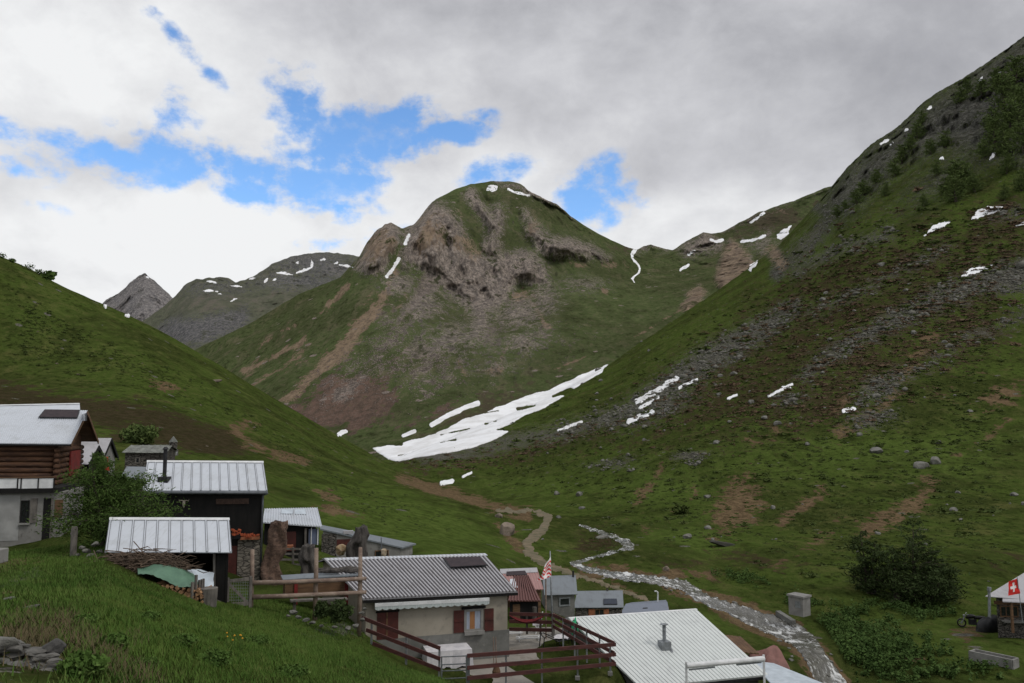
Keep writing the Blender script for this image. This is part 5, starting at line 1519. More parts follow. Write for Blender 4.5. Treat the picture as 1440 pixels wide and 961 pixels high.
SNOW = [
    ('large wedge of old snow filling the gully at the foot of the central mountain', [('p', [(521, 630), (560, 625), (607, 612), (638, 598), (670, 581), (706, 571), (738, 557), (770, 549), (801, 535), (836, 519), (856, 512), (846, 524), (817, 541), (793, 557), (769, 573), (738, 585), (722, 595), (698, 605), (716, 607), (698, 618), (670, 628), (634, 637), (591, 643), (559, 649), (546, 646)], 3)],
     [('s', [(778, 558), (802, 548)], 3, 2), ('s', [(728, 575), (752, 571)], 3, 3), ('s', [(683, 596), (697, 593)], 2.5, 3), ('s', [(620, 612), (660, 603)], 1.8, 2.5), ('s', [(620, 623), (640, 619)], 2, 2), ('s', [(660, 585), (700, 578)], 1.5, 2.5), ('e', 562, 627, 5, 2, 0), ('s', [(560, 641), (600, 633)], 1, 2.5, .8)], 0.9, .5),
    ('narrow snow fringe just above the large snow wedge', [('s', [(607, 598), (630, 585), (650, 575), (672, 567)], 3.5, 3)], None, .8, .4),
    ('thin snow scrap left of the fringe above the snow wedge', [('s', [(567, 613), (583, 607)], 2.8, 1.8)], None, .4, .4),
    ('isolated snow scrap at the foot of the reddish scree', [('s', [(476, 611), (486, 607)], 3, 2)], None, .8, .4),
    ('small snow remnant beside the brown hillside track', [('s', [(621, 680), (636, 678)], 3, 2)], None, .8, .3),
    ('tiny slanting snow sliver above the track bend', [('s', [(651, 671), (663, 665)], 1.6, 1.5)], None, .8, .3),
    ('upper slanting snow streak on the scree of the right slope', [('s', [(896, 566), (912, 556), (930, 546), (951, 534)], 3.6, 3)], None, .8, .45),
    ('short snow streak under the upper slanting one', [('s', [(899, 575), (925, 560)], 2.4, 2.4)], None, .8, .4),
    ('lower pale snow streak at the edge of the brown heath', [('s', [(884, 594), (900, 586), (917, 580)], 3.2, 2)], None, .8, .35),
    ('thin snow line on scree, left of the slanting streaks', [('s', [(786, 606), (800, 600), (818, 594)], 1.8, 2)], None, .8, .4),
    ('faint snow line right of the slanting streaks', [('s', [(955, 546), (981, 534)], 1.6, 2)], None, .8, .4),
    ('forked snow sliver in mid slope', [('s', [(1081, 558), (1098, 549), (1114, 541)], 1.8, 1.6), ('s', [(1100, 545), (1112, 546)], 1.2, 1.5)], None, .8, .3),
    ('tiny snow sliver left of the forked one', [('s', [(1024, 561), (1036, 556)], 1.5, 1.5)], None, .8, .3),
    ('oval snow spot below the dark heath patch', [('s', [(1187, 579), (1200, 576)], 3.4, 2)], None, .7, .2),
    ('bright snow patch near the right edge, highest of three', [('p', [(1366, 309), (1372, 297), (1390, 291), (1414, 290), (1400, 299), (1382, 306)], 2.5)], None, .8, .35),
    ('slanting snow patch left of the bright one near the right edge', [('p', [(1299, 333), (1312, 318), (1328, 312), (1338, 312), (1322, 322)], 2.5)], None, .8, .35),
    ('ragged snow patch lowest on the right edge slope', [('p', [(1352, 390), (1362, 379), (1384, 375), (1398, 372), (1384, 381), (1366, 388)], 2.5)], None, .8, .35),
    ('snow sliver cut by the right picture edge', [('s', [(1430, 318), (1450, 310)], 2.2, 2)], None, .8, .3),
    ('white snow blade at the end of the pale rock ridge', [('p', [(1092, 330), (1100, 324), (1113, 317), (1109, 328), (1098, 338), (1093, 336)], 2)], None, .9, .3),
    ('long thin snow line joining ridge and pale rock spur', [('s', [(1042, 340), (1058, 338), (1076, 332)], 1.9, 1.6)], None, .9, .3),
    ('snow line lying just under the skyline hump', [('s', [(1056, 313), (1064, 307), (1074, 300)], 1.8, 1.6)], None, .9, .3),
    ('snow saddle left of the pale rock spur', [('s', [(1000, 338), (1008, 340), (1016, 338)], 2.6, 1.8)], None, .9, .25),
    ('snow tongue right below the pale rock spur', [('p', [(1050, 381), (1056, 372), (1066, 366), (1064, 373), (1056, 382)], 2)], None, .9, .3),
    ('little snow scrap on the grass below the rocky pass', [('s', [(957, 380), (968, 373)], 2, 1.6)], None, .9, .3),
    ('snow dab under the rocky pass crest', [('s', [(968, 358), (976, 353)], 2, 1.6)], None, .9, .3),
    ('thin winding snow rill running down from the saddle', [('s', [(893, 352, 3), (889, 358, 2.6), (889, 363, 1.6), (893, 368, 1.5), (898, 373, 1.6), (900, 378, 1.6), (898, 384, 1.4), (893, 388, 1.4), (889, 392, 1.8), (892, 397, 1.2)], 1.6, 1.3)], None, .9, .15),
    ('round snow patch near the summit of the central mountain', [('p', [(684, 268), (686, 261), (694, 259), (700, 262), (699, 268), (693, 271)], 1.6)], None, .9, .2),
    ('thin snow line beside the summit rocks', [('s', [(715, 267), (728, 272), (744, 275)], 1.7, 1.6)], None, .9, .25),
    ('steep snow chute below the left cliff tower', [('s', [(561, 364), (553, 378), (544, 389)], 2.6, 1.7)], None, .9, .2),
    ('small snow gap between the two cliff towers', [('s', [(575, 331), (570, 343)], 2.5, 1.7)], None, .9, .2),
]
SNOWG = [('snow fleck on the dark crags of the upper right slope', 'snow flecks on the upper right crags', [((1238, 203), (1250, 197), 2.2), ((1252, 204), (1256, 199), 2), ((1304, 154), (1311, 149), 2), ((1375, 117), (1382, 108), 1.8), ((1400, 105), (1408, 101), 1.8), ((1392, 224), (1399, 216), 2.6), ((1322, 224), (1327, 222), 2.4), ((1272, 185), (1277, 182), 1.8)]),
         ('snow streak on the grey far ridge left of the central mountain', 'snow streaks on the far grey ridge', [((389, 384), (411, 387), 2.2), ((417, 384), (438, 377), 2.4), ((438, 377), (438, 366), 2.0), ((451, 366), (458, 365), 2), ((477, 373), (496, 376), 2.2), ((291, 396), (305, 398), 1.6), ((286, 409), (306, 410), 1.8), ((306, 414), (312, 414), 1.6), ((324, 424), (333, 420), 1.8), ((350, 393), (359, 391), 1.6), ((372, 397), (376, 392), 1.8), ((416, 370), (420, 371), 1.8), ((470, 371), (476, 369), 1.4), ((384, 394), (388, 392), 1.8), ((322, 402), (340, 404), 1.4)]),
         ('snow pocket on the pale pointed far peak', 'snow pockets on the far peak', [((176, 445), (183, 447), 2), ((146, 431), (149, 434), 1.8), ((203, 389), (209, 392), 1.4)])]
for lab, spec, holes, rough, off in SNOW:
    xs = [p[0] for s in spec if s[0] != 'e' for p in s[1]] + [v for s in spec if s[0] == 'e' for v in (s[1] - s[3], s[1] + s[3])]
    ys = [p[1] for s in spec if s[0] != 'e' for p in s[1]] + [v for s in spec if s[0] == 'e' for v in (s[2] - s[4], s[2] + s[4])]
    big = 'wedge' in lab
    sv, SOFT = SOFT, 1.0
    if holes:
        _m = masks
        def masks(px, py, sp, _s=spec, _h=holes, _m=_m): return _m(px, py, sp) - (0.72 * _m(px, py, _h) if sp is _s else 0)
    o = drape('snow_patch', spec, (min(xs) - 7, min(ys) - 7, max(xs) + 7, max(ys) + 7), 0.8 if big else .6, off, M_SNOW, .22 if big else .45 * rough, 22 if big else 11, None, -1.2, jump=1.7 if big or 'reddish' in lab else 1.12)
    if holes: masks = _m
    SOFT = sv
    tag(o, lab, 'snow patch')
for lab, grp, items in SNOWG:
    for a, b, w in items:
        sv, SOFT = SOFT, 1.0
        o = drape('snow_patch', [('s', [(*a, w * .45), ((a[0] + b[0]) / 2 + 1, (a[1] + b[1]) / 2 - .6, w), (*b, w * .3)], w, 1.5)], (min(a[0], b[0]) - 6, min(a[1], b[1]) - 6, max(a[0], b[0]) + 6, max(a[1], b[1]) + 6), .6, .5, M_SNOW, .4, 9, None, -1.5)
        SOFT = sv
        tag(o, lab, 'snow patch', grp)

# ================================================================== ROCKS
import bmesh


def rock_mesh(seed, sub=3, flat=.75, cut=11):
    rnd = random.Random(seed)
    bm = bmesh.new()
    bmesh.ops.create_icosphere(bm, subdivisions=sub, radius=1.0)
    planes = []
    for i in range(cut):
        n = Vector((rnd.gauss(0, 1), rnd.gauss(0, 1), rnd.gauss(0, .8))).normalized()
        planes.append((n, rnd.uniform(.5, .82)))
    V = np.array([v.co for v in bm.verts])
    nz = fbm(V[:, 0] * 1.3 + seed * 3.1, V[:, 1] * 1.3, V[:, 2] * 1.3 + seed, 4)
    for v, q in zip(bm.verts, nz):
        p = v.co.copy()
        for n, d in planes:
            e = p.dot(n) - d
            if e > 0: p -= n * e * .9
        v.co = p * (1 + .09 * q)
        v.co.z *= flat
    me = bpy.data.meshes.new('boulder'); bm.to_mesh(me); bm.free()
    me.polygons.foreach_set('use_smooth', [False] * len(me.polygons))
    return me


M_SCREE = pmat('scree_stone', (0.15, 0.145, 0.125), (0.085, 0.083, 0.07), .4, 6, .95)
M_ROCK = pmat('lichen_boulder', (0.19, 0.185, 0.17), (0.10, 0.098, 0.088), 1.1, 8, 0.95, bump=0.7, bdist=.15, c3=(0.10, 0.105, 0.065))
M_ROCKT = pmat('tan_boulder', (0.24, 0.195, 0.155), (0.13, 0.105, 0.085), 0.9, 8, 0.95, bump=0.8, bdist=.2, c3=(0.08, 0.075, 0.045))
ROCKS = [rock_mesh(s, 3, f) for s, f in ((1, .7), (2, .85), (3, .6), (4, .75), (5, .8), (6, .65))]
for m in ROCKS: m.materials.append(M_ROCK)


def boulder(px, py, wpx, label, group=None, proto=None, stretch=(1, 1, 1), rot=None, mat=None, sink=.33, name='boulder'):
    p = gp(px, py)
    me = ROCKS[proto if proto is not None else random.randrange(6)]
    o = bpy.data.objects.new(name, me); COL.objects.link(o)
    r = wpx / FOC * p.y / 2
    o.location = p + Zu * r * (.45 - sink)
    o.scale = (r * stretch[0], r * stretch[1], r * stretch[2])
    o.rotation_euler = (random.uniform(-.2, .2), random.uniform(-.2, .2), rot if rot is not None else random.uniform(0, 6.28))
    if mat:
        o.material_slots[0].link = 'OBJECT'; o.material_slots[0].material = mat
    return tag(o, label, 'boulder', group)


boulder(1296, 658, 27, 'largest flat-topped grey boulder on the grass of the right slope', None, 0, (1, .8, .8), .3)
boulder(1314, 652, 22, 'grey boulder touching the largest one on its right', None, 1, (.8, .8, .9), .8)
boulder(1232, 637, 25, 'big grey boulder alone in grass, left of the largest pair', None, 3, (1, .8, .75), 1.3)
boulder(967, 757, 16, 'round mossy boulder at the right bank of the upper stream', None, 1, (1, .9, .75), .4)
boulder(847, 757, 20, 'low flat boulder at the left bank of the upper stream', None, 2, (1, .9, .5), .4)
boulder(995, 700, 13, 'pale boulder above the stream, left of the orange earth scar', None, 4, (1, .9, .8))
boulder(937, 803, 13, 'light boulder standing on the bank above the stream bend', None, 1, (.8, .7, 1), None, M_ROCKT)
boulder(1150, 920, 20, 'dark wet boulder in the middle of the foaming stream', None, 2, (1, .8, .6))
boulder(304, 537, 20, 'pale flat slab lying on the left hillside', None, 2, (1.1, .6, .35), .2, M_ROCKT)
boulder(1018, 768, 42, 'broad dark rock slab sunk in the meadow beyond the stream', None, 2, (1, .6, .3), .1, pmat('dark_slab', (0.05, 0.048, 0.04), (0.03, 0.03, 0.025), 1, 6, .95, bump=.5, bdist=.1))
# rock outcrop by the track
oc = boulder(714, 752, 34, 'tall brown rock outcrop beside the bend of the track', None, 4, (.85, .7, 1.25), .5, M_ROCKT, .2, 'rock_outcrop'); oc['category'] = 'rock'
boulder(702, 728, 14, 'small brown rock behind the tall outcrop at the track', None, 1, (1, .8, .8), None, M_ROCKT)
GB = 'grey boulders scattered over the right slope'
cnt = 0
while cnt < 150:
    px, py = random.uniform(760, 1440), random.uniform(370, 835)
    if py < 640 - (px - 560) * .55 + 25: continue
    m = masks(np.array([px]), np.array([py]), g_scree)[0]
    if random.random() > .25 + m: continue
    if 800 < px < 1200 and py > 770: continue
    boulder(px, py, random.choice((3, 3, 4, 4, 5, 6, 7, 9, 11)) * random.uniform(.8, 1.2), 'grey boulder lying on the right slope', GB); cnt += 1
for i in range(26):
    px = random.uniform(10, 560); py = random.uniform(0, 1)
    py = 370 + px * .5 + 40 + py * 120
    if py > 640 and px < 380: continue
    boulder(px, py, random.choice((3, 4, 5, 6)), 'small pale stone on the left grassy hillside', 'pale stones on the left hillside', None, (1, .8, .5), None, M_ROCKT)
for i in range(44):
    t_ = random.random()
    pts = [(806, 793), (855, 807), (934, 818), (980, 836), (1052, 867), (1118, 892), (1148, 926), (1172, 960)]
    k_ = random.randrange(len(pts) - 1); a, b = pts[k_], pts[k_ + 1]
    wd = 5 + k_ * 3
    px, py = a[0] + (b[0] - a[0]) * t_ + random.gauss(0, wd), a[1] + (b[1] - a[1]) * t_ + random.gauss(0, wd * .45)
    if py > 968: continue
    boulder(px, py, random.uniform(3, 6 + k_ * 1.2), 'rounded stone in or along the lower stream', 'stones in the stream bed', None, (1, .9, .6))


# ---- scatter of many small things as one mesh
def inst_mesh(name, tv, tf, pos, scl, rot, mat, tilt=None):
    tv = np.array(tv, float); tf = np.array(tf, int)
    N, n = len(pos), len(tv)
    c, s = np.cos(rot), np.sin(rot)
    V = tv[None] * scl[:, None, :]
    x = V[..., 0] * c[:, None] - V[..., 1] * s[:, None]
    y = V[..., 0] * s[:, None] + V[..., 1] * c[:, None]
    V = np.stack([x, y, V[..., 2]], -1) + pos[:, None, :]
    if tilt is not None: V[..., :2] += V[..., 2:3] * 0
    F = (tf[None] + (np.arange(N) * n)[:, None, None]).reshape(-1, tf.shape[1])
    me = bpy.data.meshes.new(name)
    base = V.reshape(-1, 3).min(0)
    V = V - base
    me.vertices.add(N * n); me.vertices.foreach_set('co', V.reshape(-1).astype(np.float32))
    k = tf.shape[1]
    me.loops.add(len(F) * k); me.loops.foreach_set('vertex_index', F.reshape(-1).astype(np.int32))
    me.polygons.add(len(F)); me.polygons.foreach_set('loop_start', np.arange(0, len(F) * k, k, dtype=np.int32))
    me.update()
    o = link(name, me, None, mat); o.location = base
    return o


def pix_scatter(n, bbox, spec, thr=.45, trees=(BG,), extra=None, k=1.0):
    """random ground points whose pixel falls in the masks"""
    out = []
    while len(out) < n:
        px = RNG.uniform(bbox[0], bbox[2], 4000); py = RNG.uniform(bbox[1], bbox[3], 4000)
        m = masks(px, py, spec) * k + .35 * fbm(px / 14, py / 7, px * 0 + 3.3, 4)
        for x, y, q in zip(px, py, m):
            if q > thr and (extra is None or extra(x, y)):
                r = ray(x, y, trees)
                if r is not None and r[0].y < 900: out.append((r[0].x, r[0].y, r[0].z))
            if len(out) >= n: break
    return np.array(out)


bm = bmesh.new(); bmesh.ops.create_icosphere(bm, subdivisions=1, radius=1)
for v in bm.verts: v.co *= random.uniform(.7, 1.15)
iv = [tuple(v.co) for v in bm.verts]; itf = [[v.index for v in f.verts] for f in bm.faces]; bm.free()
pp = pix_scatter(9000, (780, 250, 1440, 690), g_scree, .5)
sz = np.exp(RNG.normal(-1.25, .6, len(pp))) * np.clip(pp[:, 1] / 260, .3, 1.6)
o = inst_mesh('scree', iv, itf, pp + np.array([0, 0, .1]), sz[:, None] * RNG.uniform(.5, 1.2, (len(pp), 3)) * np.array([1, 1, .6]), RNG.uniform(0, 6.28, len(pp)), M_SCREE)
tag(o, kind='stuff')

# ================================================================== PLANTS
def leaf_mat(name, c1, c2, c3, scale=3.0):
    k = NM(name, 0.9, 0, 0.04)
    n = k.noise(scale, 4, .6); n2 = k.noise(scale * 7, 2, .5)
    c = k.mix(k.step(n, .35, .65), c1, c2)
    k.color(k.mix(k.step(n2, .52, .7, 0, .8), c, c3))
    return k.m


M_GRASS = leaf_mat('grass_blades', (0.048, 0.094, 0.018), (0.080, 0.135, 0.028), (0.13, 0.16, 0.05), .5)
M_DRY = leaf_mat('dry_grass', (0.12, 0.092, 0.055), (0.08, 0.066, 0.036), (0.05, 0.062, 0.024), 2)
M_SHRUB = leaf_mat('dwarf_shrub', (0.062, 0.086, 0.024), (0.048, 0.066, 0.02), (0.095, 0.11, 0.034), .2)
M_HEATHS = leaf_mat('heath_shrub', (0.135, 0.088, 0.06), (0.10, 0.07, 0.046), (0.10, 0.10, 0.05), .2)
M_LARCH = leaf_mat('larch_needles', (0.062, 0.105, 0.026), (0.045, 0.075, 0.02), (0.10, 0.145, 0.04), .9)
M_SPRUCE = leaf_mat('dark_needles', (0.045, 0.066, 0.024), (0.032, 0.048, 0.018), (0.065, 0.09, 0.032), .9)
M_FARLARCH = leaf_mat('slope_larch_needles', (0.085, 0.118, 0.036), (0.062, 0.09, 0.03), (0.11, 0.14, 0.045), .15)
M_WEED = leaf_mat('broad_weeds', (0.058, 0.098, 0.026), (0.040, 0.072, 0.02), (0.09, 0.135, 0.042), .5)


def quads_mesh(name, C, A, B, mat, parent=None, base=None, taper=1.0):
    """quads centred C with half vectors A, B (N x 3)"""
    V = np.stack([C - A - B, C + A - B, C + A * taper + B, C - A * taper + B], 1).reshape(-1, 3)
    base = np.array(base if base is not None else V.min(0), float)
    me = bpy.data.meshes.new(name); n = len(C)
    me.vertices.add(n * 4); me.vertices.foreach_set('co', (V - base).reshape(-1).astype(np.float32))
    me.loops.add(n * 4); me.loops.foreach_set('vertex_index', np.arange(n * 4, dtype=np.int32))
    me.polygons.add(n); me.polygons.foreach_set('loop_start', np.arange(0, n * 4, 4, dtype=np.int32))
    me.update()
    o = link(name, me, parent, mat)
    if parent is None: o.location = base
    return o


def runit(n):
    v = RNG.normal(size=(n, 3)); return v / np.linalg.norm(v, axis=1)[:, None]


def blades(name, pts, hmin, hmax, w, mat, lean=.35):
    n = len(pts)
    h = RNG.uniform(hmin, hmax, n)
    a = RNG.uniform(0, 6.28, n)
    up = np.stack([np.cos(a) * lean, np.sin(a) * lean, np.ones(n)], -1) * h[:, None] * .5
    side = np.stack([-np.sin(a), np.cos(a), 0 * a], -1) * (w * RNG.uniform(.6, 1.3, n))[:, None]
    return quads_mesh(name, pts + up - np.array([0, 0, .02]), side, up, mat, taper=.15)


# near grass: world-uniform points on the foreground bank
def bank_points(n, keep):
    out = []
    while len(out) < n:
        y = math.sqrt(random.uniform(4.5 ** 2, 33 ** 2))
        px = random.uniform(-40, 900)
        x = (px - 720) / FOC * y * 1.02
        z = gz(x, y)
        qx, qy = proj((x, y, z))
        if qy > 990 or qy < 765: continue
        if keep(qx, qy, x, y): out.append((x, y, z))
    return np.array(out)


def kp(qx, qy, x, y):
    if y > 29.5 and qx > 520: return False
    if qx > 640: return False
    if qx < 80 and qy > 885: return random.random() < .15
    if y > 25.7 and 150 < qx < 330 and qy < 850: return False
    return pnoise(np.array([x * .5]), np.array([y * .5]), np.array([.3]))[0] > -.35 or random.random() < .5


gpts = bank_points(120000, kp)
hsel = pnoise(gpts[:, 0] * .35, gpts[:, 1] * .35, gpts[:, 0] * 0 + 5)
o = blades('meadow_grass', gpts, .04, .115, .007, M_GRASS, .7); tag(o, kind='stuff')
tall = gpts[RNG.choice(len(gpts), 9000, False)]
tall = tall[pnoise(tall[:, 0] * .6, tall[:, 1] * .6, tall[:, 0] * 0 + 8) > .12]
o = blades('tall_grass', tall, .10, .22, .006, M_GRASS, .6); tag(o, kind='stuff')


def kd(qx, qy, x, y):
    return (masks(np.array([qx]), np.array([qy]), [('e', 50, 900, 70, 50, 0), ('s', [(90, 880), (150, 930), (210, 965)], 26, 20), ('e', 190, 900, 40, 24, 0, .7), ('e', 250, 800, 60, 12, 0, .8)])[0] + random.uniform(-.25, .25)) > .74


o = blades('dry_tussock_grass', bank_points(4500, kd), .04, .15, .006, M_DRY, 1.0); tag(o, kind='stuff')


def clump(name, label, cat, px, py, wpx, hpx, mat, n=900, leaf=.07, d=None, group=None, stem=True, squash=1.0):
    """bushy plant: leaf faces spread through an uneven volume, on a few stems"""
    p = gp(px, py) if d is None else P(px, py, d)
    w, h = wpx / FOC * p.y / 2, hpx / FOC * p.y
    t = thing(name, label, cat, p, group)
    dirs = runit(n)
    lump = 1 + .45 * pnoise(dirs[:, 0] * 1.7 + px, dirs[:, 1] * 1.7, dirs[:, 2] * 1.7 + py)
    r = RNG.uniform(.15, 1, n) ** .5 * lump
    C = dirs * r[:, None] * np.array([w, w * squash, h * .55]) + np.array([0, 0, h * .48])
    C[:, 2] = np.abs(C[:, 2])
    A = runit(n) * leaf * RNG.uniform(.5, 1.2, n)[:, None]; B = np.cross(A, runit(n))
    quads_mesh('foliage', C, A, B, mat, t, (0, 0, 0), .6)
    if stem:
        mb = MB()
        for i in range(6):
            a = random.uniform(0, 6.28)
            mb.tube([p - Zu * .05, p + Vector((math.cos(a) * w * .3, math.sin(a) * w * .3, h * .4)), p + Vector((math.cos(a) * w * .6, math.sin(a) * w * .6, h * .75))], [h * .03, h * .02, h * .008], 5)
        mb.build('stem', M_BARK, t)
    return t


def conifer(name, label, p, H, W, mat, nb=60, spray=40, leaf=.10, seed=1, group=None, low=.06, droop=.25, cat='tree', trunks=1, conic=.75):
    rnd = random.Random(seed)
    t = thing(name, label, cat, p, group)
    tr = MB(); Cs, As, Bs = [], [], []
    for k in range(trunks):
        off = Vector((rnd.uniform(-.25, .25) * W, rnd.uniform(-.2, .2) * W, 0)) if trunks > 1 else Vector()
        Hk = H * (1 if k == 0 else rnd.uniform(.55, .9))
        pts = [p + off * (.2 + .8 * i / 5) + Vector((rnd.gauss(0, .015) * H, rnd.gauss(0, .015) * H, Hk * i / 5 - .1)) for i in range(6)]
        tr.tube(pts, [H * .028 * (1 - i / 5.3) for i in range(6)], 8)
        for b in range(nb // trunks):
            f = low + (1 - low) * (b + rnd.random()) / (nb / trunks)
            z = f * Hk
            i = min(4, int(f * 5)); c = pts[i].lerp(pts[i + 1], f * 5 - i) if f < 1 else pts[-1]
            L = W * .5 * ((1 - f) ** conic * .95 + .06) * rnd.uniform(.55, 1.25)
            a = rnd.uniform(0, 6.283)
            dv = Vector((math.cos(a), math.sin(a), rnd.uniform(-.1, .5) - droop * .3))
            e = c + dv * L - Zu * droop * L * .5
            m = c.lerp(e, .5) + Zu * L * .1
            tr.tube([c, m, e], [H * .008 * (1.2 - f), H * .005 * (1.2 - f), H * .002], 4, False)
            ns = int(spray * (.3 + L / (W * .5)))
            u = RNG.uniform(.08, 1.05, ns) ** .8
            cc = np.array(c)[None] * ((1 - u) ** 2)[:, None] + 2 * np.array(m)[None] * (u * (1 - u))[:, None] + np.array(e)[None] * (u ** 2)[:, None]
            cc = cc + RNG.normal(size=(ns, 3)) * np.array([1, 1, .55]) * (L * .16) + np.array([0, 0, -.05 * L]) * RNG.uniform(0, 2, ns)[:, None]
            Cs.append(cc)
            dirn = np.array(dv) + RNG.normal(size=(ns, 3)) * .7
            dirn /= np.linalg.norm(dirn, axis=1)[:, None]
            s_ = leaf * RNG.uniform(.5, 1.3, ns)[:, None]
            As.append(np.cross(dirn, runit(ns)) * s_ * .45); Bs.append(dirn * s_)
    tr.build('trunk', M_BARK, t)
    quads_mesh('crown', np.concatenate(Cs), np.concatenate(As), np.concatenate(Bs), mat, t, p, .4)
    return t


# larch beside the log house
p = P(150, 780, 31.2)
conifer('larch_tree', 'bushy green larch growing between the log house and the open shed', Vector((p.x, p.y, gz(p.x, p.y))), 3.5, 3.5, M_LARCH, 130, 250, .05, 4, low=.08, droop=-.1, trunks=4, conic=.35)
# dark conifers on the far bank
for (x, yb, yt, w, lab, sd, mt) in ((1290, 842, 738, 92, 'tallest of the dark conifers on the right bank', 11, M_SPRUCE), (1262, 846, 772, 70, 'dark conifer left of the tallest one on the right bank', 12, M_SPRUCE), (1222, 834, 750, 58, 'leftmost dark conifer, set apart nearest the stream', 13, M_SPRUCE),
                                (1328, 842, 778, 64, 'rightmost dark conifer of the clump by the cabin', 14, M_SPRUCE), (1300, 850, 800, 90, 'low spreading dark conifer at the foot of the tallest one', 15, M_SPRUCE)):
    p = gp(x, yb)
    s_ = p.y / FOC
    conifer('conifer_tree', lab, p, (yb - yt) * s_, w * .85 * s_, mt, 72, 62, .13, sd, 'dark conifers on the right bank', low=.04, droop=-.05, conic=.3, trunks=3)
# larches on the crags
spots = [(1432, 108, 46), (1416, 130, 50), (1440, 150, 50), (1426, 168, 56), (1442, 200, 46), (1404, 112, 28), (1380, 128, 26), (1362, 124, 24), (1350, 138, 26), (1410, 205, 44), (1396, 175, 38), (1415, 235, 34), (1400, 190, 40), (1348, 255, 46), (1336, 262, 40), (1360, 250, 36), (1345, 272, 40), (1372, 262, 28),
         (1290, 190, 26), (1280, 205, 26), (1268, 222, 28), (1260, 240, 26), (1296, 170, 22), (1310, 210, 24), (1216, 268, 24), (1206, 280, 22), (1232, 252, 22), (1245, 270, 20), (1178, 300, 18), (1190, 292, 18), (1330, 200, 26), (1318, 240, 24), (1385, 215, 30), (1436, 260, 30), (1412, 275, 24), (1300, 285, 20)]
prot = None
for i, (x, y, hp) in enumerate(spots):
    q = ray(x, y + hp * .3, (BG,))
    if q is None: continue
    p = q[0]
    if prot is None:
        prot = conifer('slope_larch', 'soft green larch growing among the crags of the upper right slope', p, 14, 11, M_FARLARCH, 60, 34, .5, 30, 'larches on the upper right crags', low=.05, droop=-.05, conic=.35, trunks=2)
        o = prot
    else:
        o = prot.copy(); COL.objects.link(o); o.location = p
        for c in prot.children:
            cc = c.copy(); cc.parent = o; COL.objects.link(cc)
    s_ = hp * p.y / FOC / 14
    o.scale = (s_ * random.uniform(.85, 1.25), s_ * random.uniform(.85, 1.25), s_)
    o.rotation_euler.z = random.uniform(0, 6.28)
# bushes on the left skyline
for x, y, w, h, lab in ((2, 362, 16, 10, 'leftmost small bush on the left skyline'), (16, 368, 12, 8, 'second small bush from the left on the left skyline'), (40, 379, 22, 14, 'larger bush on the left skyline'), (56, 386, 18, 12, 'bush between two others on the left skyline'), (69, 391, 20, 15, 'rightmost bush on the left skyline')):
    clump('skyline_bush', lab, 'bush', x, y + 1, w * .8, h * .75, M_LARCH, 130, .16)
clump('round_bush', 'soft green rounded bush on the slope behind the chapel', 'bush', 195, 624, 52, 26, M_FARLARCH, 2400, .13)
clump('dark_bush', 'low dark bush among the grass beyond the stream', 'bush', 957, 722, 22, 10, M_SHRUB, 400, .25)
for x, y, w, h, lab, dd in ((452, 868, 20, 20, 'smaller dark shrub under the log rail fence', 28.6), (477, 874, 34, 28, 'larger dark shrub under the log rail fence', 28.8)):
    clump('garden_shrub', lab, 'shrub', x, y, w, h, M_SPRUCE, 900, .045, dd)
# leafy weeds and streamside scrub
STR = [('s', [(980, 836), (1025, 855), (1052, 867), (1087, 879), (1118, 892), (1137, 908), (1148, 926), (1158, 944), (1172, 965)], 30, 4)]


def ext(x, y): return not (1355 < x < 1440 and 820 < y < 900) and masks(np.array([x]), np.array([y]), STR)[0] < .3


ws = [('e', 1225, 912, 90, 40, -10, .95), ('e', 1180, 880, 60, 24, 20, .9), ('e', 1120, 850, 40, 14, 0, .7), ('e', 1290, 860, 70, 14, 0, .8), ('e', 1040, 815, 60, 12, -10, .75), ('e', 1320, 945, 90, 14, 0, .7)]
wp = pix_scatter(22000, (1000, 790, 1440, 965), ws, .55, extra=ext)
n = len(wp); hh = RNG.uniform(.03, .45, n) * np.clip(1 + .9 * pnoise(wp[:, 0] * .8, wp[:, 1] * .8, wp[:, 0] * 0), .2, 2)
A = runit(n) * RNG.uniform(.03, .10, n)[:, None]; B = np.cross(A, runit(n)); A[:, 2] *= .5
tag(quads_mesh('broad_leaved_weeds', wp + np.stack([0 * hh, 0 * hh, hh], -1), A, B, M_WEED, taper=.5), kind='stuff')
# dwarf shrubs over the slopes
dv = []
for i in range(26):
    d_ = np.array([random.gauss(0, .5), random.gauss(0, .5), abs(random.gauss(0, .35))])
    a_, b_ = runit(1)[0] * .28, runit(1)[0] * .28
    dv += [d_ - a_ - b_, d_ + a_ - b_, d_ + a_ + b_, d_ - a_ + b_]
df = [[4 * i, 4 * i + 1, 4 * i + 2, 4 * i + 3] for i in range(26)]
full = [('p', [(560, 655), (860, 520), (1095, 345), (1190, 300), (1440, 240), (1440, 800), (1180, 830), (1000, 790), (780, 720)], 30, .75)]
sp = pix_scatter(8000, (560, 250, 1440, 830), full + [(s[0], *s[1:]) for s in g_heath_shade if s[0] != 'p'], .62)
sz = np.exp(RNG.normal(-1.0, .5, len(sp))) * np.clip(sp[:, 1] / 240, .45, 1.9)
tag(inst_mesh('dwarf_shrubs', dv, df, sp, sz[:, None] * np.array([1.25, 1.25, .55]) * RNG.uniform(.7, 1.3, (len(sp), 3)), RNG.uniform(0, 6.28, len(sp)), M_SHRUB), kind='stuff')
sp = pix_scatter(4500, (560, 260, 1440, 700), g_heath_shade, .6)
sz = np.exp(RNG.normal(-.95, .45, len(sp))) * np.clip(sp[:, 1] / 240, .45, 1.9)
tag(inst_mesh('heath_shrubs', dv, df, sp, sz[:, None] * np.array([1.3, 1.3, .6]) * RNG.uniform(.7, 1.3, (len(sp), 3)), RNG.uniform(0, 6.28, len(sp)), M_HEATHS), kind='stuff')
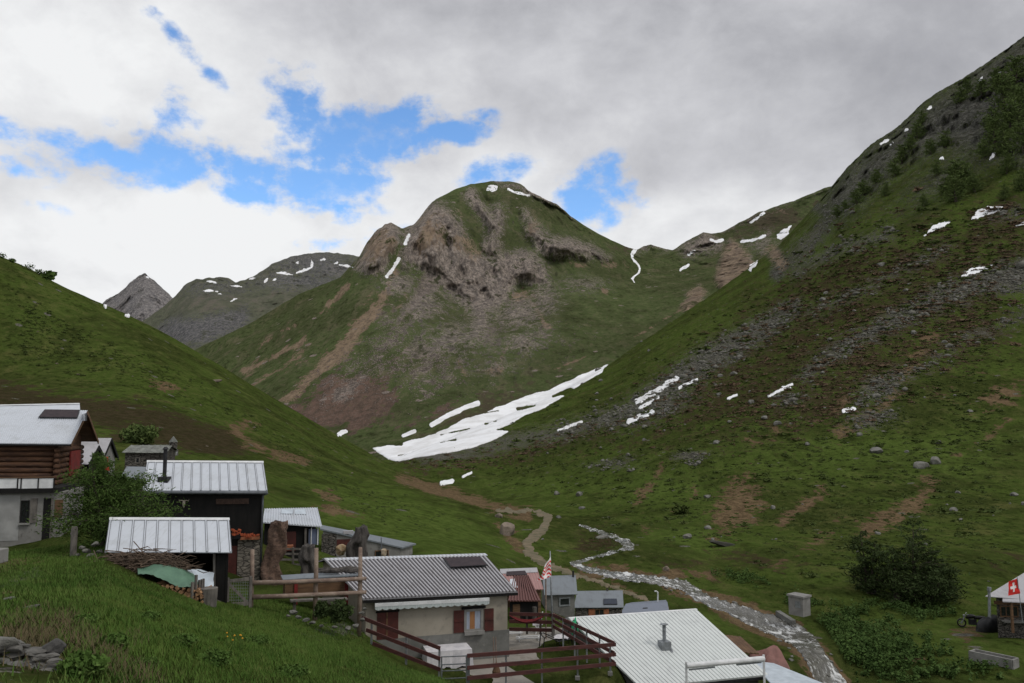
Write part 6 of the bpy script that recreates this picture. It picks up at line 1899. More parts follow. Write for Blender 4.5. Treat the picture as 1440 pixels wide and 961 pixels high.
lf = [('p', [(0, 380), (100, 430), (300, 530), (520, 660), (720, 760), (560, 760), (440, 715), (380, 660), (330, 600), (100, 540), (0, 520)], 20, .7)]
sp = pix_scatter(2200, (0, 370, 720, 770), lf, .62)
sz = np.exp(RNG.normal(-1.6, .4, len(sp))) * np.clip(sp[:, 1] / 200, .5, 1.5)
tag(inst_mesh('hillside_tussocks', dv, df, sp, sz[:, None] * np.array([1.3, 1.3, .6]), RNG.uniform(0, 6.28, len(sp)), M_SHRUB), kind='stuff')
# ================================================================== TERRACE AND SMALL THINGS
TZ = -9.15


def onz(px, py, z=TZ):
    v = P(px, py, 1.0)
    return v * (z / v.z)


def slab(name, pts, z, th, mat, parent=None):
    q = [onz(x, y, z) for x, y in pts]
    mb = MB(); n = len(q)
    mb.add([p - Zu * th for p in q] + q, [list(range(n - 1, -1, -1)), list(range(n, 2 * n))] + [(i, (i + 1) % n, n + (i + 1) % n, n + i) for i in range(n)])
    return mb.build(name, mat, parent)


o = slab('terrace', [(575, 921), (716, 912), (716, 884), (772, 882), (800, 884), (812, 925), (704, 931), (757, 964), (700, 1000), (635, 990), (606, 950)], TZ, .35, M_PATIO)
tag(o, kind='structure')


def post_bar(t, x, y0, y1, d, w=.06, mat=None, name='post'):
    a = P(x, y0, d); b = P(x, y1, d)
    mb = MB(); mb.bar(a, Vector((a.x, a.y, b.z)), w, w)
    return mb.build(name, mat or M_STEEL, t)


def rail_bar(t, x0, y0, d0, x1, y1, d1, w=.045, h=.13, mat=None, name='rail'):
    mb = MB(); mb.bar(P(x0, y0, d0), P(x1, y1, d1), w, h)
    return mb.build(name, mat or M_FENCERED, t)


t = thing('terrace_fence', 'red-brown three-rail fence with steel posts along the front of the terrace', 'fence', onz(760, 950))
for x, yt, yb, d in ((659.5, 921, 962, 28.9), (711.5, 916.5, 962, 29.35), (762, 912, 957, 29.8), (812, 908, 953, 30.2), (858, 904, 947, 30.6)):
    post_bar(t, x, yt, yb + 4, d + .08)
for y0, y1 in ((922.5, 906.5), (939.5, 920.5), (954, 933.5)):
    rail_bar(t, 657, y0, 28.8, 866, y1, 30.55)
mb = MB()
for x, y, d in ((812, 953.5, 30.2), (858, 947, 30.6)):
    c = P(x, y, d); mb.box(c, Vector((.08, 0, 0)), Vector((0, .08, 0)), Zu * .06)
    mb.build('footing', M_CONCRETE, t); mb = MB()
t = thing('side_fence', 'red-brown fence running back along the right side of the terrace', 'fence', onz(830, 920))
for y0, y1 in ((905, 865), (919, 873), (932, 881)):
    rail_bar(t, 864, y0, 30.5, 778, y1, 34.8)
for f in (.22, .42, .62, .82):
    a = P(864, 905, 30.5).lerp(P(778, 865, 34.8), f); mb = MB(); mb.bar(a + Zu * .05, a - Zu * 1.25, .06, .06); mb.build('post', M_STEEL, t)
post_bar(t, 778, 863, 894, 34.9, .12, M_GREYWOOD)
t = thing('back_fence', 'dark board fence behind the hammock at the rear of the terrace', 'fence', onz(745, 888))
for y in (863.5, 874, 885): rail_bar(t, 716, y, 35.3, 778, y + 1.5, 35.0, .05, .14, M_FENCERED)
for x in (741, 760): post_bar(t, x, 862, 892, 35.25, .09, M_GREYWOOD)
t = thing('slope_fence', 'red-brown three-rail fence stepping down the grassy bank in front of the house door', 'fence', P(571, 936, 30))
for x, yt, yb, d in ((522.8, 873, 914, 30.6), (571.5, 893, 940, 30.2), (618, 910, 955, 29.7)): post_bar(t, x, yt, yb, d + .09, .07)
for (a, b) in (((509, 869, 30.7), (619, 912, 29.6)), ((515, 886, 30.6), (619, 927, 29.6)), ((524, 905, 30.5), (619, 942, 29.6))): rail_bar(t, *a, *b)
t = thing('steel_gate', 'small galvanised tube gate between the two red-brown fences', 'gate', P(638, 955, 29.3))
A, B = (621, 924, 29.55), (656, 922.5, 29.0)
mb = MB()
for dy in (0, 11, 20, 31): mb.tube([P(A[0], A[1] + dy, A[2]), P(B[0], B[1] + dy, B[2])], .022, 8)
for q in (A, B): mb.tube([P(q[0], q[1], q[2]), P(q[0], q[1] + 32, q[2])], .026, 8)
mb.build('gate_frame', M_STEEL, t)
post_bar(t, 657.5, 921, 960, 28.95, .09, M_STEEL, 'post')

# covered box
t = thing('covered_table', 'low table wrapped in a white plastic cover by the house wall', 'table', onz(632, 940))
c = onz(632, 941); z0 = TZ
u = Vector((.95, .28, 0)) * .86; v = Vector((-.28, .95, 0)) * .5
top = [c + v * .9 + s1 * u + s2 * v + Zu * .68 for s1, s2 in ((-1, -1), (1, -1), (1, 1), (-1, 1))]
bot = [c + v * .9 + (s1 * u + s2 * v) * 1.03 + Zu * .05 for s1, s2 in ((-1, -1), (1, -1), (1, 1), (-1, 1))]
mb = MB(); N = 14
rings = []
for q, zz in ((bot, 0), (top, 1)):
    r = []
    for i in range(4):
        for k_ in range(N):
            p = q[i].lerp(q[(i + 1) % 4], k_ / N)
            if zz == 0: p = p + (p - c).normalized() * .05 * math.sin(k_ * 2.1 + i) + Zu * .05 * math.sin(k_ * 1.3)
            r.append(p)
    rings.append(r)
n4 = 4 * N
mb.add(rings[0] + rings[1] + [sum(top, Vector()) / 4 - Zu * .03], [(i, (i + 1) % n4, n4 + (i + 1) % n4, n4 + i) for i in range(n4)] + [(n4 + i, n4 + (i + 1) % n4, 2 * n4) for i in range(n4)])
mb.build('cover', M_CLOTHW, t, smooth=False)
for s1 in (-1, 1):
    for s2 in (-1, 1):
        mb = MB(); p = c + v * .9 + (u * s1 + v * s2) * .85; mb.bar(Vector((p.x, p.y, TZ)), Vector((p.x, p.y, TZ + .6)), .05, .05); mb.build('leg', M_DARKSTEEL, t)

# brooms against the fence
for dx, lab in ((0, 'upright birch broom with a brown brush head standing on the terrace'), (-3.2, 'thin wooden stick leaning beside the birch broom')):
    t = thing('broom' if dx == 0 else 'stick', lab, 'broom' if dx == 0 else 'stick', onz(698 + dx, 952))
    p = onz(698 + dx, 952)
    tp = P(697 + dx, 896, p.y + .1)
    mb = MB(); mb.tube([p + Zu * (.4 if dx == 0 else 0), tp], .018, 6); mb.build('handle', M_RAIL, t)
    if dx == 0:
        mb = MB(); mb.tube([p, p + Zu * .2, p + Zu * .36, p + Zu * .5], [.15, .15, .09, .03], 12); mb.build('brush_head', M_BROWNWOOD, t)

# hammock
t = thing('hammock', 'dark red hammock slung between house corner and fence', 'hammock', onz(741, 884))
A, B = P(716, 866, 34.3), P(765, 867, 34.8)
mb = MB(); rows = []
for j in range(9):
    r = []
    for i in range(25):
        u_ = i / 24
        wd = math.sin(math.pi * u_) ** .5 * .24
        s_ = (j / 8 - .5) * 2
        p = A.lerp(B, u_) - Zu * (.30 * 4 * u_ * (1 - u_)) + Vector((0, 1, 0)) * s_ * wd + Zu * abs(s_) ** 2 * wd * .45
        r.append(p)
    rows.append(r)
pts = [p for r in rows for p in r]
mb.add(pts, [(j * 25 + i, j * 25 + i + 1, (j + 1) * 25 + i + 1, (j + 1) * 25 + i) for j in range(8) for i in range(24)])
mb.build('cloth', M_HAMMOCK, t, smooth=True)
mb = MB(); mb.tube([B, P(776, 862, 35)], .015, 5); mb.build('rope', M_BLACK, t)

# folding chair, loungers
t = thing('deck_chair', 'white folding chair standing in front of the dark fence', 'chair', onz(758, 893))
p = onz(757, 892)
mb = MB(); mb.bar(p + Vector((-.12, 0, 0)), p + Vector((.22, .1, .85)), .04, .04); mb.bar(p + Vector((-.12, .4, 0)), p + Vector((.22, .5, .85)), .04, .04); mb.build('back_frame', M_WHITE, t)
mb = MB(); mb.bar(p + Vector((.2, 0, 0)), p + Vector((-.2, .02, .42)), .04, .04); mb.bar(p + Vector((.2, .4, 0)), p + Vector((-.2, .42, .42)), .04, .04); mb.build('leg', M_WHITE, t)
mb = MB(); mb.box(p + Vector((-.02, .2, .4)), Vector((.22, 0, .02)), Vector((0, .2, 0)), Zu * .03); mb.build('seat', M_CLOTHW, t)
for (x, y, w, lab) in ((744, 901, .55, 'flat white sun bed frame lying on the terrace'), (723, 894, .38, 'second white sun bed frame, close to the house corner')):
    t = thing('sun_bed', lab, 'sun bed', onz(x, y))
    p = onz(x, y)
    mb = MB()
    for s_ in (-.16, .16): mb.bar(p + Vector((-w, s_ - w * .25, .14)), p + Vector((w, s_ + w * .25, .14)), .05, .04)
    mb.build('frame', M_WHITE, t)
    for s_ in (-.75, .75):
        mb = MB(); mb.bar(p + Vector((w * s_, -.2 + s_ * w * .25, .1)), p + Vector((w * s_, .2 + s_ * w * .25, .1)), .05, .04)
        for q in (-.17, .17): mb.bar(p + Vector((w * s_, q + s_ * w * .25, 0)), p + Vector((w * s_, q + s_ * w * .25, .13)), .04, .04)
        mb.build('leg', M_WHITE, t)

# dark garden seat with white cloth and green jacket
t = thing('garden_lounger', 'black tube-framed lounger at the terrace corner', 'lounger', onz(788, 910))
p = onz(786, 911); u = Vector((.97, .22, 0)); v = Vector((-.22, .97, 0))
mb = MB()
for s_ in (-.3, .3):
    q = p + v * s_
    mb.tube([q - u * .75 + Zu * .02, q - u * .7 + Zu * .5, q - u * .6 + Zu * .55, q - u * .1 + Zu * .32, q + u * .45 + Zu * .40, q + u * .72 + Zu * 1.0], .022, 6)
    mb.tube([q - u * .1 + Zu * .32, q + u * .05, q + u * .5, q + u * .45 + Zu * .40], .02, 6)
for a_, b_ in ((-.7, .5), (-.1, .32), (.05, 0), (.5, 0), (.72, 1.0)):
    mb.tube([p - v * .3 + u * a_ + Zu * b_, p + v * .3 + u * a_ + Zu * b_], .02, 6)
mb.build('frame', M_BLACK, t)
mb = MB(); mb.hexa([p + u * a_ + v * s_ + Zu * b_ for a_, s_, b_ in ((-.1, -.28, .32), (.45, -.28, .40), (.45, .28, .40), (-.1, .28, .32))] + [p + u * a_ + v * s_ + Zu * (b_ + .03) for a_, s_, b_ in ((-.1, -.28, .32), (.45, -.28, .40), (.45, .28, .40), (-.1, .28, .32))]); mb.build('seat', M_BLACK, t)


def cloth(name, lab, cat, c, w, d, h, mat, seed, droop=.25):
    mb = MB(); N = 12; pts = []
    for j in range(N + 1):
        for i in range(N + 1):
            u_, v_ = i / N * 2 - 1, j / N * 2 - 1
            nz = float(pnoise(np.array([u_ * 1.6 + seed]), np.array([v_ * 1.6]), np.array([seed * 1.1]))[0])
            pts.append(Vector(c) + Vector((u_ * w, v_ * d, h * (1 - droop * (u_ * u_ + v_ * v_) ** 1.2) + nz * h * .5)))
    mb.add(pts, [(j * (N + 1) + i, j * (N + 1) + i + 1, (j + 1) * (N + 1) + i + 1, (j + 1) * (N + 1) + i) for j in range(N) for i in range(N)])
    o = mb.build(name, mat, smooth=True)
    return tag(o, lab, cat)


cloth('towel', 'white towel draped over the black lounger', 'towel', p + u * .1 + Zu * .32, .3, .26, .16, M_CLOTHW, 1.0)
cloth('jacket', 'bright green cloth hanging over the lounger back', 'cloth', p + u * .68 + Zu * .55, .13, .25, .5, M_GREENCL, 2.0, .5)

# flagpole + flag
t = thing('flagpole', 'slim grey pole flying a red and white flag, at the back of the terrace', 'flagpole', onz(777, 893))
b_ = onz(777, 893); tp = P(773.6, 775, b_.y)
mb = MB(); mb.tube([b_, b_.lerp(tp, .5), tp], [.045, .038, .022], 8); mb.build('pole', M_STEEL, t, smooth=True)


def wavy(u, v):
    s = v * 4.6 + .55 * math.sin(u * 7.5) + u * .8
    red = (s % 1.0) < .52
    if v > .78 and .35 < u < .62: red = False
    if v < .12: red = False
    return 1 if not red else 0


p0 = P(774.2, 783, b_.y - .05); p1 = P(775, 811, b_.y - .05); p2 = P(756.5, 817, b_.y - .3); p3 = P(765, 799, b_.y - .2)
o = flag('f', '', p0, p3, p1, p2, wavy, None, 26, 26, .06).build('patterned_flag', [M_BRIGHTRED, M_CLOTHWHITE])
tag(o, 'red and white patterned flag drooping from the slim pole on the terrace', 'flag')
t = thing('thin_pole', 'thin pale wooden pole standing just left of the flagpole', 'pole', P(768, 870, 36)); a = P(767.5, 814, 36)
mb = MB(); mb.tube([Vector((a.x, a.y, TZ)), a], .03, 6); mb.build('pole', M_RAIL, t)

# ---- log rail fence and what stands behind it
t = thing('rail_fence', 'fence of two peeled log rails on three tall poles', 'fence', P(430, 850, 30))
for x, yt, yb, d in ((355, 773, 842, 29.4), (445, 771, 856, 30.1), (507, 770, 878, 30.6)):
    a, b = P(x, yt, d), P(x, yb, d)
    mb = MB(); mb.tube([Vector((a.x, a.y, b.z - .4)), Vector((a.x + .01, a.y, (a.z + b.z) / 2)), a], [.085, .08, .07], 9, wob=.05); mb.build('post', M_RAIL, t, smooth=True)
for y0, y1 in ((820, 814), (840, 833)):
    mb = MB(); a, b = P(352, y0, 29.3), P(515, y1, 30.55); mb.tube([a, a.lerp(b, .3) - Zu * .02, a.lerp(b, .65) - Zu * .015, b], [.085, .08, .078, .07], 9, wob=.04); mb.build('rail', M_RAIL, t, smooth=True)
t = thing('timber_gate', 'weathered timber gate with a diagonal brace beside the open shed', 'gate', P(337, 855, 29))
pl = Plane(P(320, 840, 28.8), P(353, 840, 29.2))
for r_ in ((320, 814, 352, 818), (320, 847, 352, 853)): panel(t, 'rail', M_GREYWOOD, pl, *r_)
for r_ in ((319.5, 813, 322, 854), (350, 811, 354, 856)): panel(t, 'stile', M_GREYWOOD, pl, *r_, .05, .05)
mb = MB(); mb.bar(pl.hit(321, 820), pl.hit(350, 850), .04, .09); mb.build('brace', M_GREYWOOD, t)
mb = MB()
for i in range(9): mb.bar(pl.hit(322 + i * 3.3, 818), pl.hit(322 + i * 3.3, 847), .01, .01)
for i in range(7): mb.bar(pl.hit(322, 819 + i * 4.2), pl.hit(350, 819 + i * 4.2), .01, .01)
mb.build('wire_mesh', M_STEEL, t)

t = thing('wooden_trough', 'long brown wooden bin on red legs behind the log rail fence', 'trough', P(450, 850, 32.5))
A, B = P(400, 826, 32.2), P(505, 822, 33.2)
pl = Plane(A, B); bk = -pl.n * .9
l, r, zb, zt = pl.rect(401, 813, 505, 837)
mb = MB(); mb.hexa([Vector((q.x, q.y, zb)) for q in (l, r, r + bk, l + bk)] + [Vector((q.x, q.y, zt)) for q in (l, r, r + bk, l + bk)]); mb.build('bin', M_BROWNWOOD, t)
for x in (416, 487): panel(t, 'leg', M_RED, pl, x - 2.4, 814, x + 2.4, 850, .06, .04)
mb = MB(); q = [Vector((p.x, p.y, zt)) for p in (l - pl.u * .1 + pl.n * .1, r + pl.u * .1 + pl.n * .1, r + pl.u * .1 + bk, l - pl.u * .1 + bk)]
mb.hexa([p + Zu * .005 for p in q] + [p + Zu * .05 for p in q]); mb.build('lid', M_GREYROOF, t)
mb = MB(); c = (l + r) / 2
for i in range(7):
    a = l.lerp(r, random.uniform(.55, .95)) + bk * random.uniform(.3, .8); a.z = zt + .12 + random.uniform(0, .12)
    mb.tube([a - Vector((.5, random.uniform(-.1, .1), random.uniform(-.02, .05))), a, a + Vector((.5, random.uniform(-.15, .15), random.uniform(-.05, .02)))], [.04, .09, .03], 7, wob=.2)
o = mb.build('driftwood', M_STUMP); tag(o, 'grey driftwood pieces lying on the lid of the brown bin', 'driftwood')
for i, x in enumerate((430, 468)):
    t2 = thing('plank_bench', ('left' if i == 0 else 'right') + ' weathered plank step below the brown bin', 'plank', P(x, 846, 31))
    a, b = P(x - 22, 845 - i, 31), P(x + 20, 843 - i, 31.4)
    mb = MB(); mb.bar(a, b, .3, .06); mb.build('plank', M_GREYWOOD, t2)
    for q in (a.lerp(b, .15), a.lerp(b, .85)):
        mb = MB(); mb.bar(q - Zu * .03, q - Zu * .5, .1, .1); mb.build('support', M_GREYWOOD, t2)


def carved_trunk(name, label, px, yb, yt, wpx, d, mat, seed, hollow=True, twist=1.2, top=.75):
    b = P(px, yb, d); H = (yb - yt) / FOC * d; R = wpx / FOC * d / 2
    t = thing(name, label, 'trunk', b)
    N, K = 26, 22; rows = []
    for k_ in range(K):
        z = k_ / (K - 1)
        r = []
        for i in range(N):
            a = 2 * math.pi * i / N
            q = float(fbm(np.array([math.cos(a + z * twist) * 1.1 + seed]), np.array([math.sin(a + z * twist) * 1.1]), np.array([z * 2.2 + seed]), 3, False, .4)[0])
            rr = R * (1 + (.38 if hollow else .6) * q) * (1.12 - (1.12 - top) * z) * (1 + .12 * math.sin(6 * a + z * 8))
            # hollow facing the camera
            ang = abs((a + math.pi / 2 + math.pi) % (2 * math.pi) - math.pi)
            if hollow and ang < .55 and .15 < z < .62: rr *= .25 + .75 * min(1, max(ang / .55, abs(z - .38) / .24)) ** 3
            zz = z * H * (1 + (.06 * q if k_ == K - 1 else 0))
            r.append(b + Vector((math.cos(a) * rr + .06 * H * math.sin(z * 5 + seed), math.sin(a) * rr, zz - .15)))
        rows.append(r)
    mb = MB(); pts = [p for r in rows for p in r] + [sum(rows[-1], Vector()) / N - Zu * .2]
    mb.add(pts, [(k_ * N + i, k_ * N + (i + 1) % N, (k_ + 1) * N + (i + 1) % N, (k_ + 1) * N + i) for k_ in range(K - 1) for i in range(N)] + [((K - 1) * N + i, (K - 1) * N + (i + 1) % N, K * N) for i in range(N)])
    mb.build('trunk', mat, t, smooth=True)
    return t


carved_trunk('twisted_trunk', 'tall brown gnarled trunk standing right of the black barn', 385, 822, 733, 19, 36.6, M_TWIST, 3.3, False, 3.6, 1.15)
carved_trunk('hollow_trunk', 'grey hollow stump standing just left of the plastered house roof', 435, 815, 764, 22, 36.5, M_STUMP, 7.1, True, 1.2, .75)
carved_trunk('hollow_trunk', 'tall grey hollow stump rising behind the plastered house ridge', 504, 792, 738, 26, 41, M_STUMP, 9.4, True, .8, .7)
b = boulder(480, 776, 14, 'cream and orange rock on a ledge behind the plastered house', None, 1, (1, .9, 1.2), .4, pmat('cream_rock', (0.42, 0.33, 0.22), (0.28, 0.18, 0.09), 2, 6, .9, bump=.5, bdist=.1)); b.location = P(480, 775, 41.5)
b = boulder(540, 776, 10, 'smaller cream rock near the shed window, above the house ridge', None, 4, (.8, .8, 1.3), .4, pmat('cream_rock_small', (0.42, 0.36, 0.27), (0.28, 0.2, 0.12), 2, 6, .9, bump=.5, bdist=.1)); b.location = P(540, 777, 42)
for x, y, w in ((412, 862, 16), (420, 868, 12), (405, 866, 10), (430, 872, 14), (500, 880, 14), (490, 884, 16), (510, 872, 12), (508, 862, 10), (513, 856, 8), (440, 876, 12), (470, 882, 12), (452, 880, 10)):
    p = P(x, y, 28.7 + (x - 400) * .012)
    o = boulder(x, y, w * .8, 'rubble stone at the grass edge below the log rail fence', 'rubble stones below the log rail fence', None, (1, .8, .65)); o.location = p

# ---- brushwood, wood pile, tarpaulin beside the shed
mb = MB()
for i in range(640):
    x = random.gauss(0, .42); z = abs(random.gauss(0, .24))
    c = P(196 + x * 72, 797 + abs(x) * 4 + 3, 26.95 + random.uniform(-.3, .4)); c.z += z * .95 - .04 * max(.15, 1 - abs(x) * .75)
    a = random.gauss(0, .55); L = random.uniform(.2, .55)
    dv = Vector((math.cos(a) * L, random.uniform(-.3, .3), math.sin(a) * L * .6 + random.uniform(-.1, .1)))
    mb.tube([c - dv, c + Vector((0, random.uniform(-.08, .08), random.uniform(-.06, .12))), c + dv], [random.uniform(.008, .02), .014, .004], 4, False)
o = mb.build('brushwood_pile', M_BRUSH); tag(o, 'heap of dry brown brushwood in front of the open shed', 'brushwood', kind='thing')
t = thing('firewood_stack', 'stack of split firewood under the green tarpaulin', 'firewood', P(250, 845, 26.3))
rnd = random.Random(5)
for j in range(6):
    for i in range(11):
        c = P(222 + i * 6.4 + (j % 2) * 3, 845 - j * 4.8 + i * .9, 26.2)
        if j * 4.8 > 28 - i * .4: continue
        mb = MB(); r = rnd.uniform(.055, .075); n_ = rnd.choice((3, 4, 6))
        dv = Vector((rnd.uniform(-.08, .08), .3, rnd.uniform(-.04, .04)))
        mb.tube([c - dv, c + dv], r, n_); mb.build('log', M_CUTWOOD, t)
mb = MB(); N1, N2 = 22, 12; pts = []
ridge = [(193, 799), (215, 794), (237, 794), (258, 802), (276, 822)]
front = [(194, 808), (214, 808), (232, 817), (252, 826), (270, 826)]
for j in range(N2 + 1):
    for i in range(N1 + 1):
        u_ = i / N1 * 4; k_ = min(3, int(u_)); f_ = u_ - k_
        R_ = P(*[ridge[k_][q] * (1 - f_) + ridge[k_ + 1][q] * f_ for q in (0, 1)], 26.6)
        F_ = P(*[front[k_][q] * (1 - f_) + front[k_ + 1][q] * f_ for q in (0, 1)], 25.9)
        v_ = j / N2
        B_ = R_ + Vector((0, .9, -.25))
        p = F_.lerp(R_, v_ * 1.4) if v_ < .7143 else R_.lerp(B_, (v_ - .7143) / .2857)
        p = p + Zu * (.04 * math.sin(i * .7 + j * .4) * math.sin(math.pi * min(1, v_ + .1)) + .012 * math.sin(i * 2.3 + j * 1.7))
        pts.append(p)
mb.add(pts, [(j * (N1 + 1) + i, j * (N1 + 1) + i + 1, (j + 1) * (N1 + 1) + i + 1, (j + 1) * (N1 + 1) + i) for j in range(N2) for i in range(N1)])
o = mb.build('green_tarpaulin', M_TARPG, smooth=True); tag(o, 'crumpled green tarpaulin spread over the firewood', 'tarpaulin')
mb = MB(); q = [P(262, 800, 27.3), P(283, 836, 26.6), P(300, 826, 27.4), P(301, 804, 28.2)]
pts = []
for j in range(9):
    for i in range(9):
        p = q[0].lerp(q[3], i / 8).lerp(q[1].lerp(q[2], i / 8), j / 8); pts.append(p + Vector((0, -.04 * math.sin(i * 1.3 + j), .03 * math.sin(j * 1.7 + i * .6))))
mb.add(pts, [(j * 9 + i, j * 9 + i + 1, (j + 1) * 9 + i + 1, (j + 1) * 9 + i) for j in range(8) for i in range(8)])
o = mb.build('plastic_sheet', M_SHEETB, smooth=True); tag(o, 'pale blue-white plastic sheet leaning inside the open shed', 'sheet')
t = thing('board_fence', 'few upright grey boards at the right end of the firewood stack', 'fence', P(275, 848, 25.8))
for x, yt, w in ((270.5, 819, 3), (275.5, 809, 2.6), (280, 816, 2), (283.5, 815, 2), (286, 814, 1.6)):
    pl = Plane(P(265, 830, 25.8), P(290, 830, 26.3)); panel(t, 'board', M_GREYWOOD, pl, x - w / 2, yt, x + w / 2, 846)
t = thing('wooden_tub', 'old grey wooden tub with cut logs in front of the shed post', 'tub', P(293, 850, 26.2))
c = P(293, 850, 26.2); mb = MB(); mb.tube([c - Zu * .1, c + Zu * .25, c + Zu * .5], [.24, .26, .27], 14); mb.build('tub', M_GREYWOOD, t)
for i in range(5):
    a = c + Vector((-.28 - .06 * i + random.uniform(-.1, .1), -.15, -.02 + .03 * i)); mb = MB(); mb.tube([a - Vector((.1, .15, 0)), a + Vector((.1, .15, .03))], .06, 6); o = mb.build('log', M_CUTWOOD, t)
t = thing('garden_post', 'thick grey wooden post at the corner of the meadow path', 'post', P(105, 780, 29)); a = P(105, 741, 29.2)
mb = MB(); mb.tube([Vector((a.x, a.y, gz(a.x, a.y) - .2)), Vector((a.x, a.y, a.z - .1)), a], [.11, .105, .09], 10, wob=.06); mb.build('post', M_GREYWOOD, t)
mb = MB(); mb.tube([a - Zu * .25 - Vector((.12, 0, 0)), a - Zu * .2 + Vector((.1, 0, 0))], .05, 7); mb.build('stub_rail', M_GREYWOOD, t)
for x, y, w in ((115, 770, 10), (122, 775, 12), (134, 766, 14), (128, 782, 14), (140, 776, 12), (110, 780, 8)):
    o = boulder(x, y, w, 'stone of the rubble heap under the larch', 'rubble heap stones under the larch', None, (1, .8, .7)); o.location = P(x, y, 28.5)
o = bev(tag(MB().box(P(-2, 782, 24), Vector((.14, 0, 0)), Vector((0, .25, 0)), Zu * .2).build('stone_block', M_CONCRETE), 'pale concrete block at the left picture edge by the gravel path', 'block'), .02)

# ---- dry stone wall, bottom left
mb = MB(); rnd = random.Random(9)
for i in range(190):
    x = rnd.uniform(-30, 78); f_ = (x + 30) / 108
    ytop = 893 + f_ * 25
    y = rnd.uniform(ytop, 990)
    c = P(x, y, 7.6 + (y - 900) * -.008 + rnd.uniform(-.1, .1))
    sz_ = rnd.uniform(.035, .095)
    me = ROCKS[rnd.randrange(6)]
    a = rnd.uniform(0, 6.28)
    co = [Vector((v.co.x * math.cos(a) - v.co.y * math.sin(a), v.co.x * math.sin(a) + v.co.y * math.cos(a), v.co.z * .6)) * sz_ for v in me.vertices]
    co = [Vector((v.x * 1.4, v.y, v.z)) for v in co]
    mb.add([c + v for v in co], [list(p.vertices) for p in me.polygons])
o = mb.build('dry_stone_wall', pmat('dark_wall_stone', (0.13, 0.125, 0.115), (0.065, 0.062, 0.057), 5, 7, .95, bump=.8, bdist=.03, c3=(.17, .16, .14))); tag(o, 'tumbled dry stone wall at the bottom left corner', 'stone wall')
boulder(70, 905, 30, 'dark square stone topping the tumbled wall at bottom left', None, 3, (1, .9, .9), .6, pmat('dark_wallstone', (0.075, 0.073, 0.07), (0.045, 0.044, 0.042), 3, 6, .95, bump=.5)).location = P(72, 912, 7.5)
boulder(4, 905, 44, 'pale stone half hidden in dry grass at the left edge', None, 0, (1, .9, .6), .6).location = P(2, 906, 7.4)
boulder(46, 855, 26, 'flat pale stone in the grass above the tumbled wall', None, 2, (1, .7, .3), .3)
boulder(14, 843, 22, 'low grey stone in the grass near the left edge', None, 2, (1, .6, .3), .1)
# yellow flowers and weed clumps on the bank
M_WEEDL = leaf_mat('meadow_weeds', (0.075, 0.13, 0.03), (0.055, 0.10, 0.024), (0.12, 0.17, 0.05), 1.5)
t = thing('yellow_flowers', 'small clump of orange-yellow flowers in the foreground meadow', 'flowers', gp(333, 915))
p = gp(333, 915); mb = MB(); st = MB()
for i in range(9):
    q = p + Vector((random.gauss(0, .1), random.gauss(0, .08), random.uniform(.2, .32)))
    st.tube([Vector((q.x, q.y, p.z - .02)), q], .004, 4); mb.tube([q, q + Zu * .015, q + Zu * .03], [.008, .02, .007], 7)
st.build('stems', M_WEED, t); mb.build('petals', pmat('yellow_petal', (0.55, 0.30, 0.02), (0.45, 0.22, 0.02), 8), t)
for i, (x, y, w, h) in enumerate(((115, 950, 70, 46), (160, 910, 44, 26), (300, 935, 60, 30), (255, 905, 50, 16), (210, 870, 40, 14), (205, 938, 40, 16), (410, 950, 60, 18), (120, 875, 40, 14), (360, 905, 46, 14))):
    clump('weed_clump', ('big leafy weed clump beside the tumbled stone wall', 'rounded weed clump right above the big one', 'leafy weed clump below the yellow flowers', 'low weed clump left of the yellow flowers', 'weed clump in the middle of the meadow bank', 'small weed clump at the dry grass patch', 'broad weed clump at the bottom picture edge', 'low weed clump above the stone wall', 'small weed clump above the yellow flowers on the right')[i], 'weeds', x, y, w * .8, h * .6, M_WEEDL, 1500, .02, None, None, False)

# ---- right bank things
t = thing('motorcycle', 'black motorcycle parked beside the cabin, the left one of two dark vehicles', 'motorcycle', gp(1368, 884))


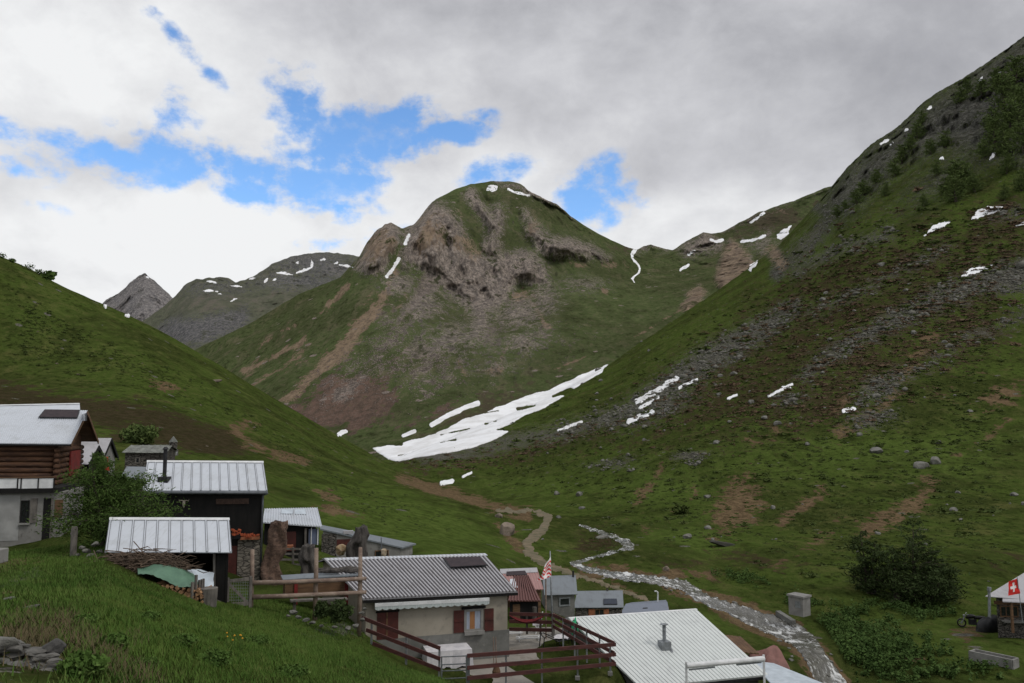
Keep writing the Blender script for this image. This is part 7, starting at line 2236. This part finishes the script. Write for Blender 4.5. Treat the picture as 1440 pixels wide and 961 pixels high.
def motorcycle(t, c, s=1.0, yaw=.3):
    u = Vector((math.cos(yaw), math.sin(yaw), 0)); v = Vector((-u.y, u.x, 0))
    for k_, x in enumerate((-.72, .72)):
        w = c + u * x + Zu * .31
        mb = MB(); ring = [w + (u * math.cos(a) + Zu * math.sin(a)) * .27 for a in [2 * math.pi * i / 20 for i in range(21)]]
        mb.tube(ring, .055, 7, False); wh = mb.build('wheel', M_BLACK, t, smooth=True)
        mb = MB(); mb.tube([w - v * .05, w + v * .05], .07, 10)
        for i in range(8):
            a = math.pi * i / 4; mb.bar(w, w + (u * math.cos(a) + Zu * math.sin(a)) * .25, .015, .015)
        mb.build('rim', M_STEEL, wh)
    mb = MB(); mb.tube([c + u * -.35 + Zu * .75, c + u * -.05 + Zu * .82, c + u * .2 + Zu * .80, c + u * .42 + Zu * .66], [.06, .15, .17, .07], 10); mb.build('tank', M_BLACK, t, smooth=True)
    mb = MB(); mb.tube([c - u * .85 + Zu * .82, c - u * .5 + Zu * .76, c - u * .1 + Zu * .74], [.07, .14, .12], 10); mb.build('seat', M_BLACK, t, smooth=True)
    mb = MB(); mb.box(c + Zu * .42, u * .26, v * .14, Zu * .19); mb.build('engine', M_DARKSTEEL, t)
    mb = MB()
    for s_ in (-1, 1): mb.tube([c + u * .72 + v * .08 * s_ + Zu * .31, c + u * .45 + v * .08 * s_ + Zu * .9], .025, 6)
    mb.build('fork', M_STEEL, t)
    mb = MB(); mb.tube([c + u * .3 + v * .38 + Zu * 1.0, c + u * .42 + v * .15 + Zu * .98, c + u * .42 - v * .15 + Zu * .98, c + u * .3 - v * .38 + Zu * 1.0], .02, 6); mb.build('handlebar', M_STEEL, t)
    mb = MB(); mb.tube([c + u * .5 + Zu * .84, c + u * .6 + Zu * .84], [.07, .09], 10); mb.build('headlight', M_STEEL, t)
    mb = MB(); mb.tube([c + u * .1 - v * .17 + Zu * .25, c - u * .4 - v * .19 + Zu * .28, c - u * .85 - v * .2 + Zu * .36], [.03, .05, .055], 8); mb.build('exhaust', M_STEEL, t)


c = gp(1368, 883); motorcycle(t, c, 1, 2.8)
t = thing('covered_vehicle', 'vehicle hidden under a black cover, right of the motorcycle', 'covered vehicle', gp(1395, 889))
c = gp(1395, 888); mb = MB(); rows = []; N = 30
for k_, (z, f_) in enumerate(((0, 1.08), (.25, 1.05), (.55, .98), (.8, .8), (.98, .5), (1.04, .15))):
    r = []
    for i in range(N):
        a = 2 * math.pi * i / N
        q = float(fbm(np.array([math.cos(a) * 1.5]), np.array([math.sin(a) * 1.5]), np.array([z * 2.0]), 3)[0])
        r.append(c + Vector((math.cos(a) * 1.05 * f_ * (1 + .1 * q), math.sin(a) * .5 * f_ * (1 + .15 * q), z * (1 + .12 * q + .12 * math.cos(a)) + (.03 * math.sin(i * 2) if k_ == 0 else 0))))
    rows.append(r)
pts = [p for r in rows for p in r]
mb.add(pts, [(k_ * N + i, k_ * N + (i + 1) % N, (k_ + 1) * N + (i + 1) % N, (k_ + 1) * N + i) for k_ in range(5) for i in range(N)] + [[5 * N + i for i in range(N)]])
mb.build('cover', M_BLACK, t, smooth=True)
for dx in (-.7, .7):
    mb = MB(); w = c + Vector((dx, -.1, .22)); mb.tube([w - Vector((0, .12, 0)), w + Vector((0, .12, 0))], .22, 14); mb.build('wheel', M_BLACK, t)
t = thing('cabin_flagpole', 'thin flagpole beside the cabin with a red flag with white cross', 'flagpole', P(1437, 872, 55))
a, b = P(1430.5, 812, 54.5), P(1438, 875, 54.5)
mb = MB(); mb.tube([b, a], .025, 6); mb.build('pole', M_STEEL, t)
o = flag('f', '', P(1418.5, 818, 54.5), P(1430.8, 813.5, 54.5), P(1418, 838, 54.3), P(1434, 835, 54.5), swiss, None, wave=.06).build('cabin_flag', [M_BRIGHTRED, M_CLOTHWHITE])
tag(o, 'red flag with white cross flying in front of the cabin roof', 'flag')
t = thing('stone_trough', 'long shallow concrete trough in the grass at the right bottom', 'trough', gp(1396, 932))
a, b = gp(1368, 927), gp(1428, 940)
d_ = (b - a).normalized(); s_ = Vector((-d_.y, d_.x, 0)) * .35
for e in (-1, 1):
    mb = MB(); mb.bar(a + s_ * e + Zu * .25, b + s_ * e + Zu * .25, .12, .6); mb.build('side', M_CONCRETE, t)
for q in (a, b):
    mb = MB(); mb.bar(q - s_ + Zu * .25, q + s_ + Zu * .25, .12, .56); mb.build('end', M_CONCRETE, t)
mb = MB(); mb.bar(a + Zu * .12, b + Zu * .12, .58, .06); mb.build('bottom', M_CEMENT, t)

# ---- by the white-roofed house
c = P(1076, 936, 37)
cloth('brown_tarpaulin', 'red-brown tarpaulin over a heap, between white roof and stream', 'tarpaulin', c - Zu * .75, .95, .7, 1.25, M_TARPB, 3.0, .45)
t = thing('plank_pile', 'pile of brown planks beside the white roof', 'planks', P(1032, 905, 37))
for i in range(6):
    mb = MB(); o_ = Vector((i * .19, i * .05, -.03 * i)); mb.bar(P(1012, 893, 39) + o_, P(1036, 917, 36) + o_, .15, .05); mb.build('plank', M_BROWNWOOD, t)
t = thing('white_post_lamp', 'short white post with a bent top behind the blue-grey shed', 'post', P(925, 850, 64)); a = P(925, 833, 64)
mb = MB(); mb.tube([P(925, 858, 64), a, a + Vector((-.12, 0, .08)), a + Vector((-.25, 0, .06))], .05, 8); mb.build('post', M_WHITE, t)
for x, y0, y1, dd, lab in ((1137.5, 937, 956, 50, 'dark wooden stake at the edge of the stream'), (1104, 934, 948, 42, 'pale stake beside the red-brown tarpaulin')):
    t = thing('stake', lab, 'stake', P(x, y1, dd)); mb = MB(); mb.tube([P(x, y1 + 3, dd), P(x, y0, dd)], .07, 7); mb.build('stake', M_GREYWOOD if dd < 45 else M_BARK, t)
mb = MB(); mb.bar(gp(1094, 866) + Zu * .15, gp(1116, 880) + Zu * .15, .4, .5); o = mb.build('concrete_weir', M_CEMENT); tag(o, 'low concrete weir wall at the stream below the block hut', 'weir')
